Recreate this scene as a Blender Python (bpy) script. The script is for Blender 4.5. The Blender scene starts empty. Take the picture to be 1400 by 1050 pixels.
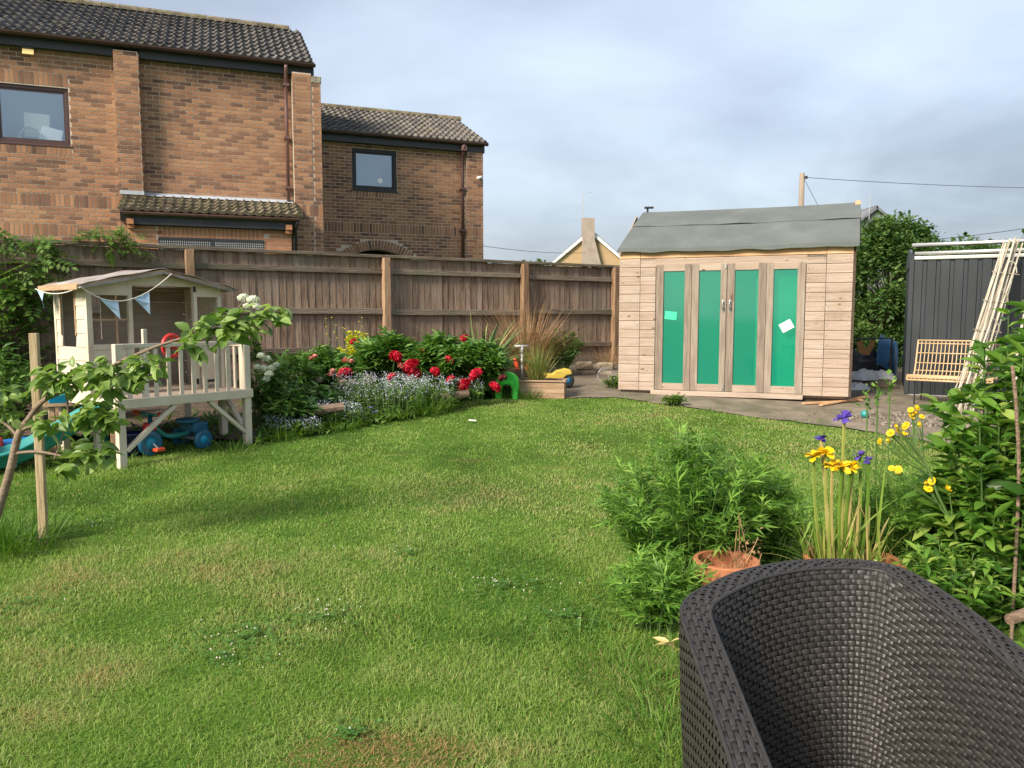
import bpy, math, random
import numpy as np
from mathutils import Matrix, Vector

R = math.radians
rng = np.random.default_rng(11)
random.seed(5)
sc = bpy.context.scene
COL = sc.collection

# ------------------------------------------------------------------ camera, sky, sun, exposure
cam_d = bpy.data.cameras.new('camera')
cam = bpy.data.objects.new('camera', cam_d)
COL.objects.link(cam)
cam.location = (0, 0, 1.5)
cam.rotation_euler = (R(90) - math.atan(93 / 1051), 0, 0)
cam_d.sensor_width = 36
cam_d.lens = 27.03
cam_d.clip_start = 0.05
cam_d.clip_end = 4000
sc.camera = cam

SUN_EL = R(36)
SUN_AZ = Vector((-0.70, -0.714))
SUN = Vector((SUN_AZ.x * math.cos(SUN_EL), SUN_AZ.y * math.cos(SUN_EL), math.sin(SUN_EL))).normalized()

world = bpy.data.worlds.new('World')
sc.world = world
world.use_nodes = True
wt = world.node_tree
wt.nodes.clear()


def node(t, typ, ins=None, **props):
    n = t.nodes.new(typ)
    for k, v in props.items():
        setattr(n, k, v)
    for k, v in (ins or {}).items():
        s = n.inputs[k]
        if isinstance(v, bpy.types.NodeSocket):
            t.links.new(v, s)
        else:
            s.default_value = v
    return n


def ramp(t, fac, stops, interp='LINEAR'):
    n = t.nodes.new('ShaderNodeValToRGB')
    n.color_ramp.interpolation = interp
    el = n.color_ramp.elements
    while len(el) < len(stops):
        el.new(0.5)
    for e, (p, c) in zip(el, stops):
        e.position = p
        e.color = (c[0], c[1], c[2], 1) if not np.isscalar(c) else (c, c, c, 1)
    t.links.new(fac, n.inputs[0])
    return n.outputs[0]


def mth(t, op, a, b=0.0, c=None, clamp=False):
    n = t.nodes.new('ShaderNodeMath')
    n.operation = op
    n.use_clamp = clamp
    for i, v in enumerate((a, b) if c is None else (a, b, c)):
        if isinstance(v, bpy.types.NodeSocket):
            t.links.new(v, n.inputs[i])
        else:
            n.inputs[i].default_value = v
    return n.outputs[0]


def mixc(t, fac, a, b, mode='MIX'):
    n = t.nodes.new('ShaderNodeMix')
    n.data_type = 'RGBA'
    n.blend_type = mode
    for s, v in ((n.inputs[0], fac), (n.inputs[6], a), (n.inputs[7], b)):
        if isinstance(v, bpy.types.NodeSocket):
            t.links.new(v, s)
        elif np.isscalar(v):
            s.default_value = v
        else:
            s.default_value = (v[0], v[1], v[2], 1)
    return n.outputs[2]


# sky: a Nishita sky almost covered by broken grey cloud
sky = node(wt, 'ShaderNodeTexSky', sky_type='NISHITA', sun_disc=False)
sky.sun_elevation = SUN_EL
sky.sun_rotation = math.atan2(SUN.x, SUN.y)
sky.air_density = 1.2
sky.dust_density = 2.0
tc = node(wt, 'ShaderNodeTexCoord')
sx = node(wt, 'ShaderNodeSeparateXYZ', {0: tc.outputs['Generated']})
zc = mth(wt, 'MAXIMUM', sx.outputs[2], 0.0)
zc = mth(wt, 'ADD', zc, 0.22)
cx = mth(wt, 'DIVIDE', sx.outputs[0], zc)
cy = mth(wt, 'DIVIDE', sx.outputs[1], zc)
cv = node(wt, 'ShaderNodeCombineXYZ', {0: cx, 1: cy, 2: 0.37})
n1 = node(wt, 'ShaderNodeTexNoise', {'Vector': cv.outputs[0], 'Scale': 0.62, 'Detail': 6.0, 'Roughness': 0.48, 'Distortion': 0.5})
n2 = node(wt, 'ShaderNodeTexNoise', {'Vector': cv.outputs[0], 'Scale': 2.6, 'Detail': 6.0, 'Roughness': 0.55})
nsum = mth(wt, 'ADD', mth(wt, 'MULTIPLY', n1.outputs[0], 0.82), mth(wt, 'MULTIPLY', n2.outputs[0], 0.18))
cloud = ramp(wt, nsum, [(0.37, (0.59, 0.68, 0.85)), (0.45, (0.79, 0.88, 1.06)), (0.53, (1.01, 1.11, 1.29)), (0.65, (1.31, 1.41, 1.60))])
cover = ramp(wt, n1.outputs[0], [(0.30, 0.95), (0.62, 0.86)])
skyc = mixc(wt, cover, sky.outputs[0], cloud)
bg = node(wt, 'ShaderNodeBackground', {'Color': skyc, 'Strength': 0.14})
wo = node(wt, 'ShaderNodeOutputWorld', {0: bg.outputs[0]})

sun_d = bpy.data.lights.new('sun', 'SUN')
sun_d.energy = 2.0
sun_d.angle = R(18)
sun_d.color = (1.0, 0.89, 0.74)
sun = bpy.data.objects.new('sun', sun_d)
COL.objects.link(sun)
sun.rotation_euler = SUN.to_track_quat('Z', 'Y').to_euler()
sun.location = (-20, -20, 20)

sc.view_settings.view_transform = 'Standard'
sc.view_settings.look = 'None'
sc.view_settings.exposure = 2.02
sc.view_settings.gamma = 1
sc.cycles.use_denoising = True
sc.cycles.max_bounces = 6
sc.cycles.diffuse_bounces = 3
sc.cycles.glossy_bounces = 3
sc.cycles.transmission_bounces = 4
sc.cycles.transparent_max_bounces = 8
sc.cycles.sample_clamp_indirect = 4


# ------------------------------------------------------------------ mesh and object helpers
def tag(o, label=None, cat=None, group=None, kind=None):
    if label: o['label'] = label
    if cat: o['category'] = cat
    if group: o['group'] = group
    if kind: o['kind'] = kind
    return o


def thing(name, label, cat, loc=(0, 0, 0), rz=0.0, group=None):
    o = bpy.data.objects.new(name, None)
    o.empty_display_size = 0.1
    COL.objects.link(o)
    o.location = loc
    o.rotation_euler = (0, 0, rz)
    return tag(o, label, cat, group)


def link(name, me, parent=None, M=None):
    o = bpy.data.objects.new(name, me)
    COL.objects.link(o)
    if parent is not None:
        o.parent = parent
    if M is not None:
        o.matrix_local = M
    return o


BOXV = np.array([[x, y, z] for x in (-.5, .5) for y in (-.5, .5) for z in (-.5, .5)], float)
BOXF = np.array([[0, 1, 3, 2], [4, 6, 7, 5], [0, 4, 5, 1], [2, 3, 7, 6], [0, 2, 6, 4], [1, 5, 7, 3]])


def unit(v):
    v = np.asarray(v, float)
    return v / np.maximum(np.linalg.norm(v, axis=-1, keepdims=True), 1e-9)


def orient(d, up):
    """rotation matrices whose Y axis is d and whose Z axis is near up"""
    d = unit(d)
    up = np.broadcast_to(np.asarray(up, float), d.shape)
    x = np.cross(d, up)
    bad = np.linalg.norm(x, axis=-1) < 1e-4
    x[bad] = np.cross(d[bad], [1.0, 0.13, 0.0])
    x = unit(x)
    z = np.cross(x, d)
    return np.stack([x, d, z], axis=-1)


def catmull(pts, n):
    p = np.asarray(pts, float)
    p = np.vstack([2 * p[0] - p[1], p, 2 * p[-1] - p[-2]])
    out = []
    for i in range(1, len(p) - 2):
        for t in np.linspace(0, 1, n, endpoint=False):
            a, b, c, d = p[i - 1], p[i], p[i + 1], p[i + 2]
            out.append(.5 * ((2 * b) + (c - a) * t + (2 * a - 5 * b + 4 * c - d) * t * t + (3 * b - a - 3 * c + d) * t ** 3))
    out.append(p[-2])
    return np.array(out)


class MB:
    def __init__(s):
        s.v, s.f, s.n, s.attr = [], [], 0, []

    def add(s, v, f, a=None):
        v = np.asarray(v, float).reshape(-1, 3)
        if isinstance(f, np.ndarray):
            s.f.append(f + s.n)
        else:
            by = {}
            for q in f:
                by.setdefault(len(q), []).append(q)
            for q in by.values():
                s.f.append(np.array(q) + s.n)
        s.v.append(v)
        s.attr.append(np.zeros(len(v)) if a is None else np.broadcast_to(a, (len(v),)))
        s.n += len(v)
        return s

    def batch(s, tv, tf, pos, rot=None, scale=1.0, a=None):
        pos = np.asarray(pos, float).reshape(-1, 3)
        N, K = len(pos), len(tv)
        if N == 0:
            return s
        sc_ = np.asarray(scale, float)
        if sc_.ndim == 0:
            sc_ = np.full((N, 3), float(sc_))
        elif sc_.ndim == 1:
            sc_ = np.repeat(sc_[:, None], 3, 1) if len(sc_) == N else np.tile(sc_, (N, 1))
        V = tv[None] * sc_[:, None, :]
        if rot is not None:
            V = np.einsum('nij,nkj->nki', rot, V)
        V = V + pos[:, None, :]
        off = (np.arange(N) * K)[:, None, None]
        for f in ([tf] if isinstance(tf, np.ndarray) else tf):
            s.f.append((f[None] + off).reshape(-1, f.shape[1]) + s.n)
        s.v.append(V.reshape(-1, 3))
        s.attr.append(np.zeros(N * K) if a is None else np.repeat(a, K))
        s.n += N * K
        return s

    def box(s, c, d, rz=0.0, rx=0.0, ry=0.0):
        v = BOXV * np.asarray(d, float)
        if rx or ry or rz:
            v = v @ np.array(Matrix.Rotation(rz, 3, 'Z') @ Matrix.Rotation(ry, 3, 'Y') @ Matrix.Rotation(rx, 3, 'X')).T
        return s.add(v + np.asarray(c, float), BOXF)

    def cub(s, x0, x1, y0, y1, z0, z1):
        return s.box(((x0 + x1) / 2, (y0 + y1) / 2, (z0 + z1) / 2), (x1 - x0, y1 - y0, z1 - z0))

    def bar(s, p, q, w, h, up=(0, 0, 1)):
        p, q = np.asarray(p, float), np.asarray(q, float)
        L = np.linalg.norm(q - p)
        M = orient((q - p)[None], up)[0]
        return s.add((BOXV * [w, L, h]) @ M.T + (p + q) / 2, BOXF)

    def tube(s, pts, rad, seg=7, cap=True):
        p = np.asarray(pts, float)
        r = np.broadcast_to(np.asarray(rad, float), (len(p),))
        t = unit(np.gradient(p, axis=0))
        ref = np.array([0.13, 0.21, 1.0]) if abs(t[:, 2]).mean() < .9 else np.array([1.0, .1, 0.05])
        x = unit(np.cross(t, ref))
        y = np.cross(t, x)
        a = np.linspace(0, 2 * np.pi, seg, endpoint=False)
        ring = p[:, None] + r[:, None, None] * (np.cos(a)[None, :, None] * x[:, None] + np.sin(a)[None, :, None] * y[:, None])
        F = []
        for i in range(len(p) - 1):
            for j in range(seg):
                k = (j + 1) % seg
                F.append([i * seg + j, i * seg + k, (i + 1) * seg + k, (i + 1) * seg + j])
        F = [np.array(F)]
        v = ring.reshape(-1, 3)
        if cap:
            F.append(np.array([list(range(seg))[::-1], [(len(p) - 1) * seg + j for j in range(seg)]]))
        b = s.n
        s.v.append(v); s.attr.append(np.zeros(len(v))); s.n += len(v)
        for f in F: s.f.append(f + b)
        return s

    def lathe(s, prof, seg=20, c=(0, 0, 0), M=None):
        prof = np.asarray(prof, float)
        a = np.linspace(0, 2 * np.pi, seg, endpoint=False)
        v = np.stack([prof[:, None, 0] * np.cos(a), prof[:, None, 0] * np.sin(a), np.repeat(prof[:, 1:2], seg, 1)], -1).reshape(-1, 3)
        if M is not None:
            v = v @ np.asarray(M, float).T
        F = []
        for i in range(len(prof) - 1):
            for j in range(seg):
                k = (j + 1) % seg
                F.append([i * seg + j, i * seg + k, (i + 1) * seg + k, (i + 1) * seg + j])
        return s.add(v + np.asarray(c, float), np.array(F))

    def prism(s, poly, axis, a, b):
        """poly: 2-d outline; extruded along axis 'x','y' or 'z' from a to b"""
        n = len(poly)
        P = []
        for w in (a, b):
            for (u, q) in poly:
                P.append({'x': (w, u, q), 'y': (u, w, q), 'z': (u, q, w)}[axis])
        F = [list(range(n))[::-1], list(range(n, 2 * n))] + [[i, (i + 1) % n, n + (i + 1) % n, n + i] for i in range(n)]
        return s.add(P, F)

    def grid(s, V):
        V = np.asarray(V, float)
        n, m = V.shape[:2]
        i, j = np.meshgrid(np.arange(n - 1), np.arange(m - 1), indexing='ij')
        q = np.stack([i * m + j, i * m + j + 1, (i + 1) * m + j + 1, (i + 1) * m + j], -1).reshape(-1, 4)
        return s.add(V.reshape(-1, 3), q)

    def mesh(s, name, m=None, smooth=False, parent=None, world=False, attr=False):
        V = np.concatenate(s.v)
        if world and parent is not None:
            V = V - np.array(parent.location)
            a = -parent.rotation_euler.z
            V = V @ np.array([[math.cos(a), -math.sin(a), 0], [math.sin(a), math.cos(a), 0], [0, 0, 1]]).T
        me = bpy.data.meshes.new(name)
        me.vertices.add(len(V))
        me.vertices.foreach_set('co', V.ravel().astype(np.float32))
        li = np.concatenate([f.ravel() for f in s.f]).astype(np.int32)
        tot = np.concatenate([np.full(len(f), f.shape[1]) for f in s.f]).astype(np.int32)
        me.loops.add(len(li))
        me.loops.foreach_set('vertex_index', li)
        me.polygons.add(len(tot))
        me.polygons.foreach_set('loop_start', np.concatenate([[0], np.cumsum(tot)[:-1]]).astype(np.int32))
        me.polygons.foreach_set('use_smooth', np.full(len(tot), smooth))
        me.update(calc_edges=True)
        me.validate()
        if attr:
            at = me.attributes.new('tone', 'FLOAT', 'POINT')
            at.data.foreach_set('value', np.concatenate(s.attr).astype(np.float32))
        if m is not None:
            for q in (m if isinstance(m, (list, tuple)) else [m]):
                me.materials.append(q)
        return me

    def build(s, name, m, parent=None, smooth=False, world=False, bevel=0.0, kind=None, attr=False):
        o = link(name, s.mesh(name, m, smooth, parent, world, attr), parent)
        if bevel:
            b = o.modifiers.new('bevel', 'BEVEL')
            b.width = bevel
            b.segments = 2
            b.limit_method = 'ANGLE'
        if kind: o['kind'] = kind
        return o


# ------------------------------------------------------------------ materials
def shell(name):
    m = bpy.data.materials.new(name)
    m.use_nodes = True
    t = m.node_tree
    t.nodes.clear()
    out = t.nodes.new('ShaderNodeOutputMaterial')
    return m, t, out


def mat(name, cols, rough=0.7, scale=6.0, stretch=(1, 1, 1), detail=5.0, rnd=0.0, island=0.0, bump=0.0, bscale=None, metal=0.0,
        spec=0.4, knots=0.0, knot_stretch=None, pos=False, contrast=(0.3, 0.7), patch=None, coat=0.0):
    m, t, out = shell(name)
    oi = node(t, 'ShaderNodeObjectInfo')
    w = mth(t, 'MULTIPLY', oi.outputs['Random'], 37.0)
    if pos:
        co = node(t, 'ShaderNodeNewGeometry').outputs['Position']
        w = mth(t, 'MULTIPLY', w, 0.0)
    else:
        co = node(t, 'ShaderNodeTexCoord').outputs['Object']
    mp = node(t, 'ShaderNodeMapping', {0: co, 3: stretch}).outputs[0]
    nz = node(t, 'ShaderNodeTexNoise', {'Vector': mp, 'W': w, 'Scale': scale, 'Detail': detail, 'Roughness': 0.6}, noise_dimensions='4D')
    fac = node(t, 'ShaderNodeMapRange', {0: nz.outputs[0], 1: contrast[0], 2: contrast[1]}).outputs[0]
    if rnd:
        fac = mth(t, 'ADD', fac, mth(t, 'MULTIPLY', mth(t, 'SUBTRACT', oi.outputs['Random'], 0.5), rnd))
    if island:
        g_ = node(t, 'ShaderNodeNewGeometry')
        fac = mth(t, 'ADD', fac, mth(t, 'MULTIPLY', mth(t, 'SUBTRACT', g_.outputs['Random Per Island'], 0.5), island))
    k = len(cols) - 1
    c = ramp(t, fac, [(i / max(k, 1), q) for i, q in enumerate(cols)]) if k else None
    if c is None:
        c = mixc(t, 0.0, cols[0], cols[0])
    if patch:   # (colour, scale, lo, hi, amount): stains and lichen with a shape of their own
        gp = node(t, 'ShaderNodeNewGeometry').outputs['Position']
        pn = node(t, 'ShaderNodeTexNoise', {'Vector': gp, 'Scale': patch[1], 'Detail': 6.0, 'Roughness': 0.65})
        pf = node(t, 'ShaderNodeMapRange', {0: pn.outputs[0], 1: patch[2], 2: patch[3], 4: patch[4]}).outputs[0]
        c = mixc(t, pf, c, patch[0])
    if knots:
        kp = node(t, 'ShaderNodeMapping', {0: co, 3: knot_stretch or (1, 1, 1)}).outputs[0]
        vo = node(t, 'ShaderNodeTexVoronoi', {'Vector': kp, 'W': w, 'Scale': 1.0, 'Randomness': 1.0}, voronoi_dimensions='4D')
        kf = node(t, 'ShaderNodeMapRange', {0: vo.outputs['Distance'], 1: 0.10, 2: 0.24, 3: knots, 4: 0.0}).outputs[0]
        c = mixc(t, kf, c, (0.09, 0.045, 0.02))
    p = node(t, 'ShaderNodeBsdfPrincipled', {'Base Color': c, 'Roughness': rough, 'Metallic': metal, 'Specular IOR Level': spec, 'Coat Weight': coat})
    if bump:
        bn = node(t, 'ShaderNodeTexNoise', {'Vector': mp, 'W': w, 'Scale': bscale or scale * 3, 'Detail': 4.0}, noise_dimensions='4D')
        bp = node(t, 'ShaderNodeBump', {'Height': bn.outputs[0], 'Strength': bump, 'Distance': 0.02})
        t.links.new(bp.outputs[0], p.inputs['Normal'])
    t.links.new(p.outputs[0], out.inputs[0])
    return m


def leafmat(name, cols, transl=0.35, rough=0.5, spec=0.35, tint=1.25, attr=False, pscale=0.9, pamt=0.35, iamt=0.6):
    m, t, out = shell(name)
    ge = node(t, 'ShaderNodeNewGeometry')
    if attr:
        fac = node(t, 'ShaderNodeAttribute', attribute_name='tone').outputs['Fac']
    else:
        oi = node(t, 'ShaderNodeObjectInfo')
        fr = mth(t, 'FRACT', mth(t, 'ADD', ge.outputs['Random Per Island'], oi.outputs['Random']))
        nz = node(t, 'ShaderNodeTexNoise', {'Vector': ge.outputs['Position'], 'Scale': pscale * 4, 'Detail': 2.0})
        fac = mth(t, 'ADD', mth(t, 'MULTIPLY', mth(t, 'SUBTRACT', fr, 0.5), iamt),
                  mth(t, 'ADD', mth(t, 'MULTIPLY', mth(t, 'SUBTRACT', nz.outputs[0], 0.5), pamt * 2), 0.5))
    k = len(cols) - 1
    c = ramp(t, fac, [(i / k, q) for i, q in enumerate(cols)])
    p = node(t, 'ShaderNodeBsdfPrincipled', {'Base Color': c, 'Roughness': rough, 'Specular IOR Level': spec})
    if transl:
        hs = mixc(t, 1.0, c, (tint, tint * 1.05, tint * 0.55), 'MULTIPLY')
        tr = node(t, 'ShaderNodeBsdfTranslucent', {0: hs})
        mx = node(t, 'ShaderNodeMixShader', {0: transl, 1: p.outputs[0], 2: tr.outputs[0]})
        t.links.new(mx.outputs[0], out.inputs[0])
    else:
        t.links.new(p.outputs[0], out.inputs[0])
    return m


def glassmat(name, tint, gloss=0.35, refl=(0.9, 0.95, 1.0), rough=0.02, film=None, filmamt=0.5):
    m, t, out = shell(name)
    tr = node(t, 'ShaderNodeBsdfTransparent', {0: (*tint, 1)})
    gl = node(t, 'ShaderNodeBsdfGlossy', {0: (*refl, 1), 1: rough})
    base = tr.outputs[0]
    if film:
        df = node(t, 'ShaderNodeBsdfDiffuse', {0: (*film, 1)})
        base = node(t, 'ShaderNodeMixShader', {0: filmamt, 1: base, 2: df.outputs[0]}).outputs[0]
    fr = node(t, 'ShaderNodeLayerWeight', {0: 0.25})
    f = mth(t, 'ADD', gloss, mth(t, 'MULTIPLY', fr.outputs['Fresnel'], 0.4), clamp=True)
    mx = node(t, 'ShaderNodeMixShader', {0: f, 1: base, 2: gl.outputs[0]})
    t.links.new(mx.outputs[0], out.inputs[0])
    return m


M = {}
BR = [(0.085, 0.048, 0.035), (0.17, 0.092, 0.06), (0.275, 0.14, 0.08), (0.325, 0.17, 0.094), (0.36, 0.20, 0.112), (0.42, 0.265, 0.16)]


def brickmat(name, cols, patchamt=1.0):
    m, t, out = shell(name)
    ge = node(t, 'ShaderNodeNewGeometry')
    oi = node(t, 'ShaderNodeObjectInfo')
    fr = mth(t, 'FRACT', mth(t, 'ADD', ge.outputs['Random Per Island'], oi.outputs['Random']))
    nz = node(t, 'ShaderNodeTexNoise', {'Vector': ge.outputs['Position'], 'Scale': 0.9, 'Detail': 3.0})
    fine = node(t, 'ShaderNodeTexNoise', {'Vector': ge.outputs['Position'], 'Scale': 38.0, 'Detail': 4.0})
    fac = mth(t, 'ADD', mth(t, 'MULTIPLY', fr, 0.62), mth(t, 'MULTIPLY', mth(t, 'SUBTRACT', nz.outputs[0], 0.42), 0.6 * patchamt))
    fac = mth(t, 'ADD', fac, mth(t, 'MULTIPLY', mth(t, 'SUBTRACT', fine.outputs[0], 0.5), 0.35))
    fac = mth(t, 'ADD', fac, 0.10)
    k = len(cols) - 1
    c = ramp(t, fac, [(i / k, q) for i, q in enumerate(cols)])
    bp = node(t, 'ShaderNodeBump', {'Height': fine.outputs[0], 'Strength': 0.4, 'Distance': 0.01})
    p = node(t, 'ShaderNodeBsdfPrincipled', {'Base Color': c, 'Roughness': 0.85, 'Specular IOR Level': 0.25, 'Normal': bp.outputs[0]})
    t.links.new(p.outputs[0], out.inputs[0])
    return m


M['brick'] = brickmat('brown_brick', BR)
M['brick_annex'] = brickmat('shadow_darkened_brick', [tuple(np.array(c) * 0.88) for c in BR])  # house brick darkened: the shadow on the annex is put into its colour
M['brick_orange'] = brickmat('orange_brick', [(0.33, 0.15, 0.075), (0.40, 0.185, 0.095), (0.46, 0.225, 0.12)], 0.5)
M['mortar'] = mat('mortar', [(0.46, 0.375, 0.30), (0.58, 0.49, 0.41)], 0.95, 14, pos=True)
M['tile'] = mat('roof_tile', [(0.035, 0.033, 0.036), (0.085, 0.08, 0.08), (0.15, 0.135, 0.12)], 0.85, 9, rnd=0.5, pos=True, bump=0.4, patch=((0.16, 0.15, 0.07), 3.0, 0.56, 0.72, 0.55))
M['tile_moss'] = mat('mossy_roof_tile', [(0.06, 0.05, 0.035), (0.15, 0.125, 0.085), (0.25, 0.21, 0.14)], 0.9, 9, rnd=0.5, pos=True, bump=0.5, patch=((0.11, 0.11, 0.035), 4.0, 0.48, 0.7, 0.7))
M['brown_upvc'] = mat('brown_plastic_trim', [(0.045, 0.020, 0.018), (0.07, 0.032, 0.028)], 0.4, 3, spec=0.5)
M['pipe_brown'] = mat('brown_plastic_pipe', [(0.11, 0.055, 0.05), (0.17, 0.09, 0.08)], 0.4, 3, spec=0.5)
M['dark_trim'] = mat('dark_fascia', [(0.025, 0.025, 0.03), (0.045, 0.043, 0.048)], 0.5, 3)
M['lead'] = mat('lead_flashing', [(0.26, 0.29, 0.33), (0.45, 0.48, 0.52)], 0.6, 8, pos=True)
M['pane'] = glassmat('window_glass', (0.92, 0.95, 0.97), 0.16, (0.80, 0.92, 1.0))
M['room'] = mat('room_sky_reflection', [(0.36, 0.46, 0.55), (0.42, 0.52, 0.60)], 0.9, 1)  # pale blue carries the sky's reflection in the window as a painted colour
M['paper'] = mat('white_paper', [(0.78, 0.80, 0.80), (0.88, 0.88, 0.86)], 0.8, 3)
M['black'] = mat('black_plastic', [(0.012, 0.012, 0.013), (0.022, 0.022, 0.024)], 0.5, 5)
M['white_paint'] = mat('white_paint', [(0.70, 0.70, 0.68), (0.8, 0.8, 0.78)], 0.6, 5)
M['fence'] = mat('fence_board_wood', [(0.12, 0.08, 0.055), (0.20, 0.135, 0.093), (0.26, 0.185, 0.135), (0.31, 0.235, 0.18)], 0.9, 5.0, (5, 5, 0.55), 6, rnd=0.55, bump=0.5, knots=0.75,
                 knot_stretch=(16, 8, 4.5), patch=((0.20, 0.17, 0.14), 1.1, 0.48, 0.68, 0.55))
M['fence_rail'] = mat('fence_rail_wood', [(0.10, 0.075, 0.055), (0.17, 0.135, 0.10), (0.23, 0.185, 0.145)], 0.9, 5.0, (0.5, 5, 5), 6, rnd=0.5, bump=0.5, patch=((0.105, 0.12, 0.07), 2.2, 0.5, 0.66, 0.5))
M['fence_post'] = mat('fence_post_wood', [(0.15, 0.09, 0.05), (0.27, 0.17, 0.10), (0.36, 0.24, 0.145)], 0.9, 6.0, (6, 6, 0.5), 6, rnd=0.6, bump=0.5, knots=0.8, knot_stretch=(9, 9, 5))
M['pine'] = mat('pine_cladding', [(0.262, 0.192, 0.145), (0.35, 0.27, 0.212), (0.41, 0.335, 0.275)], 0.75, 4.0, (0.5, 6, 12), 7, rnd=0.42, bump=0.25, knots=0.95, knot_stretch=(7.5, 6, 15), patch=((0.22, 0.165, 0.115), 2.4, 0.52, 0.72, 0.45))
M['pine_orange'] = mat('fresh_pine_cladding', [(0.50, 0.27, 0.13), (0.60, 0.36, 0.19), (0.66, 0.43, 0.25)], 0.7, 4.0, (0.7, 6, 9), 6, rnd=0.4, bump=0.25, knots=0.85, knot_stretch=(4.2, 6, 11))
M['door_wood'] = mat('weathered_door_wood', [(0.145, 0.113, 0.088), (0.235, 0.188, 0.148), (0.31, 0.26, 0.21)], 0.8, 5.0, (7, 7, 0.55), 6, rnd=0.55, bump=0.35, knots=0.85, knot_stretch=(8, 8, 3.2))
M['dark_wood'] = mat('dark_brown_wood', [(0.045, 0.03, 0.02), (0.09, 0.06, 0.042)], 0.85, 5, (1, 1, 5), bump=0.3)  # also carries the painted shade of the timber shed's right side
M['felt'] = mat('roofing_felt', [(0.095, 0.110, 0.108), (0.115, 0.130, 0.127), (0.14, 0.155, 0.15)], 0.92, 2.2, (1, 1, 1), 8, bump=0.35, bscale=60, spec=0.2)
M['green_pane'] = glassmat('green_film_glass', (0.40, 0.95, 0.74), 0.06, (0.8, 0.95, 1.0), 0.05, (0.022, 0.31, 0.225), 0.42)
M['steel'] = mat('bright_steel', [(0.55, 0.55, 0.55), (0.68, 0.68, 0.68)], 0.3, 8, metal=0.9)
M['galv'] = mat('galvanised_rail', [(0.62, 0.62, 0.60), (0.78, 0.78, 0.76)], 0.35, 5, metal=0.7)
M['charcoal'] = mat('charcoal_sheet_metal', [(0.024, 0.029, 0.034), (0.036, 0.042, 0.049)], 0.38, 1.5, spec=0.5)
M['cream'] = mat('cream_paint', [(0.47, 0.40, 0.305), (0.565, 0.49, 0.385), (0.62, 0.55, 0.445)], 0.7, 4.0, (1, 1, 1), 6, rnd=0.25, bump=0.2, patch=((0.35, 0.29, 0.2), 5.0, 0.66, 0.8, 0.5))
M['playroof'] = mat('weathered_playhouse_felt', [(0.17, 0.15, 0.14), (0.28, 0.255, 0.24), (0.38, 0.355, 0.335)], 0.9, 5.0, (1, 1, 1), 7, bump=0.3, patch=((0.22, 0.13, 0.09), 4.0, 0.5, 0.62, 0.6))
M['raw_wood'] = mat('raw_timber', [(0.33, 0.21, 0.12), (0.47, 0.32, 0.2)], 0.8, 5, (4, 1, 4), bump=0.3)
M['inner_wood'] = mat('bare_plank', [(0.25, 0.20, 0.155), (0.34, 0.28, 0.22)], 0.85, 4, (0.7, 5, 7), rnd=0.5, bump=0.2)
M['teal'] = mat('teal_plastic', [(0.02, 0.20, 0.19), (0.035, 0.27, 0.25)], 0.35, 3, spec=0.5)
M['aqua'] = mat('aqua_plastic', [(0.03, 0.45, 0.36), (0.04, 0.52, 0.42)], 0.35, 3)
M['blue'] = mat('blue_plastic', [(0.01, 0.13, 0.45), (0.015, 0.18, 0.55)], 0.35, 3, spec=0.5)
M['toy_blue'] = mat('toy_blue_plastic', [(0.015, 0.10, 0.20), (0.02, 0.15, 0.28)], 0.3, 3, spec=0.6)
M['sky_blue'] = mat('bright_blue_plastic', [(0.01, 0.28, 0.50), (0.02, 0.33, 0.55)], 0.35, 3)
M['navy'] = mat('navy_plastic', [(0.01, 0.012, 0.06), (0.015, 0.02, 0.1)], 0.4, 3)
M['red'] = mat('red_plastic', [(0.55, 0.02, 0.02), (0.65, 0.035, 0.03)], 0.35, 3, spec=0.5)
M['orange_red'] = mat('orange_red_plastic', [(0.60, 0.06, 0.02), (0.70, 0.09, 0.03)], 0.35, 3)
M['lime'] = mat('lime_plastic', [(0.07, 0.68, 0.07), (0.09, 0.76, 0.10)], 0.4, 3)
M['yellow'] = mat('yellow_plastic', [(0.50, 0.35, 0.05), (0.58, 0.42, 0.08)], 0.35, 3)
M['grey'] = mat('grey_plastic', [(0.3, 0.31, 0.32), (0.42, 0.43, 0.44)], 0.5, 4)
M['flag'] = mat('pale_blue_cloth', [(0.30, 0.45, 0.60), (0.40, 0.55, 0.68)], 0.9, 6)
M['string'] = mat('pale_string', [(0.55, 0.52, 0.46), (0.68, 0.65, 0.58)], 0.9, 6)
M['terracotta'] = mat('terracotta', [(0.25, 0.085, 0.035), (0.36, 0.135, 0.06), (0.42, 0.18, 0.095)], 0.85, 5, bump=0.2, patch=((0.5, 0.36, 0.28), 9.0, 0.58, 0.75, 0.4))
M['soil'] = mat('soil', [(0.035, 0.024, 0.016), (0.075, 0.052, 0.034), (0.12, 0.09, 0.06)], 0.95, 9, detail=8, pos=True, bump=0.8, bscale=30)
M['stone'] = mat('sandstone', [(0.20, 0.155, 0.10), (0.32, 0.255, 0.18), (0.42, 0.35, 0.26)], 0.9, 7, bump=0.5)
M['rubble'] = mat('rubble_stone', [(0.10, 0.085, 0.065), (0.18, 0.155, 0.125), (0.27, 0.235, 0.19)], 0.95, 8, island=0.9, pos=True)
M['log'] = mat('log_bark', [(0.10, 0.065, 0.045), (0.20, 0.135, 0.095), (0.29, 0.21, 0.155)], 0.9, 8, (1, 4, 4), bump=0.6)
M['planter'] = mat('planter_wood', [(0.21, 0.125, 0.07), (0.31, 0.20, 0.125), (0.38, 0.265, 0.175)], 0.8, 4, (0.6, 6, 8), rnd=0.5, bump=0.3)
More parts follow.
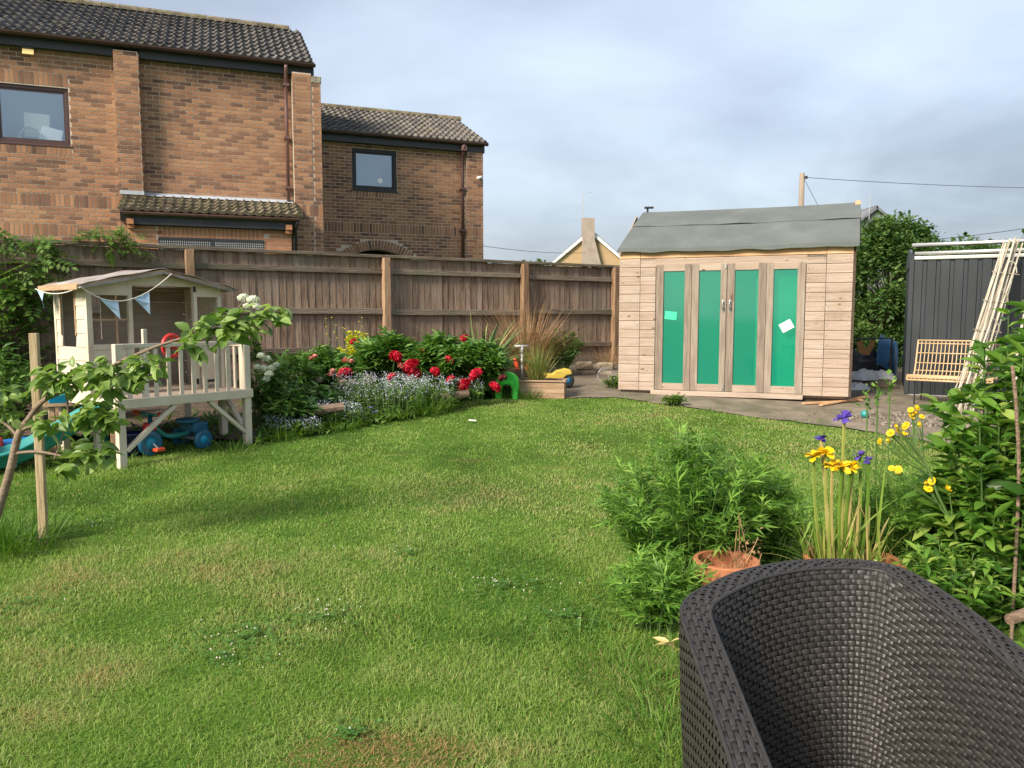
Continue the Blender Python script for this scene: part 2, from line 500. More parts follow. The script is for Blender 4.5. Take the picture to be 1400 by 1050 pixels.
M['concrete'] = mat('old_concrete', [(0.10, 0.08, 0.058), (0.18, 0.148, 0.11), (0.255, 0.212, 0.16)], 0.92, 2.6, detail=10, pos=True, bump=0.7, bscale=40, patch=((0.09, 0.085, 0.05), 2.6, 0.47, 0.62, 0.7))
M['bark'] = mat('young_bark', [(0.12, 0.085, 0.06), (0.21, 0.155, 0.11), (0.28, 0.22, 0.165)], 0.85, 16, (1, 1, 2.5), bump=0.4)
M['stake'] = mat('stake_wood', [(0.26, 0.19, 0.10), (0.36, 0.275, 0.16), (0.42, 0.34, 0.22)], 0.85, 5, (7, 7, 0.6), bump=0.35)
M['cane'] = mat('rattan_cane', [(0.42, 0.29, 0.15), (0.54, 0.40, 0.235)], 0.5, 9, spec=0.5)
M['pale_cane'] = mat('pale_willow_stick', [(0.25, 0.215, 0.16), (0.38, 0.335, 0.26), (0.50, 0.46, 0.385)], 0.8, 7, rnd=0.8, island=0.6)
M['wicker'] = mat('black_synthetic_wicker', [(0.020, 0.0185, 0.017), (0.034, 0.031, 0.029)], 0.5, 40, island=0.7, spec=0.4)
M['wicker_back'] = mat('wicker_backing', [(0.004, 0.004, 0.004), (0.006, 0.006, 0.006)], 0.9, 5)
M['sack'] = mat('pale_plastic_sack', [(0.50, 0.51, 0.52), (0.62, 0.63, 0.64)], 0.6, 5)
M['card'] = mat('brown_cardboard', [(0.36, 0.19, 0.07), (0.44, 0.24, 0.10)], 0.9, 5)
M['render'] = mat('ochre_render', [(0.36, 0.255, 0.14), (0.42, 0.30, 0.175)], 0.95, 0.6)
M['chimney'] = mat('grey_stone_chimney', [(0.25, 0.20, 0.165), (0.36, 0.30, 0.26)], 0.95, 1.8, detail=8)
M['slate'] = mat('grey_slate', [(0.12, 0.13, 0.145), (0.18, 0.19, 0.205)], 0.8, 1.5)
M['pole'] = mat('pole_wood', [(0.19, 0.15, 0.11), (0.29, 0.24, 0.19)], 0.9, 2, (3, 3, .4))
M['wire'] = mat('cable', [(0.04, 0.04, 0.045), (0.05, 0.05, 0.055)], 0.6, 2)

G_GRASS = [(0.038, 0.11, 0.015), (0.098, 0.215, 0.027), (0.18, 0.305, 0.048), (0.265, 0.375, 0.095), (0.36, 0.36, 0.15), (0.38, 0.215, 0.10)]
M['grass'] = leafmat('grass_blade', G_GRASS, 0.38, 0.55, 0.3, 1.3, attr=True)
M['longgrass'] = leafmat('long_grass_blade', [(0.03, 0.085, 0.008), (0.065, 0.16, 0.014), (0.12, 0.23, 0.03), (0.22, 0.28, 0.07)], 0.35)
M['apple'] = leafmat('apple_leaf', [(0.055, 0.12, 0.025), (0.125, 0.22, 0.045), (0.215, 0.325, 0.085), (0.36, 0.45, 0.18)], 0.38, 0.42, 0.4)
M['glossy'] = leafmat('glossy_shrub_leaf', [(0.036, 0.10, 0.014), (0.085, 0.20, 0.025), (0.155, 0.30, 0.043), (0.30, 0.40, 0.085)], 0.42, 0.42, 0.4, iamt=1.0)
M['mugwort'] = leafmat('feathery_leaf', [(0.045, 0.13, 0.02), (0.105, 0.235, 0.034), (0.18, 0.34, 0.052), (0.27, 0.43, 0.09)], 0.42, 0.5, 0.3, iamt=.8)
M['peony'] = leafmat('peony_leaf', [(0.025, 0.08, 0.013), (0.055, 0.14, 0.022), (0.10, 0.20, 0.035), (0.16, 0.26, 0.06)], 0.25, 0.45, 0.4)
M['peony_light'] = leafmat('border_leaf', [(0.03, 0.095, 0.014), (0.065, 0.165, 0.025), (0.12, 0.235, 0.04), (0.19, 0.31, 0.07)], 0.3, 0.45, 0.4)
M['darkleaf'] = leafmat('dark_border_leaf', [(0.026, 0.075, 0.014), (0.058, 0.14, 0.023), (0.10, 0.20, 0.036), (0.17, 0.27, 0.068)], 0.25, 0.5)
M['hedge'] = leafmat('hedge_leaf', [(0.018, 0.055, 0.012), (0.042, 0.10, 0.02), (0.085, 0.16, 0.032), (0.16, 0.23, 0.06)], 0.28, 0.55)
M['wist'] = leafmat('climber_leaf', [(0.03, 0.08, 0.010), (0.06, 0.14, 0.018), (0.11, 0.20, 0.03), (0.19, 0.27, 0.055)], 0.35, 0.5)
M['phormium'] = leafmat('sword_leaf', [(0.04, 0.085, 0.03), (0.085, 0.145, 0.05), (0.15, 0.20, 0.075), (0.42, 0.38, 0.15)], 0.15, 0.45, iamt=0.95)
M['yellowleaf'] = leafmat('yellow_variegated_leaf', [(0.22, 0.30, 0.025), (0.55, 0.54, 0.04), (0.74, 0.66, 0.06)], 0.3)
M['drygrass'] = leafmat('dry_brown_grass', [(0.17, 0.09, 0.045), (0.30, 0.18, 0.09), (0.42, 0.28, 0.16)], 0.2, 0.7)
M['sedge'] = leafmat('sedge_blade', [(0.06, 0.11, 0.015), (0.12, 0.17, 0.03), (0.24, 0.22, 0.07), (0.34, 0.22, 0.10)], 0.25, 0.6)
M['iris_leaf'] = leafmat('iris_leaf', [(0.09, 0.19, 0.02), (0.17, 0.28, 0.04), (0.34, 0.36, 0.09), (0.50, 0.38, 0.17)], 0.3, 0.5, iamt=1.0)
M['stem'] = leafmat('green_stem', [(0.05, 0.11, 0.025), (0.10, 0.17, 0.05)], 0.0, 0.6)
M['red_petal'] = leafmat('red_peony_petal', [(0.30, 0.004, 0.012), (0.52, 0.008, 0.03), (0.70, 0.02, 0.07)], 0.25, 0.5, tint=1.0)
M['dark_petal'] = leafmat('faded_peony_petal', [(0.07, 0.004, 0.008), (0.16, 0.008, 0.02)], 0.15, 0.6)
M['pink_petal'] = leafmat('pink_petal', [(0.55, 0.16, 0.14), (0.70, 0.28, 0.24)], 0.25)
M['white_petal'] = leafmat('white_petal', [(0.62, 0.66, 0.52), (0.80, 0.82, 0.74)], 0.2, tint=1.0)
M['tiny_flower'] = leafmat('tiny_pale_flower', [(0.33, 0.38, 0.60), (0.54, 0.56, 0.68), (0.70, 0.70, 0.70)], 0.2, tint=1.0)
M['clover_flower'] = leafmat('clover_flower', [(0.46, 0.43, 0.35), (0.62, 0.60, 0.52)], 0.1, tint=1.0)
M['yellow_petal'] = leafmat('yellow_petal', [(0.72, 0.42, 0.004), (0.80, 0.54, 0.01), (0.82, 0.62, 0.03)], 0.25, tint=1.0)
M['purple_petal'] = leafmat('purple_petal', [(0.05, 0.025, 0.25), (0.12, 0.07, 0.42)], 0.2, tint=1.0)
M['lilac'] = leafmat('lilac_flower', [(0.20, 0.18, 0.55), (0.30, 0.28, 0.66)], 0.2, tint=1.0)
M['clover'] = leafmat('clover_leaf', [(0.05, 0.14, 0.022), (0.085, 0.20, 0.035), (0.13, 0.26, 0.06)], 0.3)
M['straw'] = leafmat('straw', [(0.45, 0.33, 0.13), (0.62, 0.50, 0.24)], 0.2)


# ------------------------------------------------------------------ terrain
def g(x, y):
    y = np.asarray(y, float)
    return np.where(y < 15, np.maximum(0, 0.055 * (y - 2)), 0.715)


def vnoise(x, y, s, seed=0):
    r = np.random.default_rng(seed).random((64, 64))
    x, y = np.asarray(x) * s, np.asarray(y) * s
    xi, yi = np.floor(x).astype(int), np.floor(y).astype(int)
    u, v = x - xi, y - yi
    u, v = u * u * (3 - 2 * u), v * v * (3 - 2 * v)
    a, b = r[xi % 64, yi % 64], r[(xi + 1) % 64, yi % 64]
    c, d = r[xi % 64, (yi + 1) % 64], r[(xi + 1) % 64, (yi + 1) % 64]
    return (a * (1 - u) + b * u) * (1 - v) + (c * (1 - u) + d * u) * v


def inpoly(x, y, poly):
    p = np.asarray(poly, float)
    r = np.zeros(np.shape(x), bool)
    j = len(p) - 1
    for i in range(len(p)):
        c = ((p[i, 1] > y) != (p[j, 1] > y)) & (x < (p[j, 0] - p[i, 0]) * (y - p[i, 1]) / (p[j, 1] - p[i, 1] + 1e-12) + p[i, 0])
        r ^= c
        j = i
    return r


def groundmat():
    m, t, out = shell('lawn_soil')
    ge = node(t, 'ShaderNodeNewGeometry')
    a = node(t, 'ShaderNodeTexNoise', {'Vector': ge.outputs['Position'], 'Scale': 1.3, 'Detail': 6.0})
    b = node(t, 'ShaderNodeTexNoise', {'Vector': ge.outputs['Position'], 'Scale': 45.0, 'Detail': 5.0, 'Roughness': 0.7})
    f = mth(t, 'ADD', mth(t, 'MULTIPLY', a.outputs[0], 0.5), mth(t, 'MULTIPLY', b.outputs[0], 0.5))
    c = ramp(t, f, [(0.32, (0.045, 0.050, 0.014)), (0.48, (0.065, 0.125, 0.018)), (0.6, (0.11, 0.19, 0.032)), (0.75, (0.19, 0.20, 0.07))])
    bp = node(t, 'ShaderNodeBump', {'Height': b.outputs[0], 'Strength': 0.8, 'Distance': 0.03})
    p = node(t, 'ShaderNodeBsdfPrincipled', {'Base Color': c, 'Roughness': 0.95, 'Specular IOR Level': 0.1, 'Normal': bp.outputs[0]})
    t.links.new(p.outputs[0], out.inputs[0])
    return m


M['ground'] = groundmat()
ys = np.concatenate([[-300, -40, -5], np.linspace(0, 20, 41), [40, 100, 400, 1500]])
xs = np.concatenate([[-1500, -200, -40], np.linspace(-15, 15, 31), [40, 200, 1500]])
X, Y = np.meshgrid(xs, ys, indexing='ij')
mb = MB()
mb.grid(np.stack([X, Y, g(X, Y)], -1)[:, :, :][::-1])
tag(mb.build('ground', M['ground'], smooth=True), kind='structure')


def sheet(name, poly, m, dz, cell=0.35):
    p = np.asarray(poly, float)
    x0, y0 = p.min(0); x1, y1 = p.max(0)
    me = bpy.data.meshes.new(name)
    import bmesh
    bm = bmesh.new()
    vs = [bm.verts.new((q[0], q[1], 0)) for q in p]
    f = bm.faces.new(vs)
    if f.normal.z < 0: bmesh.ops.reverse_faces(bm, faces=[f])
    bmesh.ops.triangulate(bm, faces=bm.faces[:])
    for yy in np.arange(y0 + cell, y1, cell):
        bmesh.ops.bisect_plane(bm, geom=bm.verts[:] + bm.edges[:] + bm.faces[:], plane_co=(0, yy, 0), plane_no=(0, 1, 0))
    for v in bm.verts:
        v.co.z = float(g(v.co.x, v.co.y)) + (dz(v.co.x, v.co.y) if callable(dz) else dz)
    bmesh.ops.recalc_face_normals(bm, faces=bm.faces[:])
    if sum(q.normal.z for q in bm.faces) < 0: bmesh.ops.reverse_faces(bm, faces=bm.faces[:])
    bm.to_mesh(me); bm.free()
    me.materials.append(m)
    o = link(name, me)
    return tag(o, kind='structure')


rag = lambda a, b, n, amp: [(a[0] + (b[0] - a[0]) * i / n + (random.uniform(-amp, amp) if 0 < i < n else 0), a[1] + (b[1] - a[1]) * i / n + (random.uniform(-amp, amp) if 0 < i < n else 0)) for i in range(n)]
front_edge = [(0.62, 9.85), (1.35, 9.95), (2.05, 9.30), (2.90, 8.41), (3.60, 7.81), (3.95, 7.40), (4.4, 6.6), (6.5, 5.8)]
fe = []
for a_, b_ in zip(front_edge[:-1], front_edge[1:]):
    fe += rag(a_, b_, 6, 0.05)
fe.append(front_edge[-1])
path_poly = fe + [(9.5, 8.0), (9.5, 16.0), (2.4, 14.2), (0.62, 13.1)]
path = sheet('path', path_poly, M['concrete'], 0.012)
bed_poly = [(-2.45, 7.25), (-1.87, 7.86), (-1.15, 8.58), (-0.56, 9.80), (0.0, 10.1), (0.60, 9.9), (0.60, 13.05), (-4.4, 10.0), (-8.2, 7.6), (-6.2, 6.9), (-3.4, 7.4)]
bed = sheet('flower_bed', bed_poly, M['soil'], lambda x, y: 0.02 + 0.10 * min(1, max(0, (y - 7.6 - 0.55 * (x + 2.2)) / 1.2)))
bed['label'] = 'dark soil border between lawn and fence'


def gz(x, y):
    return float(g(x, y))


def bedz(x, y):
    return gz(x, y) + 0.02 + 0.10 * min(1, max(0, (y - 7.6 - 0.55 * (x + 2.2)) / 1.2))


# ------------------------------------------------------------------ brickwork and tiles
def rows_clip(x0, x1, cuts, z0, z1):
    """free intervals of the row z0..z1 between x0 and x1, outside the rectangles in cuts"""
    iv = [(x0, x1)]
    for (a, b, c, d) in cuts:
        if z1 <= c + 1e-6 or z0 >= d - 1e-6:
            continue
        nx = []
        for (p, q) in iv:
            if b <= p or a >= q:
                nx.append((p, q)); continue
            if a > p: nx.append((p, a))
            if b < q: nx.append((b, q))
        iv = nx
    return iv


def bricks(x0, x1, z0, z1, y, cuts=(), keep=None, course=0.075, L=0.225, phase=0.0):
    """stretcher bond: list of (xc, zc, w, h, yface)"""
    out = []
    n = int(round((z1 - z0) / course))
    for r in range(n):
        za, zb = z0 + r * course, min(z0 + (r + 1) * course, z1)
        for (p, q) in rows_clip(x0, x1, cuts, za + .01, zb - .01):
            s = p - ((p - x0 + phase + (L / 2 if r % 2 else 0)) % L)
            while s < q - 0.02:
                a, b = max(s, p), min(s + L, q)
                if b - a > 0.03 and (keep is None or keep((a + b) / 2, (za + zb) / 2)):
                    out.append(((a + b) / 2, (za + zb) / 2, b - a - 0.014, zb - za - 0.014, y))
                s += L
    return out


def soldiers(x0, x1, z0, z1, y, pitch=0.075):
    n = max(1, int(round((x1 - x0) / pitch)))
    p = (x1 - x0) / n
    return [(x0 + (i + .5) * p, (z0 + z1) / 2, p - 0.014, z1 - z0 - 0.014, y) for i in range(n)]


def lay_bricks(parent, part, items, m, nparts):
    """nparts bricks as objects of their own, the others joined"""
    D = 0.05
    PR = 0.006
    Mw = np.array(parent.matrix_basis) if False else None
    ca, sa = math.cos(parent.rotation_euler.z), math.sin(parent.rotation_euler.z)
    def dist(i):
        x, z, w, h, y = i
        wx, wy = parent.location.x + ca * x - sa * y, parent.location.y + sa * x + ca * y
        inview = abs(wx / wy) < 0.668 and z > 1.5 + 0.083 * wy
        return (0 if inview else 100) + math.hypot(wx, wy)
    full = sorted([i for i in items if 0.20 < i[2] < 0.22 and 0.055 < i[3] < 0.07], key=dist)[:nparts]
    fs = set(full)
    unit_me = MB().add(BOXV * [0.2110, D, 0.061], BOXF).mesh('brick', m)
    for (x, z, w, h, y) in full:
        link('brick', unit_me, part, Matrix.Translation((x, y - PR - random.uniform(0, .0015) + D / 2, z)) @ Matrix.Rotation(random.uniform(-.004, .004), 4, 'Y'))
    rest = [i for i in items if i not in fs]
    if rest:
        a = np.array(rest)
        b = MB()
        b.batch(BOXV, BOXF, np.stack([a[:, 0], a[:, 4] - PR - rng.uniform(0, .0015, len(a)) + D / 2, a[:, 1]], 1), None, np.stack([a[:, 2], np.full(len(a), D), a[:, 3]], 1))
        b.build('brickwork', m, part, kind='stuff')


def tile_mesh(name, m, w=0.31, L=0.36, h=0.052):
    """double-roll tile; x across, y up the slope, z out of the roof"""
    n = 14
    x = np.linspace(-w / 2, w / 2, n + 1)
    prof = h * np.maximum(0.0, np.cos(4 * np.pi * x / w - np.pi)) ** 0.8
    V = []
    for (y, dz) in ((0.0, -0.022), (0.0, 0.034), (L, -0.012)):
        V.append(np.stack([x, np.full(n + 1, y), prof + dz if dz > -0.02 else prof * 0.35 + dz], -1))
    b = MB()
    b.grid(np.array(V))
    return b.mesh(name, m, smooth=False)


def tile_roof(part, me, x0, x1, yE, zE, yR, zR, w=0.31, gauge=0.31, right_inset=0.0, left_inset=0.0):
    slope = math.atan2(zR - zE, yR - yE)
    Ls = math.hypot(zR - zE, yR - yE)
    n = max(1, int(round(Ls / gauge)))
    gg = Ls / n
    cols = int(round((x1 - x0) / w))
    ww = (x1 - x0) / cols
    for r in range(n):
        y = yE + gg * r * math.cos(slope)
        z = zE + gg * r * math.sin(slope)
        f = (r + .5) / n
        for c in range(cols):
            x = x0 + (c + .5) * ww
            if x > x1 - right_inset * f + ww * .35 or x < x0 + left_inset * f - ww * .35:
                continue
            Mx = Matrix.Translation((x, y, z)) @ Matrix.Rotation(slope + random.uniform(-.006, .006), 4, 'X') @ Matrix.Rotation(random.uniform(-.006, .006), 4, 'Z') @ Matrix.Diagonal((ww / w, gg / gauge, 1, 1))
            link('tile', me, part, Mx)


def window(house, x0, x1, z0, z1, y, fw, m, name='window', mull=None):
    b = MB()
    d = 0.07
    b.cub(x0, x1, y, y + d, z0, z0 + fw); b.cub(x0, x1, y, y + d, z1 - fw, z1)
    b.cub(x0, x0 + fw, y, y + d, z0 + fw, z1 - fw); b.cub(x1 - fw, x1, y, y + d, z0 + fw, z1 - fw)
    k = 0.035
    a0, a1, c0, c1 = x0 + fw, x1 - fw, z0 + fw, z1 - fw
    w = b.build(name, m, house, bevel=0.006)
    s = MB()
    s.cub(a0, a1, y + .02, y + .05, c0, c0 + k); s.cub(a0, a1, y + .02, y + .05, c1 - k, c1)
    s.cub(a0, a0 + k, y + .02, y + .05, c0 + k, c1 - k); s.cub(a1 - k, a1, y + .02, y + .05, c0 + k, c1 - k)
    s.build('sash', m, w)
    p = MB().cub(a0 + k, a1 - k, y + .03, y + .036, c0 + k, c1 - k)
    p.build('pane', M['pane'], w)
    sl = MB().cub(x0 - .03, x1 + .03, y - .045, y + .06, z0 - .035, z0 - .002)
    sl.build('sill', m, w, bevel=.006)
    r = MB()
    r.cub(x0 - .9, x1 + .9, y + .7, y + .75, z0 - .4, z1 + .55)
    r.build('room_wall', M['room'], w)
    return w


def gutter(parent, x0, x1, y, z, m, r=0.055, clips=()):
    a = np.linspace(0, np.pi, 9)
    prof = [(-r * math.cos(t), -r * math.sin(t)) for t in a] + [((r - .008) * math.cos(t), -(r - .008) * math.sin(t)) for t in a]
    o = MB().prism([(y + p, z + q) for p, q in prof], 'x', x0, x1).build('gutter', m, parent)
    for c in clips:
        MB().prism([(y + p * 1.12, z + q * 1.12 - .001) for p, q in prof], 'x', c - .025, c + .025).build('gutter_joint', m, o)
    return o


# ------------------------------------------------------------------ the large brick house on the left
H = thing('brick_house', 'large two-storey brown brick house with dark pantiled roof, on the left behind the fence', 'house', (-8.99, 13.7, 0), R(20.5))
WALL_L = -2.2
cuts = [(0.0, 1.155, 4.53, 5.535), (-.11, 1.155, 5.535, 5.775), (0.0, 1.16, 4.35, 4.53), (WALL_L, 1.915, 3.45, 3.675), (-.3, 1.17, 2.925, 3.15), (1.915, 2.335, 0, 7)]
wall = MB()
wall.cub(WALL_L, 0.0, 0, .28, .4, 6.2); wall.cub(1.155, 5.53, 0, .28, .4, 6.2)
wall.cub(0.0, 1.155, 0, .28, .4, 4.53); wall.cub(0.0, 1.155, 0, .28, 5.535, 6.2)
wall.cub(WALL_L, WALL_L + .28, .28, 5.1, .4, 6.2); wall.cub(5.25, 5.53, .28, 5.1, .4, 6.2); wall.cub(WALL_L, 5.53, 5.1, 5.38, .4, 6.2)
hw = wall.build('wall', M['mortar'], H)
z_top = 6.2
items = bricks(WALL_L, 4.99, 2.25, 3.45, 0, cuts) + bricks(WALL_L, 4.99, 3.675, z_top, 0, cuts)
items += bricks(1.915, 4.99, 3.45, 3.675, 0, [(1.915, 2.335, 0, 7)])
items += soldiers(-.11, 1.155, 5.55, 5.775, 0) + soldiers(0.0, 1.16, 4.35, 4.50, 0) + soldiers(WALL_L, 1.915, 3.45, 3.675, 0) + soldiers(-.3, 1.17, 2.925, 3.15, 0)
lay_bricks(H, hw, items, M['brick'], 190)
pil = MB().cub(1.925, 2.318, -.214, 0.0, .4, 6.235).build('pilaster', M['mortar'], H)
items = bricks(1.915, 2.335, 2.25, 6.225, -.214, phase=0.06)
lay_bricks(H, pil, items, M['brick'], 75)
# returns of the pilaster: header bricks on its right side
rb = [(2.328, z, .0) for z in np.arange(3.85, 6.2, .075)]
b = MB()
for i, (x, z, _) in enumerate(rb):
    b.box((2.3255, -.110, z), (.02, .196, .061))
b.build('return_brickwork', M['brick'], pil, kind='stuff')
# buttress at the right-hand end, with its lower weathered shoulder
but = MB().cub(4.997, 5.35, -.244, 0, .4, 6.17).cub(5.35, 5.53, -.238, 0, .4, 6.09).build('buttress', M['mortar'], H)
items = bricks(4.99, 5.35, 2.25, 3.45, -.244, phase=.05) + bricks(4.99, 5.35, 3.675, 6.165, -.244, phase=.05) + soldiers(4.99, 5.35, 3.45, 3.675, -.244)
items += bricks(5.354, 5.535, 2.25, 3.45, -.238, phase=.09) + bricks(5.354, 5.535, 3.675, 6.0, -.238, phase=.09) + soldiers(5.354, 5.535, 3.45, 3.675, -.238)
lay_bricks(H, but, items, M['brick'], 35)
M['lichen'] = mat('lichen_stone', [(0.10, 0.085, 0.065), (0.22, 0.20, 0.155), (0.36, 0.34, 0.27)], .95, 22, pos=True, bump=.6)
MB().cub(5.353, 5.545, -.252, .06, 6.0, 6.13).build('coping_stone', M['lichen'], but, bevel=.012)
# eaves
MB().cub(WALL_L, 5.42, -.115, 0.02, 6.155, 6.20).build('soffit', M['dark_trim'], H)
MB().cub(WALL_L, 1.915, -.14, -.115, 6.15, 6.33).cub(2.336, 5.42, -.14, -.115, 6.15, 6.33).build('fascia', M['dark_trim'], H)
gutter(H, WALL_L, 5.44, -.255, 6.345, M['brown_upvc'], clips=(.35, 1.3, 2.15, 3.6, 4.87))
roof = MB()
roof.prism([(-.23, 6.30), (2.3, 7.75), (4.9, 6.30)], 'x', WALL_L, 5.30)
hr = roof.build('roof', M['dark_trim'], H)
tm = tile_mesh('tile', M['tile'])
tile_roof(hr, tm, WALL_L + .01, 5.42, -.24, 6.345, 2.3, 7.80, right_inset=.22)
for i in range(22):
    x = WALL_L + .18 + i * .335
    MB().prism([(2.3 + .13 * math.cos(t), 7.80 + .10 * math.sin(t)) for t in np.linspace(-.2, np.pi + .2, 8)], 'x', x - .165, x + .160).build('ridge_tile', M['tile_moss'], hr)
# downpipe
dp = MB().tube([(4.89, -.25, 6.29), (4.89, -.25, 6.22), (4.89, -.10, 6.06), (4.89, -.10, 5.5), (4.89, -.10, 3.74)], .036, 10).build('downpipe', M['pipe_brown'], H, smooth=True)
for z in (5.95, 4.95, 4.0):
    MB().cub(4.835, 4.945, -.15, 0.0, z - .025, z + .025).build('pipe_clip', M['pipe_brown'], dp)
window(H, 0.0, 1.155, 4.53, 5.535, 0.03, .06, M['brown_upvc'])
# lean-to with its own tiled roof
lean = MB().cub(2.1, 4.87, -.80, 0, .4, 3.09).build('lean_to', M['mortar'], H)
items = bricks(2.1, 4.87, 2.265, 3.09, -.80, [(2.575, 4.375, 2.0, 2.895)], keep=None)
items = [i for i in items if not (2.575 < i[0] < 4.375 and 2.88 < i[1])] + soldiers(2.575, 4.375, 2.9, 3.09, -.80)
b = MB(); a = np.array(items)
for it in items:
    if .2 < it[2] < .22 and .055 < it[3] < .07:
        link('brick', MB().add(BOXV * [it[2], .05, it[3]], BOXF).mesh('brick', M['brick_orange']) if 'lb' not in globals() else lb, lean, Matrix.Translation((it[0], -.8 + .019, it[1])))
rest = [i for i in items if not (.2 < i[2] < .22 and .055 < i[3] < .07)]
a = np.array(rest)
MB().batch(BOXV, BOXF, np.stack([a[:, 0], np.full(len(a), -.781), a[:, 1]], 1), None, np.stack([a[:, 2], np.full(len(a), .05), a[:, 3]], 1)).build('brickwork', M['brick_orange'], lean, kind='stuff')
for x in (2.155, 4.815):
    MB().box((x, -.86, 3.06), (.11, .12, .062)).box((x, -.89, 3.14), (.11, .18, .09)).build('corbel', M['brick_orange'], lean)
MB().cub(2.215, 4.755, -.93, -.80, 3.1, 3.25).build('fascia', M['dark_trim'], lean)
gutter(lean, 2.05, 5.01, -1.0, 3.305, M['pipe_brown'], .05, clips=(2.35, 3.2, 3.4, 4.3, 4.5, 4.75))
lr = MB().prism([(-.97, 3.29), (0.0, 3.70), (0.0, 3.15), (-.9, 3.15)], 'x', 2.0, 4.97).build('lean_to_roof', M['dark_trim'], H)
tm2 = tile_mesh('tile', M['tile_moss'], .31, .30, .05)
tile_roof(lr, tm2, 1.97, 5.06, -1.0, 3.345, -.06, 3.70, w=.31, gauge=.26, right_inset=.18)
MB().cub(1.94, 2.335, -.245, -.215, 3.70, 3.77).cub(2.30, 4.98, -.05, -.008, 3.69, 3.775).add([(2.30, -.16, 3.70), (4.98, -.16, 3.70), (4.98, -.04, 3.765), (2.3, -.04, 3.765)], [[0, 1, 2, 3]]).build('flashing', M['lead'], lr)
vent = MB().cub(2.58, 4.37, -.83, -.80, 2.86, 2.90).cub(3.46, 3.50, -.83, -.80, 2.5, 2.86).build('grille_window', M['dark_trim'], lean)
MB().cub(2.58, 4.37, -.807, -.803, 2.3, 2.86).build('dark_pane', M['black'], vent)
bb = MB()
for x in np.arange(2.62, 4.36, .035): bb.cub(x, x + .008, -.822, -.812, 2.5, 2.86)
for z in (2.82, 2.78, 2.74): bb.cub(2.58, 4.37, -.824, -.816, z, z + .006)
bb.build('grille', M['grey'], vent, kind='stuff')
MB().tube([(4.96, -.98, 3.28), (4.96, -.98, 3.2), (4.93, -.86, 3.1), (4.93, -.86, 2.2)], .035, 8).build('lean_to_downpipe', M['black'], H, smooth=True)
# papers seen through the window, and the flood light under the eaves
pt = lambda x, y, z: H.matrix_basis @ Vector((x, y, z))


def hbox(name, label, cat, x, y, z, dims, m, ry=0.0, rx=0.0, root=None):
    root = root or H
    root_m = Matrix.Translation(root.location) @ Matrix.Rotation(root.rotation_euler.z, 4, 'Z')
    o = MB().box((0, 0, 0), dims).build(name, m, bevel=.004)
    o.matrix_world = root_m @ Matrix.Translation((x, y, z)) @ Matrix.Rotation(ry, 4, 'Y') @ Matrix.Rotation(rx, 4, 'X')
    return tag(o, label, cat)


M['board'] = mat('grey_card', [(.5, .49, .44), (.58, .56, .5)], .9, 3)
hbox('card', 'grey square card standing inside the house window', 'card', .60, .24, 4.90, (.40, .01, .42), M['board'], .03)
hbox('paper_sheet', 'white paper sheet leaning inside the house window, right of the grey card', 'paper', .83, .17, 4.735, (.34, .006, .25), M['paper'], .20)
bag = thing('white_bag', 'crumpled white bag on the house window ledge', 'bag', tuple(Matrix.Translation(H.location) @ Matrix.Rotation(H.rotation_euler.z, 4, 'Z') @ Vector((.50, .17, 4.64))), H.rotation_euler.z)
th = np.linspace(0, np.pi, 9)
V = np.array([[(.17 * math.cos(t) * (1 + .12 * math.sin(5 * t + k)), k * .05, .19 * math.sin(t) ** .8 * (1 - .12 * k)) for t in th] for k in (-1, 0, 1)])
MB().grid(V).build('bag_body', M['paper'], bag, smooth=True)
fl = thing('flood_light', 'small flood light fixed under the eaves of the left house', 'light', tuple(Matrix.Translation(H.location) @ Matrix.Rotation(H.rotation_euler.z, 4, 'Z') @ Vector((.59, -.05, 6.10))), H.rotation_euler.z)
MB().box((0, -.05, .03), (.19, .10, .05), rx=R(-25)).box((0, .02, .04), (.05, .06, .05)).build('housing', M['dark_trim'], fl, bevel=.008)
ml, tl, ol = shell('warm_lamp_glass')
el_ = node(tl, 'ShaderNodeBsdfPrincipled', {'Base Color': (.85, .62, .26, 1), 'Roughness': .3, 'Emission Color': (1, .66, .25, 1), 'Emission Strength': .08})
tl.links.new(el_.outputs[0], ol.inputs[0])
MB().box((0, -.075, -.03), (.17, .02, .10), rx=R(-18)).build('lens', ml, fl)

# ------------------------------------------------------------------ annex set back to the right
A = thing('brick_annex', 'lower brick building with an archway and one square window, right of the large house', 'building', (-4.327, 18.1, 0), R(21.5))
acuts = [(.63, 1.695, 4.455, 5.41), (.63, 1.7, 4.29, 4.455), (-1.0, 3.40, 3.46, 3.69)]
AC, AR, AI = (1.21, 1.875), 1.425, 1.205
keep = lambda x, z: math.hypot(x - AC[0], z - AC[1]) > AR + .04 and not (abs(x - AC[0]) < .95 and z < 2.95)
aw = MB()
aw.cub(-1.0, .63, 0, .28, 3.3, 5.62); aw.cub(1.695, 3.83, 0, .28, 3.3, 5.62); aw.cub(.63, 1.695, 0, .28, 3.3, 4.455); aw.cub(.63, 1.695, 0, .28, 5.41, 5.62)
aw.cub(-1.0, .0, 0, .28, .4, 3.3); aw.cub(2.42, 3.83, 0, .28, .4, 3.3)
arc = [(AC[0] + AI * math.sin(t), AC[1] + AI * math.cos(t)) for t in np.linspace(-.62, .62, 15)]
aw.prism([(0.0, 3.3), (0.0, .4), (arc[0][0], .4)] + arc + [(arc[-1][0], .4), (2.42, .4), (2.42, 3.3)], 'y', 0, .28)
aw.cub(3.55, 3.83, .28, 4.9, .4, 5.62); aw.cub(-1, -.72, .28, 4.9, .4, 5.62); aw.cub(-1, 3.83, 4.9, 5.18, .4, 5.62)
awo = aw.build('wall', M['mortar'], A)
items = bricks(-1.0, 3.40, 2.635, 3.46, 0, acuts, keep) + bricks(-1.0, 3.40, 3.69, 5.59, 0, acuts)
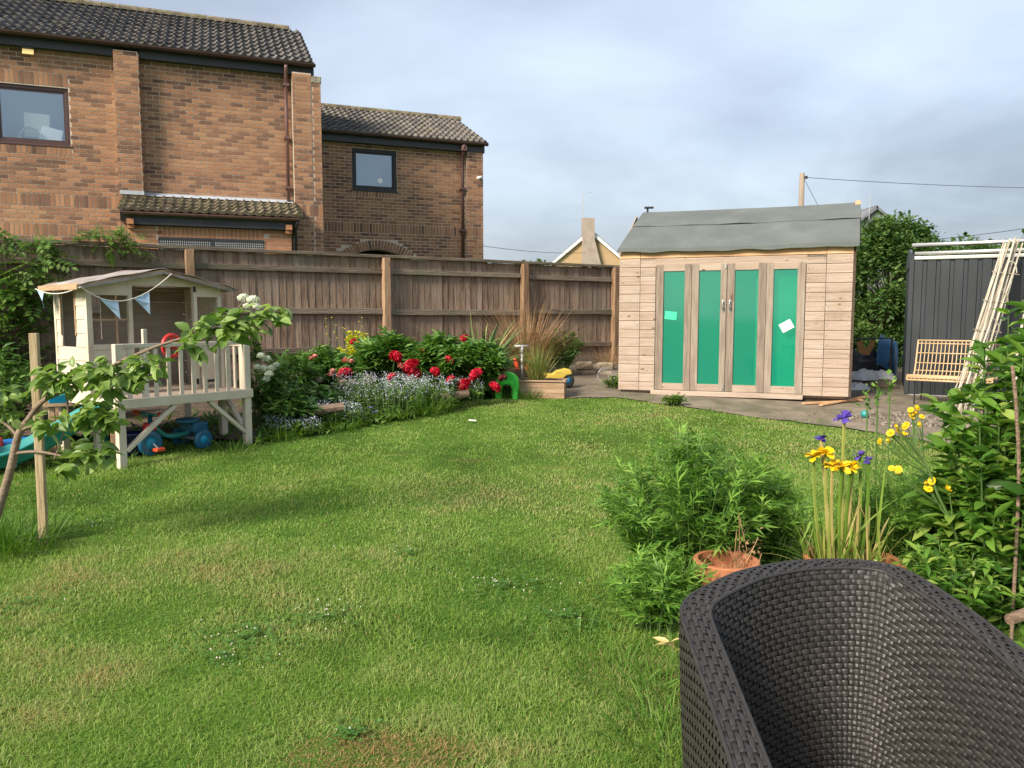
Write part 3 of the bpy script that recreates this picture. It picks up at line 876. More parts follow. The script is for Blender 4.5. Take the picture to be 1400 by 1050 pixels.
items += soldiers(-1.0, 3.4, 3.46, 3.69, 0) + soldiers(.63, 1.70, 4.29, 4.44, 0)
lay_bricks(A, awo, items, M['brick_annex'], 150)
ap = MB().cub(3.407, 3.823, -.145, 0, .4, 5.56).build('pilaster', M['mortar'], A)
items = bricks(3.40, 3.83, 2.635, 3.46, -.145, phase=.07) + bricks(3.40, 3.83, 3.69, 5.56, -.145, phase=.07) + soldiers(3.40, 3.83, 3.46, 3.69, -.145)
lay_bricks(A, ap, items, M['brick_annex'], 50)
ar = MB()
arch = link('arch', ar.add([(0, .1, 2.0), (.01, .1, 2.0), (0, .1, 2.01)], [[0, 1, 2]]).mesh('arch', M['mortar']), A)
nb = 24
vb = MB().add(BOXV * [.055, .06, AR - AI - .012], BOXF).mesh('arch_brick', M['brick_annex'])
for i in range(nb):
    t = -.68 + (i + .5) * 1.36 / nb
    link('arch_brick', vb, arch, Matrix.Translation((AC[0] + (AR + AI) / 2 * math.sin(t), .018, AC[1] + (AR + AI) / 2 * math.cos(t))) @ Matrix.Rotation(t, 4, 'Y'))
MB().cub(.1, 2.4, .9, .95, .4, 3.25).build('arch_recess_panel', M['black'], A)  # black panel set back in the opening, painted shade of the recess
window(A, .63, 1.695, 4.455, 5.41, .03, .075, M['black'])
MB().lathe([(0.0, 0.0), (.065, 0.0), (.065, .004), (0, .004)], 20, M=[[1, 0, 0], [0, 0, -1], [0, 1, 0]], c=(1.30, .052, 4.70)).build('round_sticker', M['paper'], A)
MB().cub(-1.0, 3.87, -.115, .02, 5.50, 5.56).build('soffit', M['dark_trim'], A)
MB().cub(-1.0, 3.86, -.17, -.116, 5.50, 5.68).build('fascia', M['dark_trim'], A)
gutter(A, -1.0, 3.92, -.25, 5.70, M['brown_upvc'], clips=(.9, 2.2, 3.31))
arf = MB().prism([(-.25, 5.66), (2.3, 6.82), (4.9, 5.66)], 'x', -1.0, 3.86).build('roof', M['dark_trim'], A)
tma = tile_mesh('tile', mat('annex_tile', [(0.05, 0.045, 0.043), (0.11, 0.10, 0.095), (0.19, 0.17, 0.145)], .85, 9, rnd=.5, pos=True, bump=.4, patch=((.2, .18, .09), 2.4, .52, .7, .6)))
tile_roof(arf, tma, -.99, 3.92, -.26, 5.70, 2.3, 6.86)
for i in range(15):
    x = -.83 + i * .335
    MB().prism([(2.3 + .13 * math.cos(t), 6.86 + .10 * math.sin(t)) for t in np.linspace(-.2, np.pi + .2, 8)], 'x', x - .165, x + .160).build('ridge_tile', M['tile_moss'], arf)
dp = MB().tube([(3.31, -.25, 5.65), (3.31, -.24, 5.55), (3.31, -.10, 5.38), (3.31, -.10, 5.0), (3.31, -.10, 2.2)], .04, 10).build('downpipe', M['brown_upvc'], A, smooth=True)
MB().box((3.31, -.2, 5.56), (.13, .14, .13)).build('hopper', M['pipe_brown'], dp, bevel=.01)
for z in (4.6, 3.6):
    MB().cub(3.25, 3.37, -.15, 0, z - .025, z + .025).build('pipe_clip', M['brown_upvc'], dp)
cm = thing('security_camera', 'small white security camera at the right corner of the set-back building', 'camera', tuple(Matrix.Translation(A.location) @ Matrix.Rotation(A.rotation_euler.z, 4, 'Z') @ Vector((3.72, -.16, 4.89))), A.rotation_euler.z)
MB().tube([(0, .0, 0), (0, -.04, 0)], .035, 10).build('bracket', M['white_paint'], cm)
MB().tube([(.05, -.05, .01), (-.08, -.10, -.03)], .035, 10).build('camera_body', M['white_paint'], cm, smooth=True)

# ------------------------------------------------------------------ fence
F = thing('garden_fence', 'long brown close-board timber fence with posts and rails, across the back of the garden', 'fence', (-4.248, 10.2, 0), R(32))
posts = [-3.1, 0.0, 2.746, 5.211, 7.155, 9.7]
fb = [MB().prism([(-.062, 0.0), (.062, -.008), (.062, .012), (-.062, .006)], 'z', -.80, .80).mesh('board', M['fence']) for _ in range(1)]
gfence = lambda s: gz(-4.248 + s * math.cos(R(32)), 10.2 + s * math.sin(R(32)))
s = -3.6
while s < 9.65:
    zt = 2.36 + random.uniform(-.006, .006)
    link('board', fb[0], F, Matrix.Translation((s, .012 + random.uniform(-.003, .003), zt - .80)) @ Matrix.Rotation(random.uniform(-.006, .006), 4, 'Y') @ Matrix.Rotation(random.uniform(-.03, .03), 4, 'Z') @ Matrix.Diagonal((random.uniform(.9, 1.03), 1, 1, 1)))
    s += random.uniform(.098, .106)
for a_, b_ in zip(posts[:-1], posts[1:]):
    for z, h in ((2.155, .075), (1.567, .085), (1.01, .08)):
        dz = random.uniform(-.015, .015)
        MB().bar((a_ + .045, -.028, z + dz), (b_ - .045, -.028, z + random.uniform(-.015, .015)), .045, h).build('rail', M['fence_rail'], F, bevel=.005)
    MB().cub(a_ + .045, b_ - .045, -.02, .03, .55, .76).build('gravel_board', M['fence_rail'], F)
    MB().bar((a_ + .002, -.015, 2.388), (b_ - .002, -.015, 2.388 + random.uniform(-.006, .006)), .095, .045).build('capping', M['fence_rail'], F, bevel=.006)
for p in posts:
    o = MB().cub(-.052, .052, -.115, .0, .45, 2.362).build('post', M['fence_post'], F, bevel=.006)
    o.location = (p, -.012, 0)


# ------------------------------------------------------------------ playhouse on legs
PX, PY, PZ, PA = -2.47, 7.24, 0.28, R(52)
P = thing('playhouse', 'cream wooden playhouse on legs with a railed deck, in front of the fence', 'playhouse', (PX, PY, PZ), PA)
W_, DD, HD = 1.24, 0.47, 0.64      # width, deck depth, house depth
DK = 0.53                          # deck height


def pw(x, y, z):
    return np.array([PX + x * math.cos(PA) - y * math.sin(PA), PY + x * math.sin(PA) + y * math.cos(PA), PZ + z])


# legs, beams, braces
for (x, y, h) in ((-.03, .03, .97), (-W_ + .03, .03, .99), (-.03, DD + HD, DK), (-W_ + .03, DD + HD, DK), (-.03, DD - .03, DK), (-W_ + .03, DD - .03, DK)):
    MB().cub(x - .032, x + .032, y - .032, y + .032, -.25, h).build('leg', M['cream'], P, bevel=.005)
MB().cub(-W_ - .01, .012, -.022, -.003, DK - .075, DK + .005).build('beam', M['cream'], P, bevel=.004)
MB().cub(-W_, .0, DD + HD - .03, DD + HD, DK - .075, DK - .01).build('beam', M['cream'], P)
MB().cub(.0, .02, .0, DD + HD, DK - .075, DK - .0).build('beam', M['cream'], P, bevel=.004)
MB().cub(-W_ - .02, -W_, .0, DD + HD, DK - .075, DK - .0).build('beam', M['cream'], P, bevel=.004)
MB().bar((-.065, .02, .13), (-.42, .02, DK - .08), .035, .05, (0, 1, 0)).build('brace', M['cream'], P, bevel=.004)
MB().bar((-W_ + .065, .02, .10), (-.74, .02, DK - .08), .035, .05, (0, 1, 0)).build('brace', M['cream'], P, bevel=.004)
MB().bar((-.02, .07, .13), (-.02, .42, DK - .08), .035, .05, (1, 0, 0)).build('brace', M['cream'], P, bevel=.004)
for i in range(10):
    y0 = .0 + i * .127
    MB().cub(-W_, 0, y0, y0 + .122, DK - .02, DK + random.uniform(-.001, .001)).build('deck_board', M['inner_wood'], P)
# railing
rl = MB().cub(-W_ + .062, -.062, .008, .04, .955, .99).build('railing', M['cream'], P, bevel=.004)
bal = MB().cub(-.016, .016, -.008, .008, DK, .955).mesh('baluster', M['cream'])
for i in range(9):
    link('baluster', bal, rl, Matrix.Translation((-W_ + .12 + i * .1125, .024, 0)))
sr = MB().cub(-.045, -.013, .062, DD - .01, .935, .965).build('side_railing', M['cream'], P, bevel=.004)
for i in range(4):
    link('baluster', bal, sr, Matrix.Translation((-.03, .11 + i * .10, -.02)) @ Matrix.Rotation(R(90), 4, 'Z'))
MB().cub(-W_ + .24, -W_ + .275, .01, .045, DK, 1.11).build('gate_post', M['cream'], P, bevel=.004)
# walls of lapped planks
def planks(part, x0, x1, z0, z1, cuts, fn, pitch=.118, m=None):
    n = int(math.ceil((z1 - z0) / pitch))
    for r in range(n):
        za, zb = z0 + r * pitch, min(z0 + (r + 1) * pitch, z1)
        for (p, q) in rows_clip(x0, x1, cuts, za + .004, zb - .004):
            if q - p < .015: continue
            b = MB().prism([(-.010, za + .002), (.006, za + .002), (.006, zb - .001), (-.003, zb - .001)], 'x', p, q)
            b.v[0] = np.array([fn(*v) for v in b.v[0]])
            b.build('plank', m or M['cream'], part)


fw_ = link('front_wall', MB().cub(-W_ + .0, -W_ + .035, DD - .012, DD + .03, DK, 1.49).cub(-.035, 0.0, DD - .012, DD + .03, DK, 1.49)
           .cub(-.895, -.862, DD - .014, DD + .03, DK, 1.535).cub(-.285, -.25, DD - .014, DD + .03, DK, 1.535)
           .cub(-W_ + .035, -.895, DD - .012, DD + .03, 1.40, 1.49).cub(-.25, -.035, DD - .012, DD + .03, 1.40, 1.49)
           .cub(-W_ + .035, -.895, DD - .012, DD + .03, .93, .975).cub(-.25, -.035, DD - .012, DD + .03, .93, .975)
           .prism([(-W_, 1.491), (-W_ * .5, 1.60), (0, 1.491), (0, 1.485), (-.25, 1.485), (-.862, 1.536), (-W_, 1.485)][:3], 'y', DD - .011, DD + .028)
           .mesh('front_wall', M['cream']), P)
planks(fw_, -W_ + .035, -.895, DK, .93, [], lambda x, y, z: (x, DD + y, z), .10)
planks(fw_, -.25, -.035, DK, .93, [], lambda x, y, z: (x, DD + y, z), .10)
# glazing bars of the left front window
MB().cub(-1.005, -.99, DD, DD + .015, .975, 1.40).cub(-W_ + .035, -.895, DD + .001, DD + .014, 1.18, 1.195).build('glazing_bar', M['raw_wood'], fw_)
lw = link('side_wall', MB().cub(-W_ - .012, -W_ + .03, DD - .014, DD + .034, DK - .02, 1.49).mesh('side_wall', M['cream']), P)
MB().cub(-W_ - .012, -W_ + .03, DD + HD - .035, DD + HD, DK - .02, 1.49).build('corner_board', M['cream'], lw)
planks(lw, DD + .034, DD + HD - .035, DK - .05, 1.49, [(DD + .22, DD + .50, 1.06, 1.43)], lambda x, y, z: (-W_ + y, x, z))
MB().cub(-W_ - .014, -W_ + .0, DD + .205, DD + .22, 1.05, 1.44).cub(-W_ - .014, -W_ + .0, DD + .50, DD + .515, 1.05, 1.44).build('window_trim', M['raw_wood'], lw)
rw = link('side_wall', MB().cub(-.03, .012, DD + HD - .035, DD + HD, DK - .02, 1.49).mesh('side_wall', M['cream']), P)
planks(rw, DD + .034, DD + HD - .035, DK - .05, 1.49, [], lambda x, y, z: (-y, x, z))
bw = link('back_wall', MB().cub(-W_, -W_ + .03, DD + HD - .03, DD + HD - .005, DK, 1.49).mesh('back_wall', M['inner_wood']), P)
planks(bw, -W_ + .03, -.03, DK, 1.50, [(-1.0, -.86, 1.0, 1.38)], lambda x, y, z: (x, DD + HD - .03 + y, z), m=M['inner_wood'])
# roof: two boarded slopes under tired felt
rf = MB()
y0, y1 = DD - .10, DD + HD + .03
rf.prism([(-W_ - .10, 1.465), (-W_ / 2, 1.615), (-W_ / 2, 1.635), (-W_ - .105, 1.485)], 'y', y0, y1)
rf.prism([(.10, 1.465), (-W_ / 2, 1.615), (-W_ / 2, 1.635), (.105, 1.485)], 'y', y0, y1)
rfo = rf.build('roof', M['raw_wood'], P)
n = 16
V = []
for y in np.linspace(y0 - .012, y1 + .012, 10):
    row = []
    for u in np.linspace(-1, 1, n + 1):
        x = -W_ / 2 + u * (W_ / 2 + .118)
        row.append((x, y + .006 * math.sin(9 * u + 5 * y), 1.642 - abs(u) * .158 + .006 * math.sin(13 * u + 7 * y) - (.02 if abs(u) > .98 else 0)))
    V.append(row)
ft = MB().grid(np.array(V)).build('roof_felt', M['playroof'], rfo, smooth=True)
sm = ft.modifiers.new('thick', 'SOLIDIFY'); sm.thickness = .006; sm.offset = 1
MB().bar((-W_ - .112, y0 - .005, 1.462), (-W_ - .112, y1 + .005, 1.462), .016, .045).build('eave_board', M['raw_wood'], rfo)
for sx_ in (-1, 1):
    MB().bar((-W_ / 2, y0 - .012, 1.608), (-W_ / 2 + sx_ * (W_ / 2 + .10), y0 - .012, 1.455), .012, .022).build('barge_board', M['playroof'], rfo)
MB().box((-.275, DD - .02, 1.47), (.02, .015, .05)).box((-.275, DD - .02, .60), (.02, .015, .05)).build('hinge', M['black'], P)
# lower half of the stable door, folded back inside
dr = MB().cub(-.235, -.05, DD - .03, DD - .016, DK + .03, .93).build('half_door', M['cream'], P, bevel=.004)
MB().box((-.14, DD - .036, .60), (.12, .008, .022)).build('door_hinge', M['black'], dr)

# bunting
B = thing('bunting', 'string of pale blue triangular flags hung across the front of the playhouse roof', 'bunting', tuple(pw(-W_ - .1, DD - .13, 1.47)), PA)
p0, pk, pl = np.array([-W_ - .10, DD - .125, 1.46]), np.array([-W_ / 2 + .06, DD - .135, 1.60]), np.array([-W_ - .12, DD + HD + .06, 1.46])
a1 = [p0 + (pk - p0) * t + np.array([0, -.01, -.20 * 4 * t * (1 - t) * (1 - .3 * t)]) for t in np.linspace(0, 1, 15)]
a0 = [pl + (p0 - pl) * t + np.array([-.01, 0, -.05 * 4 * t * (1 - t)]) for t in np.linspace(0, 1, 9)]
base = np.array([-W_ - .1, DD - .13, 1.47])
MB().tube(np.array(a0[:-1] + a1) - base, .0045, 5).build('string', M['string'], B)
def flag(pt, d, sz, tw):
    d = unit(d); q = np.array(pt) - base
    dn = unit(np.array([tw, -.1, -1.0]))
    n_ = np.cross(d, dn) * .012
    V = [q - d * sz * .5, q + n_ - dn * 0, q + d * sz * .5, q + dn * sz * .62 - d * sz * .2 + n_, q + dn * sz * .62 + d * sz * .2 - n_, q + dn * sz * 1.2]
    o = MB().add(V, [[0, 1, 4, 3], [1, 2, 4], [3, 4, 5]]).build('flag', M['flag'], B)
    k = o.modifiers.new('cloth', 'SOLIDIFY'); k.thickness = .002
for (i, sz, tw) in ((4, .15, .5), (9, .15, .35)):
    flag(a1[i], a1[i + 1] - a1[i - 1], sz, tw)
flag(a0[1], a0[2] - a0[0], .13, 0.1)

# ------------------------------------------------------------------ slide and toys round the playhouse
S = thing('slide', 'teal plastic slide running down from the left side of the playhouse', 'slide', (-4.0, 6.3, .23), 0)
cl = catmull([(-3.50, 6.60, .64), (-3.62, 6.54, .60), (-3.82, 6.42, .46), (-4.05, 6.27, .32), (-4.28, 6.10, .265), (-4.50, 5.95, .255)], 5)
tn = unit(np.gradient(cl, axis=0)); sd = unit(np.cross(tn, [0, 0, 1])); upv = np.cross(sd, tn)
prof = [(-.20, .10), (-.19, .125), (-.165, .125), (-.15, .02), (-.10, 0), (.10, 0), (.15, .02), (.165, .125), (.19, .125), (.20, .10)]
V = np.array([[c + s_ * a + u * b for a, b in prof] for c, s_, u in zip(cl, sd, upv)])
o = MB().grid(V).build('chute', M['teal'], S, smooth=True, world=True)
k = o.modifiers.new('thick', 'SOLIDIFY'); k.thickness = .012
for i in (4, 10, 16):
    MB().bar(cl[i] - sd[i] * .12 - upv[i] * .01, cl[i] + sd[i] * .12 - upv[i] * .01, .03, .03).build('rib', M['teal'], S, world=True)
MB().bar(cl[1] + sd[1] * .1, (cl[1] + sd[1] * .1) * [1, 1, 0] + [0, 0, .2], .03, .03, (1, 0, 0)).build('support', M['teal'], S, world=True)

# red steering wheel on the deck rail
sw = thing('toy_steering_wheel', 'red plastic toy steering wheel fixed to the playhouse railing', 'toy', tuple(pw(-.72, .10, .96)), PA + R(12))
t = np.linspace(0, 2 * np.pi, 25)
MB().tube(np.stack([.095 * np.cos(t), -.02 + 0 * t, .095 * np.sin(t)], 1), .016, 8, cap=False).build('rim', M['red'], sw, smooth=True)
for a in (90, 210, 330):
    MB().tube([(0, -.02, 0), (.09 * math.cos(R(a)), -.02, .09 * math.sin(R(a)))], .012, 6).build('spoke', M['red'], sw, smooth=True)
MB().lathe([(0, -.03), (.03, -.03), (.034, 0), (.03, .03), (0, .03)], 14, M=[[1, 0, 0], [0, 0, -1], [0, 1, 0]]).build('hub', M['red'], sw, smooth=True)

AX_Y = [[1, 0, 0], [0, 0, -1], [0, 1, 0]]


def wheel(parent, c, r, wd, m, mh, name='wheel', M3=AX_Y):
    o = MB().lathe([(r * .45, -wd * .4), (r * .8, -wd * .5), (r * .96, -wd * .4), (r, -wd * .15), (r, wd * .15), (r * .96, wd * .4), (r * .8, wd * .5), (r * .45, wd * .4)], 24, c, M3).build(name, m, parent, smooth=True)
    MB().lathe([(0, -wd * .55), (r * .2, -wd * .55), (r * .5, -wd * .35), (r * .5, wd * .35), (r * .2, wd * .55), (0, wd * .55)], 16, c, M3).build('wheel_hub', mh, o, smooth=True)
    return o


T = thing('tricycle', 'small blue child tricycle with red pedals parked under the playhouse deck', 'tricycle', tuple(pw(-.55, .38, -.02)), PA + R(8))
wheel(T, (-.30, -.05, .115), .115, .05, M['toy_blue'], M['sky_blue'], 'front_wheel')
wheel(T, (.16, -.17, .095), .095, .05, M['toy_blue'], M['sky_blue'], 'rear_wheel')
wheel(T, (.16, .15, .095), .095, .05, M['toy_blue'], M['sky_blue'], 'rear_wheel')
MB().tube([(.16, -.19, .095), (.16, .17, .095)], .014, 8).build('axle', M['grey'], T)
MB().tube(catmull([(-.27, -.02, .30), (-.20, -.01, .22), (-.10, 0, .15), (.03, 0, .14), (.16, 0, .16), (.22, 0, .24)], 4), .024, 8).build('frame', M['teal'], T, smooth=True)
MB().tube([(-.30, -.05, .115), (-.285, -.03, .22), (-.26, -.01, .36)], .02, 8).build('fork', M['toy_blue'], T, smooth=True)
MB().tube([(-.26, -.16, .37), (-.25, -.06, .36), (-.25, .06, .36), (-.26, .16, .37)], .015, 8).build('handlebar', M['teal'], T, smooth=True)
for y in (-.175, .175):
    MB().tube([(-.26, y - .04, .37), (-.26, y + .04, .37)], .022, 8).build('grip', M['orange_red'], T)
MB().box((-.275, -.02, .255), (.10, .07, .075)).build('head_block', M['red'], T, bevel=.015)
MB().lathe([(0, 0), (.09, .0), (.11, .02), (.10, .045), (0, .05)], 16, (.13, 0, .24)).build('seat', M['toy_blue'], T, smooth=True)
MB().box((.20, 0, .20), (.16, .22, .10)).build('rear_basket', M['toy_blue'], T, bevel=.02)
for (y, z, dx) in ((-.13, .06, .03), (.06, .17, -.03)):
    q = MB().box((-.30 + dx, y, z), (.085, .07, .03)).build('pedal', M['orange_red'], T, bevel=.008)
    MB().tube([(-.30, y * .6 - .02, .115), (-.30 + dx, y, z)], .008, 6).build('crank', M['grey'], q)

# sand-and-water table at the far left
st = thing('water_play_table', 'wooden play table with bright blue tray, left of the playhouse behind the apple branch', 'play table', (-3.95, 7.05, .28), R(25))
for (x, y) in ((-.24, -.18), (.24, -.18), (-.24, .18), (.24, .18)):
    MB().cub(x - .025, x + .025, y - .025, y + .025, -.05, .46).build('leg', M['raw_wood'], st, bevel=.004)
MB().cub(-.30, .30, -.235, -.205, .42, .50).cub(-.30, .30, .205, .235, .42, .50).cub(-.30, -.27, -.205, .205, .42, .50).cub(.27, .30, -.205, .205, .42, .50).build('apron', M['raw_wood'], st, bevel=.004)
MB().prism([(-.265, .52), (-.23, .44), (.23, .44), (.265, .52), (.28, .52), (.28, .535), (-.28, .535), (-.28, .52)], 'x', -.255, .255).build('tray', M['sky_blue'], st, bevel=.01)
ts = thing('toy_sailing_boat', 'small aqua toy sailing boat on the blue tray of the play table', 'toy', (-3.83, 6.93, .28 + .535), R(25))
MB().prism([(-.05, .035), (-.035, 0), (.035, 0), (.05, .035)], 'x', -.10, .10).build('hull', M['aqua'], ts, bevel=.008)
MB().prism([(-.085, .05), (.09, .05), (.02, .24), (-.01, .24)], 'y', -.012, .012).build('sail', M['aqua'], ts, bevel=.006)
MB().tube([(0, 0, .03), (0, 0, .29)], .01, 6).build('mast', M['aqua'], ts)
db = thing('navy_bucket', 'dark navy plastic bucket on the ground between the slide and playhouse legs', 'bucket', (-3.36, 6.72, .26), 0)
MB().lathe([(0, .0), (.085, .0), (.11, .2), (.12, .2), (.12, .215), (.105, .215), (.082, .012), (0, .012)], 20).build('bucket_body', M['navy'], db, smooth=True)
MB().tube([(.115 * math.cos(a), 0.05 * math.sin(a) * 0, .2 + .09 * math.sin(a)) for a in np.linspace(0, np.pi, 10)], .005, 6).build('bucket_handle', M['navy'], db)
tb = thing('toy_truck', 'small blue plastic toy truck with a red cab behind the foot of the slide', 'toy', (-4.28, 6.55, .25), R(-20))
MB().prism([(-.14, .07), (.13, .07), (.16, .19), (-.16, .19)], 'x', -.10, .10).build('tipper', M['blue'], tb, bevel=.012)
MB().cub(-.09, .09, -.30, -.16, .06, .24).build('cab', M['red'], tb, bevel=.02)
for (x, y) in ((-.11, -.20), (.11, -.20), (-.11, .06), (.11, .06)):
    wheel(tb, (x, y, .055), .055, .04, M['black'], M['teal'], 'wheel', [[0, 0, 1], [1, 0, 0], [0, 1, 0]])
tr_ = thing('red_toy_watering_can', 'small red toy watering can at the far left behind the apple trunk', 'toy', (-4.72, 6.95, .28), 0)
MB().lathe([(0, .0), (.07, 0), (.085, .10), (.06, .15), (.05, .15), (0, .14)], 14).build('can_body', M['red'], tr_, smooth=True)
MB().tube([(.07, 0, .04), (.16, 0, .15)], .014, 6).build('spout', M['red'], tr_)
MB().tube([(-.07, 0, .04), (-.14, 0, .1), (-.06, 0, .15)], .01, 6).build('can_handle', M['red'], tr_)

# ------------------------------------------------------------------ timber garden shed with green doors
SX, SY, SZ, SA = 1.4405, 10.39, 0.475, R(-20)
SH = thing('timber_shed', 'pale timber shed with four green-glazed doors and a grey felt roof', 'shed', (SX, SY, SZ), SA)
SW, SD, SE = 2.87, 2.15, 1.895     # width, depth, eave height
ZB = lambda z: z - SZ
MB().cub(.02, SW - .02, .025, .06, .06, SE).cub(SW - .06, SW - .0, .06, SD, .06, SE).cub(0, .06, .06, SD, .06, SE).cub(0, SW, SD, SD + .05, .06, SE).build('frame', M['dark_wood'], SH) if False else None
wl = MB()
D0, D1, DT = .488, 2.336, 2.172 - SZ   # door opening
wl.cub(.02, D0, .022, .05, .04, SE); wl.cub(D1, SW - .02, .022, .05, .04, SE); wl.cub(D0, D1, .022, .05, DT, SE)
wall = wl.build('wall', M['dark_wood'], SH)


def clad(x0, x1, z0, z1, m=None):
    zz = np.arange(z0, z1 - .02, .1168)
    for i, z in enumerate(zz):
        zb = min(z + .1168, z1)
        b = MB().prism([(-.006, z + .004), (.022, z + .004), (.022, zb - .001), (.004, zb - .001), (-.004, zb - .012)], 'x', x0 + .002, x1 - .002)
        b.build('cladding_board', m or M['pine'], wall)


top0 = DT + .0
clad(0.0, .279, .03, 1.78); clad(.281, D0 - .003, .03, 1.78)
clad(D1 + .003, 2.567, .03, 1.78); clad(2.569, SW, .03, 1.78)
clad(.281, 2.567, 1.665, 1.78)
for (a_, b_) in ((0, .279), (.281, 2.567), (2.569, SW)):
    MB().prism([(-.007, 1.785), (.022, 1.785), (.022, SE), (-.004, SE)], 'x', a_ + .002, b_ - .002).build('cladding_board', M['pine_orange'], wall)
nl = MB()
for x in (.03, .25, .31, .46, 2.37, 2.54, 2.60, 2.84):
    for z in np.arange(.085, 1.75, .1168):
        nl.box((x + random.uniform(-.008, .008), -.0055, z + random.uniform(-.006, .006)), (.007, .006, .007))
nl.build('nail_heads', M['dark_trim'], wall, kind='stuff')
# side and back walls
sw_ = MB().cub(SW - .02, SW - .002, .03, SD, .03, SE)
sw_.prism([(.03, SE), (SD, SE), (SD / 2, SE + .58)], 'x', SW - .02, SW - .002)
swo = sw_.build('side_wall', M['dark_wood'], SH)  # right side built in darker wood, its shade put into the colour
for i, z in enumerate(np.arange(.03, SE + .5, .1168)):
    yy0, yy1 = (.03, SD) if z < SE - .1 else (.03 + (z - SE + .12) * 1.8, SD - (z - SE + .12) * 1.8)
    if yy1 - yy0 > .1:
        MB().cub(SW - .002, SW + .012, yy0, yy1, z + .003, z + .113).build('cladding_board', M['door_wood'], swo)  # darker wood than the front boards, shade of this side painted in
MB().cub(SW - .001, SW + .03, .0, .05, .03, SE - .02).build('corner_post', M['dark_wood'], SH)
MB().cub(SW + .013, SW + .032, .30, .36, .1, SE - .25).build('batten', M['dark_wood'], SH)
MB().cub(.002, .02, .03, SD, .03, SE).prism([(.03, SE), (SD, SE), (SD / 2, SE + .58)], 'x', .002, .02).build('side_wall', M['inner_wood'], SH)
MB().cub(.02, SW - .02, SD - .03, SD, .03, SE).build('back_wall', M['inner_wood'], SH)
MB().cub(.02, SW - .02, .05, SD, .0, .05).build('shed_floor', M['inner_wood'], SH)
for y in (.08, 1.0, 1.9):
    MB().cub(.03, SW - .03, y, y + .08, -.14, .0).build('bearer', M['dark_wood'], SH)
MB().cub(.44, 2.345, -.02, .02, -.02, .045).build('threshold', M['pine'], SH, bevel=.004)
# doors: stile, pane, stile
DO = [(.492, .590, .862, .951), (.955, 1.045, 1.317, 1.392), (1.398, 1.491, 1.778, 1.873), (1.877, 1.960, 2.240, 2.333)]
for i, (a, p, q, e) in enumerate(DO):
    dr = MB().cub(a, p, -.012, .028, .05, DT - .004).cub(q, e, -.012, .028, .05, DT - .004).build('door', M['door_wood'], SH, bevel=.003)
    MB().cub(p, q, -.009, .026, .05, .14).build('bottom_rail', M['pine'], dr)
    MB().cub(p, q, -.009, .026, 2.085 - SZ, DT - .004).build('top_rail', M['pine'], dr)
    MB().cub(p - .01, q + .01, .006, .012, .13, 2.09 - SZ).build('pane', M['green_pane'], dr)
    if i in (1, 2):
        x = 1.352 if i == 1 else 1.438
        zc_ = 1.626 - SZ
        h = MB().tube([(x, -.014, zc_ + .065), (x, -.045, zc_ + .045), (x, -.048, zc_), (x, -.045, zc_ - .045), (x, -.014, zc_ - .065)], [.008, .009, .011, .009, .008], 8).build('handle', M['steel'], dr, smooth=True)
        MB().box((x, -.015, zc_ + .065), (.03, .006, .035)).box((x, -.015, zc_ - .065), (.03, .006, .035)).build('handle_plate', M['steel'], h)
    if i == 1:
        MB().box((1.375, -.016, 2.135 - SZ), (.018, .01, .06)).box((1.375, -.016, .11), (.018, .01, .06)).build('bolt', M['steel'], dr)
M['card_green'] = mat('green_card', [(.04, .55, .28), (.05, .62, .33)], .7, 3)
for (nm, lb_, x, z, w, h, ry, m) in (('note', 'pale green paper note on the leftmost shed door pane', .690, 1.505 - SZ, .155, .105, .10, M['card_green']),
                                     ('note', 'white paper note stuck on the rightmost shed door pane', 2.128, 1.375 - SZ, .15, .115, -.52, M['paper'])):
    hbox(nm, lb_, 'paper', x, .003, z, (w, .003, h), m, ry, root=SH)
# a white panelled door standing inside, behind the right-hand panes
wd = thing('white_panel_door', 'white panelled door standing inside the shed behind the rightmost green pane', 'door', tuple(np.array((SX, SY, SZ)) + [2.05 * math.cos(SA) - .14 * math.sin(SA), 2.05 * math.sin(SA) + .14 * math.cos(SA), .06]), SA)
MB().cub(-.30, .30, 0, .02, 0, 1.50).build('door_board', M['white_paint'], wd)
for (x0, x1) in ((-.29, -.235), (-.03, .03), (.235, .29)):
    MB().cub(x0, x1, -.018, .0, .0, 1.5).build('stile', M['white_paint'], wd)
for (z0, z1) in ((0, .12), (.58, .72), (1.40, 1.5)):
    MB().cub(-.234, -.031, -.0165, 0, z0, z1).cub(.031, .234, -.0165, 0, z0, z1).build('door_rail', M['white_paint'], wd)
# roof of sagging felt
y_r, z_r = 1.08, 2.985 - SZ
prof = [(-.075, 1.866), (-.07, 1.915), (.2, 2.075), (.55, 2.265), (.85, 2.405), (y_r, z_r), (y_r + .25, z_r - .14), (1.9, 2.03), (2.28, 1.83)]
V = []
for i, u in enumerate(np.linspace(0, 1, 40)):
    row = []
    for (y, z) in prof:
        k = min(1.0, max(0.0, (z - 1.86) / (z_r - 1.86)))
        x0 = -.035 + .135 * k ** .7
        x1 = SW + .05 + .07 * k
        x = x0 + (x1 - x0) * u
        wob = .011 * math.sin(u * 31 + 2 * y) * math.sin(u * 7 + .6) if z < 1.87 else .004 * math.sin(u * 17 + y * 4)
        row.append((x, y, z + wob - (.012 * math.sin(math.pi * u))))
    V.append(row)
rfs = MB().grid(np.array(V)).build('roof', M['felt'], SH, smooth=False)
k = rfs.modifiers.new('thick', 'SOLIDIFY'); k.thickness = .012; k.offset = 1
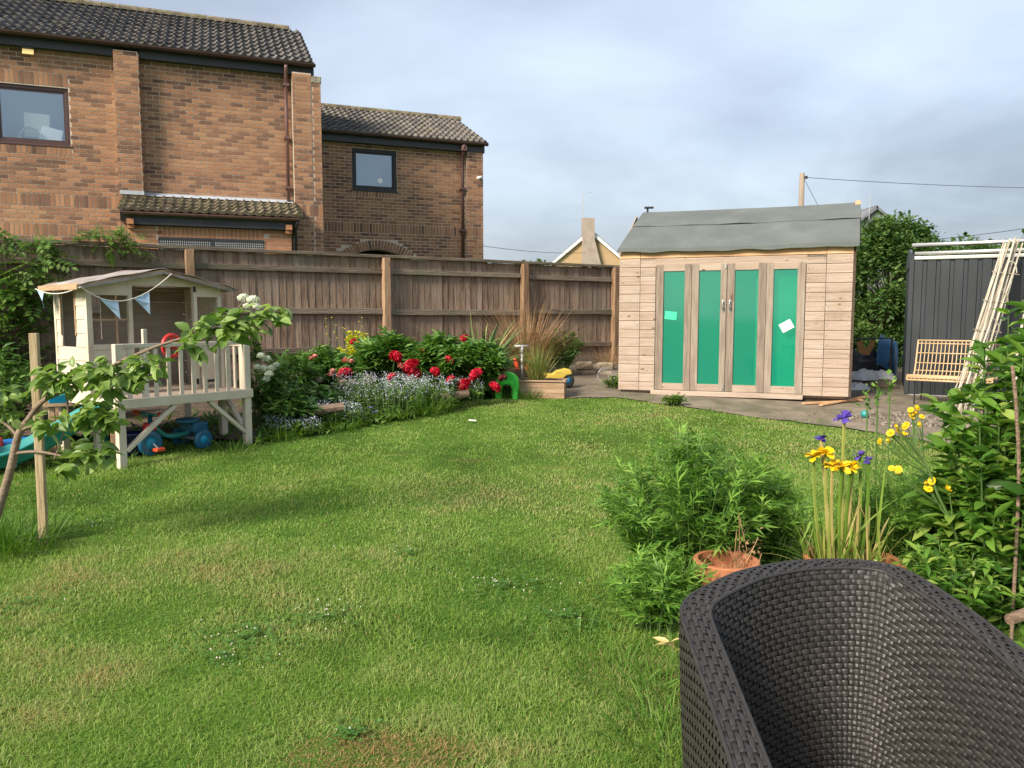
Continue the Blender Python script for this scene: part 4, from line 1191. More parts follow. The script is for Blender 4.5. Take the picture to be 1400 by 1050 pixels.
# lapped upper felt strip
V = []
for i, u in enumerate(np.linspace(0, 1, 30)):
    row = []
    for (y, z) in ((.53, 2.268), (.56, 2.287), (.85, 2.424), (y_r, z_r + .018), (y_r + .06, z_r - .01)):
        k = (z - 1.86) / (z_r - 1.86)
        x0 = -.03 + .135 * k ** .7; x1 = SW + .055 + .07 * k
        row.append((x0 + (x1 - x0) * u, y + .012 * math.sin(u * 11), z + .005 * math.sin(u * 29) * (1 if y < .6 else 0) - .012 * math.sin(math.pi * u)))
    V.append(row)
fu = MB().grid(np.array(V)).build('felt_lap', M['felt'], rfs)
k = fu.modifiers.new('thick', 'SOLIDIFY'); k.thickness = .008; k.offset = 1
# side flaps of felt at the right verge
MB().add([(SW + .062, -.1, 1.86), (SW + .12, y_r - .25, 2.44), (SW + .122, y_r - .1, 2.30), (SW + .075, .1, 1.78)], [[0, 1, 2, 3]]).build('felt_flap', M['felt'], rfs)
MB().cub(SW + .06, SW + .125, y_r - .09, y_r + .03, 2.38, z_r + .03).build('ridge_end_block', M['pine_orange'], SH, bevel=.004)
MB().tube([(.17, y_r, z_r - .02), (.17, y_r, z_r + .07)], .014, 8).box((.19, y_r, z_r + .08), (.13, .05, .025), rz=.2).build('roof_vent', M['black'], SH)

# ------------------------------------------------------------------ charcoal metal shed
K = thing('metal_shed', 'charcoal ribbed metal shed with bare silver roof rails, right of the timber shed', 'shed', (5.26, 10.2, .44), R(-25))
KW, KD, KH = 2.015, 1.4, 1.79
pm = MB()
xx = [0, .012, .022, .118, .128, .140, .155, .155]
yy = [0, 0, -.016, -.016, 0, 0, 0, 0]
pr = list(zip(xx, yy))[:7]
pm.prism(pr + [(x, y + .004) for x, y in pr[::-1]], 'z', .03, KH)
pme = pm.mesh('panel', M['charcoal'])
for i in range(13):
    link('panel', pme, K, Matrix.Translation((i * .155, random.uniform(-.001, .001), 0)))
for i in range(9):
    link('panel', pme, K, Matrix.Translation((-.002, KD - i * .155, 0)) @ Matrix.Rotation(R(-90), 4, 'Z'))
    link('panel', pme, K, Matrix.Translation((KW + .002, -.01 + i * .155, 0)) @ Matrix.Rotation(R(90), 4, 'Z'))
MB().cub(0, KW, KD, KD + .01, .03, KH).build('back_panel', M['charcoal'], K)
MB().cub(-.02, KW + .02, -.03, -.012, .0, .026).build('base_rail', M['galv'], K)
MB().cub(-.025, .0, -.02, KD, .0, .03).build('base_rail', M['charcoal'], K)
MB().tube([(.02, -.03, 1.87), (KW, -.03, 1.885)], .024, 8).build('roof_rail', M['galv'], K, smooth=True)
MB().cub(.01, KW, -.035, .01, KH - .0, KH + .045).build('top_rail', M['galv'], K, bevel=.008)
MB().tube([(.0, .30, 2.005), (KW, .30, 2.02)], .028, 8).build('roof_rail', M['galv'], K, smooth=True)
for x in (-.03, KW + .0):
    MB().prism([(-.04, 1.70), (-.05, 1.88), (.30, 1.95), (.55, 1.97), (1.40, 1.85), (1.40, 1.70)], 'x', x, x + .03).build('gable_plate', M['charcoal'], K)
MB().cub(-.035, .02, -.045, .0, .03, 1.86).build('corner_post', M['charcoal'], K, bevel=.004)


# ------------------------------------------------------------------ plant kit
def leaf_t(hw=(.05, .5, .42), ts=(0, .32, .68), w=.5, fold=.12, droop=.25):
    """leaf of length 1 along +Y, folded along its midrib"""
    V, Fq, Ft = [], [], []
    for t, h in zip(ts, hw):
        z = -droop * t * t
        V += [(-h * w, t, z + fold * h * w * 2), (0, t, z), (h * w, t, z + fold * h * w * 2)]
    V.append((0, 1, -droop))
    n = len(ts)
    for i in range(n - 1):
        a, b = 3 * i, 3 * (i + 1)
        Fq += [[a, a + 1, b + 1, b], [a + 1, a + 2, b + 2, b + 1]]
    a = 3 * (n - 1)
    Ft += [[a, a + 1, 3 * n], [a + 1, a + 2, 3 * n]]
    return np.array(V, float), [np.array(Fq), np.array(Ft)]


LEAF_OVAL = leaf_t((.06, .46, .40, .2), (0, .3, .62, .85), .55, .14, .22)
LEAF_LANCE = leaf_t((.06, .5, .38), (0, .35, .7), .30, .16, .30)
LEAF_SMALL = (np.array([(0, 0, 0), (-.26, .5, .04), (0, .55, -.03), (.26, .5, .04), (0, 1, -.12)], float), [np.array([[0, 2, 1], [0, 3, 2], [1, 2, 4], [2, 3, 4]])])
LEAF_BIT = (np.array([(0, 0, 0), (-.3, .5, .06), (.3, .5, -.02), (0, 1, -.1)], float), [np.array([[0, 2, 3, 1]])])


def compound(leaf, spec):
    """several leaflets in one template: spec rows (x, y, angle, size)"""
    V, Fs, n = [], [], 0
    for (x, y, a, s_) in spec:
        v = leaf[0] * s_
        c, d = math.cos(a), math.sin(a)
        q = np.stack([v[:, 0] * c + v[:, 1] * d + x, -v[:, 0] * d + v[:, 1] * c + y, v[:, 2]], 1)
        V.append(q)
        for f in leaf[1]: Fs.append(f + n)
        n += len(v)
    return np.concatenate(V), Fs


LOBE = leaf_t((.15, .5), (0, .45), .16, .1, .2)
LOBE = (LOBE[0], LOBE[1])
MUG = compound(LOBE, [(0, .3, 0, .7), (0, .2, .75, .5), (0, .2, -.75, .5), (0, .48, .6, .38), (0, .48, -.6, .38), (0, .0, 0, .5)])
PEO = compound(leaf_t((.08, .5, .36), (0, .38, .72), .30, .15, .28), [(0, .25, 0, .75), (0, .2, .8, .62), (0, .2, -.8, .62)])
PINN = compound(LEAF_SMALL, [(0, .85, 0, .3)] + [(0, y, s_ * 1.05, .3) for y in (.15, .35, .55, .72) for s_ in (-1, 1)])


def rand_dirs(n, up=0.3, spread=1.0):
    a = rng.uniform(0, 2 * np.pi, n)
    d = np.stack([np.cos(a) * spread, np.sin(a) * spread, rng.normal(up, .35, n)], 1)
    return unit(d)


def stems_dome(base, rx, ry, h, n, flat=.45, start=.25, lean=(0, 0)):
    S_ = []
    for i in range(n):
        a = rng.uniform(0, 2 * np.pi); r = math.sqrt(rng.uniform(0, 1))
        top = np.array([rx * r * math.cos(a) + lean[0], ry * r * math.sin(a) + lean[1], h * (1 - flat * r * r) * rng.uniform(.78, 1.0)])
        p0 = np.array([rx * start * r * math.cos(a), ry * start * r * math.sin(a), 0])
        mid = (p0 + top) / 2 + np.array([-.12 * rx * r * math.cos(a), -.12 * ry * r * math.sin(a), .1 * h])
        t = np.linspace(0, 1, 8)[:, None]
        S_.append(np.asarray(base) + p0 * (1 - t) ** 2 + 2 * mid * t * (1 - t) + top * t * t)
    return S_


def along(stems, per, t0=.25, jit=.5):
    """points and outward directions along stems"""
    P_, D_ = [], []
    for s_ in stems:
        k = per if np.isscalar(per) else rng.integers(*per)
        u = np.clip(t0 + (1 - t0) * (np.arange(k) + rng.uniform(0, 1, k)) / k, 0, 1) * (len(s_) - 1)
        i = np.minimum(u.astype(int), len(s_) - 2)
        f = (u - i)[:, None]
        p = s_[i] * (1 - f) + s_[i + 1] * f
        tg = unit(s_[i + 1] - s_[i])
        d = unit(tg * jit + rand_dirs(k, .15))
        P_.append(p); D_.append(d)
    return np.concatenate(P_), np.concatenate(D_)


def leaves(mbx, tpl, pos, dirs, size, upj=.35):
    up = unit(np.array([0, 0, 1.0]) + rng.normal(0, upj, (len(pos), 3)))
    sz = rng.uniform(size[0], size[1], len(pos))
    return mbx.batch(tpl[0], tpl[1], pos, orient(dirs, up), sz)


def plant(name, label, cat, loc, group=None):
    return thing(name, label, cat, loc, 0, group)


def bush(name, label, base, rx, ry, h, nst, per, tpl, size, m, stem_r=.004, flat=.45, t0=.25, jit=.5, cat='plant', start=.25, group=None, stem_m=None, upj=.35):
    base = np.array([base[0], base[1], bedz(base[0], base[1]) if len(base) == 2 else base[2]])
    o = plant(name, label, cat, tuple(base), group)
    st_ = stems_dome(base, rx, ry, h, nst, flat, start)
    sb = MB()
    for s_ in st_: sb.tube(s_, np.linspace(stem_r, stem_r * .35, len(s_)), 4, cap=False)
    sb.build('stems', stem_m or M['stem'], o, world=True, kind='stuff')
    p, d = along(st_, per, t0, jit)
    fb_ = leaves(MB(), tpl, p, d, size, upj)
    fb_.build('foliage', m, o, world=True, kind='stuff')
    return o, st_


def blades(mbx, base, n, L, wd, spread, lean=.6, droop=.5, seg=5, r0=.04, kink=0.0):
    """arching strap leaves from a clump"""
    for i in range(n):
        a = rng.uniform(0, 2 * np.pi)
        rr = r0 * math.sqrt(rng.uniform(0, 1))
        b0 = np.asarray(base) + [rr * math.cos(a), rr * math.sin(a), 0]
        l = rng.uniform(*L); ln = abs(rng.normal(lean, .25)) * spread; dr = droop * rng.uniform(.4, 1.2)
        a += rng.normal(0, .5)
        d = np.array([math.cos(a), math.sin(a), 0]); sd_ = np.array([-math.sin(a + rng.normal(0, .5)), math.cos(a + rng.normal(0, .5)), 0])
        w = rng.uniform(*wd)
        t = np.linspace(0, 1, seg + 1)
        px_ = l * (ln * t + dr * .5 * ln * t * t); pz_ = l * (t - dr * ln * t * t * 1.1) * math.sqrt(max(.2, 1 - .35 * ln * ln))
        C = b0 + px_[:, None] * d + pz_[:, None] * [0, 0, 1]
        if kink and rng.random() < kink:
            k = int(seg * rng.uniform(.45, .8)); C[k + 1:, 2] = C[k, 2] - (C[k + 1:, 2] - C[k, 2]) * .8
        hw = w * .5 * np.minimum(1, (1.02 - t) * 2.2) * np.minimum(1, .6 + t * 2)
        mbx.grid(np.stack([C - sd_ * hw[:, None], C + sd_ * hw[:, None]], 1))
    return mbx


def flower_ball(r, n, m, name, flatten=.8, psize=.55, seed=0):
    """double flower: curled petals over a dome"""
    rg = np.random.default_rng(seed)
    b = MB()
    for i in range(n):
        u = (i + .5) / n
        el = math.asin(1 - 1.25 * u) if 1 - 1.25 * u > -1 else -1.2
        a = i * 2.399963 + rg.normal(0, .2)
        d = np.array([math.cos(el) * math.cos(a), math.cos(el) * math.sin(a), math.sin(el) * flatten])
        tx = np.array([-math.sin(a), math.cos(a), 0]); ty = np.cross(unit(d), tx)
        s_ = r * psize * rg.uniform(.7, 1.15)
        c = d * r * .72
        tw = rg.normal(0, .5)
        x2 = tx * math.cos(tw) + ty * math.sin(tw); y2 = np.cross(unit(d), x2)
        o_ = unit(d)
        V = [c - x2 * s_ * .5 - o_ * .15 * s_, c + x2 * s_ * .5 - o_ * .1 * s_, c + x2 * s_ * .55 + y2 * s_ * .75 + o_ * .42 * s_, c + y2 * s_ * .95 + o_ * .22 * s_, c - x2 * s_ * .55 + y2 * s_ * .7 + o_ * .45 * s_]
        b.add(V, [[0, 1, 2, 3, 4]])
    b.add(flatten * .7 * r * BOXV * .9, BOXF)
    return b.mesh(name, m)


# pixel column/row of the photograph -> world point at a known depth (used once, to read off positions in the bed)
def at(px, py, Y):
    th_ = math.atan(93 / 1051)
    d = np.array([(px - 700) / 1051, math.cos(th_) + math.sin(th_) * (525 - py) / 1051, -math.sin(th_) + math.cos(th_) * (525 - py) / 1051])
    return np.array([0, 0, 1.5]) + d * Y / d[1]


# ------------------------------------------------------------------ apple tree and its stake
AT = plant('apple_tree', 'young apple tree reaching across in front of the playhouse, at the left edge', 'tree', (-3.17, 4.5, .13))
trunk_pts = catmull([(-3.17, 4.5, .08), (-3.08, 4.5, .30), (-2.98, 4.5, .58), (-2.92, 4.5, .79), (-2.86, 4.49, .88)], 5)
MB().tube(trunk_pts, np.linspace(.028, .019, len(trunk_pts)), 9).build('trunk', M['bark'], AT, smooth=True, world=True)
br_defs = [
    ([(-2.86, 4.49, .88), (-2.76, 4.47, .99), (-2.67, 4.46, 1.04), (-2.48, 4.44, 1.12), (-2.27, 4.42, 1.23), (-2.0, 4.42, 1.34), (-1.71, 4.44, 1.42), (-1.50, 4.45, 1.47), (-1.31, 4.46, 1.535)], .016, .004),
    ([(-2.95, 4.5, .69), (-2.80, 4.47, .705), (-2.67, 4.45, .69), (-2.52, 4.43, .665), (-2.44, 4.42, .67)], .010, .004),
    ([(-2.92, 4.5, .79), (-2.98, 4.51, .85), (-3.06, 4.52, .90), (-3.2, 4.53, 1.0)], .011, .005),
    ([(-2.89, 4.49, .83), (-2.82, 4.46, .855), (-2.74, 4.43, .865)], .010, .005),
    ([(-2.60, 4.45, 1.07), (-2.56, 4.40, .95), (-2.58, 4.36, .80), (-2.62, 4.34, .68)], .006, .003),
    ([(-2.40, 4.43, 1.16), (-2.30, 4.38, 1.06), (-2.22, 4.35, .98)], .005, .003),
    ([(-2.1, 4.42, 1.30), (-2.02, 4.37, 1.24), (-1.98, 4.34, 1.16)], .005, .003),
    ([(-1.85, 4.43, 1.39), (-1.76, 4.40, 1.46), (-1.70, 4.38, 1.52)], .005, .003),
    ([(-1.66, 4.44, 1.43), (-1.58, 4.40, 1.52), (-1.52, 4.37, 1.58)], .005, .003),
    ([(-2.72, 4.46, 1.01), (-2.68, 4.40, 1.10), (-2.66, 4.36, 1.18)], .005, .003),
]
apple_br = []
for (pts, r0, r1) in br_defs:
    q = catmull(pts, 5)
    apple_br.append(MB().tube(q, np.linspace(r0, r1, len(q)), 7).build('branch', M['bark'], AT, smooth=True, world=True))
clusters = [  # centre, radii, number of leaves, branch it grows from
    ((-1.62, 4.40, 1.44), (.19, .12, .10), 89, 0), ((-1.40, 4.43, 1.50), (.12, .09, .07), 29, 0), ((-1.80, 4.40, 1.36), (.09, .08, .08), 20, 0),
    ((-2.30, 4.38, 1.15), (.18, .12, .11), 90, 0), ((-2.58, 4.38, 1.14), (.16, .11, .09), 62, 9), ((-2.08, 4.38, 1.22), (.10, .09, .09), 29, 6),
    ((-2.36, 4.36, .93), (.14, .10, .12), 46, 5), ((-2.62, 4.33, .90), (.10, .08, .10), 17, 4), ((-2.42, 4.40, .70), (.13, .09, .09), 37, 1),
    ((-2.58, 4.36, .62), (.07, .06, .04), 10, 1), ((-3.02, 4.50, 1.02), (.12, .08, .08), 20, 2), ((-2.96, 4.48, .94), (.06, .06, .05), 8, 2), ((-2.70, 4.42, .84), (.04, .04, .05), 5, 3)]
lme = [MB().add(leaf_t((.06, .46, .42, .22), (0, .28, .6, .84), .62, .22, dr)[0], [list(f) for q in leaf_t((.06, .46, .42, .22), (0, .28, .6, .84), .62, .22, dr)[1] for f in q]).mesh('leaf', M['apple'], smooth=True) for dr in (.15, .32, .5)]


def leaf_objects(parent, root, meshes, pos, dirs, size, upj=.5):
    up = unit(np.array([0, 0, 1.0]) + rng.normal(0, upj, (len(pos), 3)))
    RM = orient(dirs, up)
    rl_ = np.array(root.location)
    for i in range(len(pos)):
        sz = rng.uniform(*size)
        Mx = Matrix.Translation(Vector(pos[i] - rl_)) @ Matrix(RM[i].tolist()).to_4x4() @ Matrix.Diagonal((sz * rng.uniform(.85, 1.1), sz, sz, 1))
        link('leaf', meshes[int(rng.integers(len(meshes)))], parent, Mx)


LEAF_APPLE = leaf_t((.06, .46, .42, .22), (0, .28, .6, .84), .62, .22, .3)
extra = MB()
for (c, r, n, bi) in clusters:
    v = unit(rng.normal(0, 1, (n, 3))) * (rng.uniform(0, 1, (n, 1)) ** .45)
    pos = np.array(c) + v * r
    d = unit(v * [1, 1, .4] + rand_dirs(n, -.15) * .9 + [0, -.15, -.1])
    k3 = rng.uniform(0, 1, n) < .66
    leaf_objects(apple_br[bi], AT, lme, (pos - d * .03)[k3], d[k3], (.062, .102))
    n = int(n * .35)
    v2 = unit(rng.normal(0, 1, (n, 3))) * (rng.uniform(0, 1, (n, 1)) ** .45) * 1.2
    leaves(extra, LEAF_APPLE, np.array(c) + v2 * r, unit(v2 * [1, 1, .4] + rand_dirs(n, -.1) * .9), (.06, .10), .5)
    leaves(extra, LEAF_APPLE, (pos - d * .03)[~k3], d[~k3], (.07, .112), .5)
extra.build('inner_foliage', M['apple'], AT, smooth=True, world=True, kind='stuff')
SK = tag(MB().cub(-.022, .022, -.022, .022, -.3, 1.28).build('tree_stake', M['stake'], bevel=.004), 'square wooden stake standing beside the apple tree trunk', 'stake')
SK.location = (-2.80, 4.5, .12); SK.rotation_euler = (0, R(.3), R(12))
tie = tag(MB().tube([(-3.16, 4.47, .19), (-3.05, 4.455, .185), (-2.95, 4.46, .175), (-2.82, 4.465, .18), (-2.77, 4.47, .182)], .007, 6).build('tree_tie', M['black']), 'thin black tie between the apple trunk and the stake', 'tie')
lg = MB()
for (x, y, n) in ((-3.05, 4.45, 230), (-2.86, 4.42, 170), (-3.25, 4.3, 160), (-2.95, 4.28, 120)):
    blades(lg, (x, y, gz(x, y)), n, (.10, .30), (.004, .007), 1.0, .55, .6, 4, .17)
tag(lg.build('long_grass_tuft', M['longgrass']), 'uncut long grass round the foot of the wooden stake', 'grass', kind='stuff')

# ------------------------------------------------------------------ climber on the fence at the left
CL = plant('climbing_plant', 'leafy climber covering the left end of the fence', 'climber', (-6.2, 9.0, .7))
fpt = lambda s_, z, off: np.array([-4.248 + s_ * math.cos(R(32)) + off * math.sin(R(32)), 10.2 + s_ * math.sin(R(32)) - off * math.cos(R(32)), z])
sb, fb_ = MB(), MB()
for i in range(26):
    s0 = rng.uniform(-3.5, -1.6); z1 = rng.uniform(1.2, 2.5)
    q = catmull([fpt(s0, .6, .12), fpt(s0 + rng.normal(0, .12), .6 + (z1 - .6) * .5, .12), fpt(s0 + rng.normal(.05, .2), z1, .18), fpt(s0 + rng.normal(.2, .2), z1 - .1, .30)], 5)
    sb.tube(q, np.linspace(.008, .003, len(q)), 4, cap=False)
    p, d = along([q], 20, .1, .2)
    p += rng.normal(0, .07, p.shape)
    leaves(fb_, PINN, p, unit(d + [.1, -.4, -.55]), (.22, .36), .4)
for i in range(9):   # sprays over the fence top, right of the main mass
    s0 = rng.uniform(-1.35, -.75)
    q = catmull([fpt(s0, 2.2, -.1), fpt(s0 + .05, 2.42, -.02), fpt(s0 + rng.normal(.1, .1), 2.50, .12), fpt(s0 + rng.normal(.2, .15), rng.uniform(2.2, 2.4), .25)], 4)
    sb.tube(q, np.linspace(.005, .002, len(q)), 4, cap=False)
    p, d = along([q], 10, .3, .3)
    leaves(fb_, PINN, p + rng.normal(0, .03, p.shape), unit(d + [.1, -.3, -.3]), (.14, .22), .4)
sb.build('vine', M['bark'], CL, world=True, kind='stuff')
fb_.build('foliage', M['wist'], CL, world=True, kind='stuff')
bush('border_shrub', 'dark green shrub under the climber at the far left', (-5.15, 7.55, .3), .75, .5, .95, 60, 26, LEAF_LANCE, (.07, .13), M['darkleaf'], cat='shrub')
bush('border_shrub', 'low leafy shrub between the play table and the fence', (-4.35, 7.95, .32), .5, .35, .75, 40, 24, LEAF_LANCE, (.06, .11), M['darkleaf'], cat='shrub')
bush('border_plant', 'low weedy plants at the left edge behind the slide', (-4.75, 6.75, .24), .55, .3, .42, 50, 18, LEAF_LANCE, (.05, .10), M['wist'], cat='plant')

# ------------------------------------------------------------------ white-flowered shrub right of the playhouse
WF, wst = bush('white_flower_shrub', 'leafy shrub with round white flowers beside the playhouse deck', (-2.50, 8.0), .40, .32, .66, 46, 22, LEAF_LANCE, (.07, .12), M['peony'], cat='shrub')
wfm = [flower_ball(.048, 44, M['white_petal'], 'flower', .95, .5, i) for i in range(2)]
for (px, py) in ((365, 492), (372, 505), (361, 505), (364, 520), (357, 488), (378, 500), (368, 513), (352, 503)):
    q = at(px, py, rng.uniform(7.65, 7.85))
    link('flower', wfm[px % 2], WF, Matrix.Translation(Vector(q - np.array(WF.location))) @ Matrix.Rotation(px, 4, 'Z') @ Matrix.Scale(rng.uniform(.75, 1.05), 4))
SB, sst = bush('snowball_shrub', 'tall thin shrub with white pompom flowers behind the tip of the apple branch', (-2.75, 8.25), .22, .2, 1.22, 9, 12, LEAF_OVAL, (.06, .10), M['wist'], cat='shrub', t0=.65)
for (px, py, s_) in ((333, 410, 1.25), (346, 413, 1.35), (330, 480, 1.0), (338, 420, .9), (352, 421, 1.0)):
    q = at(px, py, 7.95)
    MB().tube([np.array((-2.75, 8.25, 1.0)), (np.array((-2.75, 8.25, 1.35)) + q) / 2, q], .004, 4).build('flower_stalk', M['stem'], SB, world=True)
    link('flower', wfm[0], SB, Matrix.Translation(Vector(q - np.array(SB.location))) @ Matrix.Scale(s_ * 1.1, 4))

# ------------------------------------------------------------------ flower bed
bush('fern_clump', 'dark feathery green plant between the white flowers and the stones', (-2.55, 8.95), .36, .3, .60, 50, 20, MUG, (.10, .18), M['darkleaf'])
bush('strappy_plant', 'low dark strappy plant at the bed edge beside the playhouse leg', (-2.3, 7.9), .30, .22, .30, 60, 10, LEAF_LANCE, (.10, .18), M['darkleaf'])
bush('strappy_plant', 'low dark leafy clump above the log edging', (-2.2, 8.35), .36, .26, .32, 60, 12, LEAF_LANCE, (.09, .16), M['darkleaf'])
AQ, ast = bush('columbine', 'light green leafy plant with a few small pink flowers', (-2.3, 9.4), .55, .35, .62, 80, 20, PEO, (.10, .17), M['peony_light'])
pfm = flower_ball(.032, 14, M['pink_petal'], 'flower', .8, .9, 3)
for (px, py) in ((430, 485), (455, 505), (472, 493), (480, 492), (424, 488), (548, 500), (452, 513)):
    link('flower', pfm, AQ, Matrix.Translation(Vector(at(px, py, 9.0) - np.array(AQ.location))) @ Matrix.Rotation(px, 4, 'X'))
bush('yellow_shrub', 'small yellow variegated shrub against the fence', (-2.08, 10.25), .24, .2, .80, 40, 26, LEAF_OVAL, (.05, .085), M['yellowleaf'], cat='shrub')
yst = MB()
YS = plant('wild_mustard', 'thin yellow-dotted stems in front of the fence, left of the yellow shrub', 'plant', (-2.4, 10.5, .75))
for i in range(5):
    q = catmull([(-2.45 + .1 * i, 10.45, .8), (-2.47 + .11 * i, 10.45, 1.1), (-2.5 + .12 * i + rng.normal(0, .04), 10.43, rng.uniform(1.3, 1.5))], 4)
    yst.tube(q, .004, 4)
    for k in range(4):
        MB().lathe([(0, 0), (.011, .003), (.008, .009), (0, .010)], 8, q[-1 - k] + rng.normal(0, .025, 3)).build('flower', M['yellow_petal'], YS, world=True)
yst.build('stems', M['stem'], YS, world=True, kind='stuff')

redm = [flower_ball(.080, 80, M['red_petal'], 'flower', .82, .55, i) for i in range(3)]
darkm = flower_ball(.075, 40, M['dark_petal'], 'flower', .8, .6, 9)


def peony_bush(label, base, rx, ry, h, n, per, fl, group=None):
    o, st_ = bush('peony_plant', label, base, rx, ry, h, n, per, PEO, (.13, .21), M['peony_light'], .006, .42, .35, .55, 'shrub', .3, group, upj=.3)
    for (px, py, Y, s_, m) in fl:
        q = at(px, py, Y)
        b0 = np.array([base[0], base[1], o.location.z]) + (q - [base[0], base[1], o.location.z]) * [.6, .6, .3]
        f = link('flower', m, o, Matrix.Translation(Vector(q - np.array(o.location))) @ Matrix.Rotation(px * .7, 4, 'Z') @ Matrix.Rotation(R(40), 4, 'X') @ Matrix.Scale(s_, 4))
        MB().tube([b0, (b0 + q) / 2 + [0, 0, .04], q], .006, 5).build('flower_stalk', M['stem'], o, world=True)
    return o


Z4 = lambda x, y: (380 + x / 3.333, 380 + y / 3.333)
peony_bush('peony bush with red flowers at the left of the peonies, beside the yellow shrub', (-1.60, 9.85), .42, .4, .76, 64, 24,
           [(*Z4(545, 325), 9.75, .75, redm[0]), (*Z4(533, 366), 9.40, 1.15, redm[1]), (*Z4(345, 293), 10.0, .6, redm[2]), (*Z4(307, 446), 8.85, 1.2, redm[2])])
peony_bush('large peony bush with the biggest red double flowers, in the middle of the bed', (-.92, 9.75), .5, .5, .70, 84, 22,
           [(*Z4(612, 410), 9.05, 1.35, redm[0]), (*Z4(622, 440), 9.10, 1.0, redm[1]), (*Z4(664, 350), 9.55, 1.0, redm[2]), (*Z4(727, 325), 9.8, .6, redm[1]), (*Z4(777, 380), 9.35, .85, redm[0]),
            (*Z4(713, 432), 9.15, .85, redm[2]), (*Z4(852, 283), 10.3, .95, redm[1]), (*Z4(520, 455), 8.95, .7, redm[2])])
peony_bush('peony bush with red and faded dark flowers, beside the lime green toy', (-.40, 9.82), .36, .38, .64, 60, 22,
           [(*Z4(909, 446), 9.30, 1.2, redm[1]), (*Z4(853, 492), 9.25, 1.15, redm[0]), (*Z4(985, 503), 9.35, 1.0, redm[2]), (*Z4(966, 360), 9.8, 1.0, redm[0]), (*Z4(790, 465), 9.15, .7, redm[2]),
            (*Z4(1010, 412), 9.6, .9, darkm), (*Z4(1025, 460), 9.5, .8, darkm)])

# forget-me-nots and other tiny flowers
FM = plant('forget_me_nots', 'drift of tiny pale blue and white flowers along the front of the bed', 'flowers', (-1.3, 8.7, .4))
stb, flb, lfb = MB(), MB(), MB()
pts = []
for (cx_, cy_, rx_, ry_, n, h) in ((-1.52, 8.72, .52, .32, 620, .38), (-1.05, 8.98, .38, .22, 330, .34), (-1.95, 8.10, .38, .22, 340, .24), (-.62, 9.3, .28, .10, 130, .28), (-2.2, 7.66, .28, .14, 190, .15)):
    a = rng.uniform(0, 2 * np.pi, n); r = np.sqrt(rng.uniform(0, 1, n))
    x, y = cx_ + rx_ * r * np.cos(a), cy_ + ry_ * r * np.sin(a)
    z0 = np.array([bedz(u, v) for u, v in zip(x, y)])
    z = z0 + h * rng.uniform(.45, 1.0, n)
    for i in range(0, n, 2):
        stb.tube([(x[i], y[i], z0[i]), (x[i] + .01, y[i], (z0[i] + z[i]) / 2), (x[i], y[i], z[i])], .0022, 3, cap=False)
    pts.append(np.stack([x, y, z], 1))
    m_ = n
    lp = np.stack([x + rng.normal(0, .04, n), y + rng.normal(0, .04, n), z0 + (z - z0) * rng.uniform(.1, .85, n)], 1)
    leaves(lfb, LEAF_LANCE, np.repeat(lp, 2, 0), rand_dirs(2 * n, .5), (.04, .085), .4)
pts = np.concatenate(pts)
FD = (np.array([(math.cos(a) * .5, math.sin(a) * .5, 0) for a in np.linspace(0, 2 * np.pi, 6)[:-1]]), [np.array([[0, 1, 2, 3, 4]])])
pp = np.repeat(pts, 3, 0) + rng.normal(0, .018, (len(pts) * 3, 3))
flb.batch(FD[0], FD[1], pp, orient(rand_dirs(len(pp), .1), unit(np.array([0, -.6, 1.0]) + rng.normal(0, .4, (len(pp), 3)))), rng.uniform(.007, .014, len(pp)))
stb.build('stems', M['stem'], FM, world=True, kind='stuff')
lfb.build('foliage', M['wist'], FM, world=True, kind='stuff')
flb.build('blossom', M['tiny_flower'], FM, world=True, kind='stuff')
CO = plant('cornflowers', 'three small lilac flowers low at the front of the bed', 'flowers', (-1.05, 8.45, .38))
for (px, py) in ((505, 558), (512, 564), (455, 551)):
    q = at(px, py, 8.3)
    MB().tube([q * [1, 1, 0] + [0, 0, gz(q[0], q[1])], q], .003, 4).build('stem', M['stem'], CO, world=True)
    MB().batch(LEAF_BIT[0], LEAF_BIT[1], np.repeat(q[None], 9, 0), orient(rand_dirs(9, .5), (0, 0, 1)), rng.uniform(.03, .05, 9)).build('flower', M['lilac'], CO, world=True)
gt = MB()
for (x, y, n, L) in ((-1.0, 8.72, 240, (.14, .34)), (-.85, 8.95, 140, (.12, .3)), (-.1, 9.95, 130, (.12, .3)), (.22, 9.86, 130, (.1, .26)), (-1.75, 7.85, 90, (.1, .22)), (-2.25, 7.45, 110, (.1, .24)), (-1.4, 8.35, 90, (.1, .2))):
    blades(gt, (x, y, gz(x, y)), n, L, (.004, .008), 1.0, .5, .55, 4, .16)
tag(gt.build('edging_grass', M['longgrass']), 'tufts of long grass along the edge of the flower bed', 'grass', kind='stuff')

# low leafy mat along the front of the bed and under the playhouse
gc = MB()
for (xa, ya, xb, yb, n, sp_) in ((-2.45, 7.32, -1.87, 7.92, 420, .10), (-1.87, 7.90, -1.15, 8.62, 560, .10), (-1.15, 8.62, -.56, 9.80, 420, .10), (-3.3, 7.5, -2.6, 8.1, 420, .28), (-3.9, 7.3, -3.1, 7.7, 260, .25)):
    t_ = rng.uniform(0, 1, n)
    x, y = xa + (xb - xa) * t_ + rng.normal(0, sp_, n), ya + (yb - ya) * t_ + rng.normal(0, sp_, n)
    z = np.array([bedz(u, v) for u, v in zip(x, y)])
    leaves(gc, LEAF_LANCE, np.stack([x, y, z], 1), rand_dirs(n, .9), (.04, .11), .4)
tag(gc.build('ground_cover', M['wist']), 'low leafy ground cover along the front of the bed and under the playhouse', 'plants', kind='stuff')
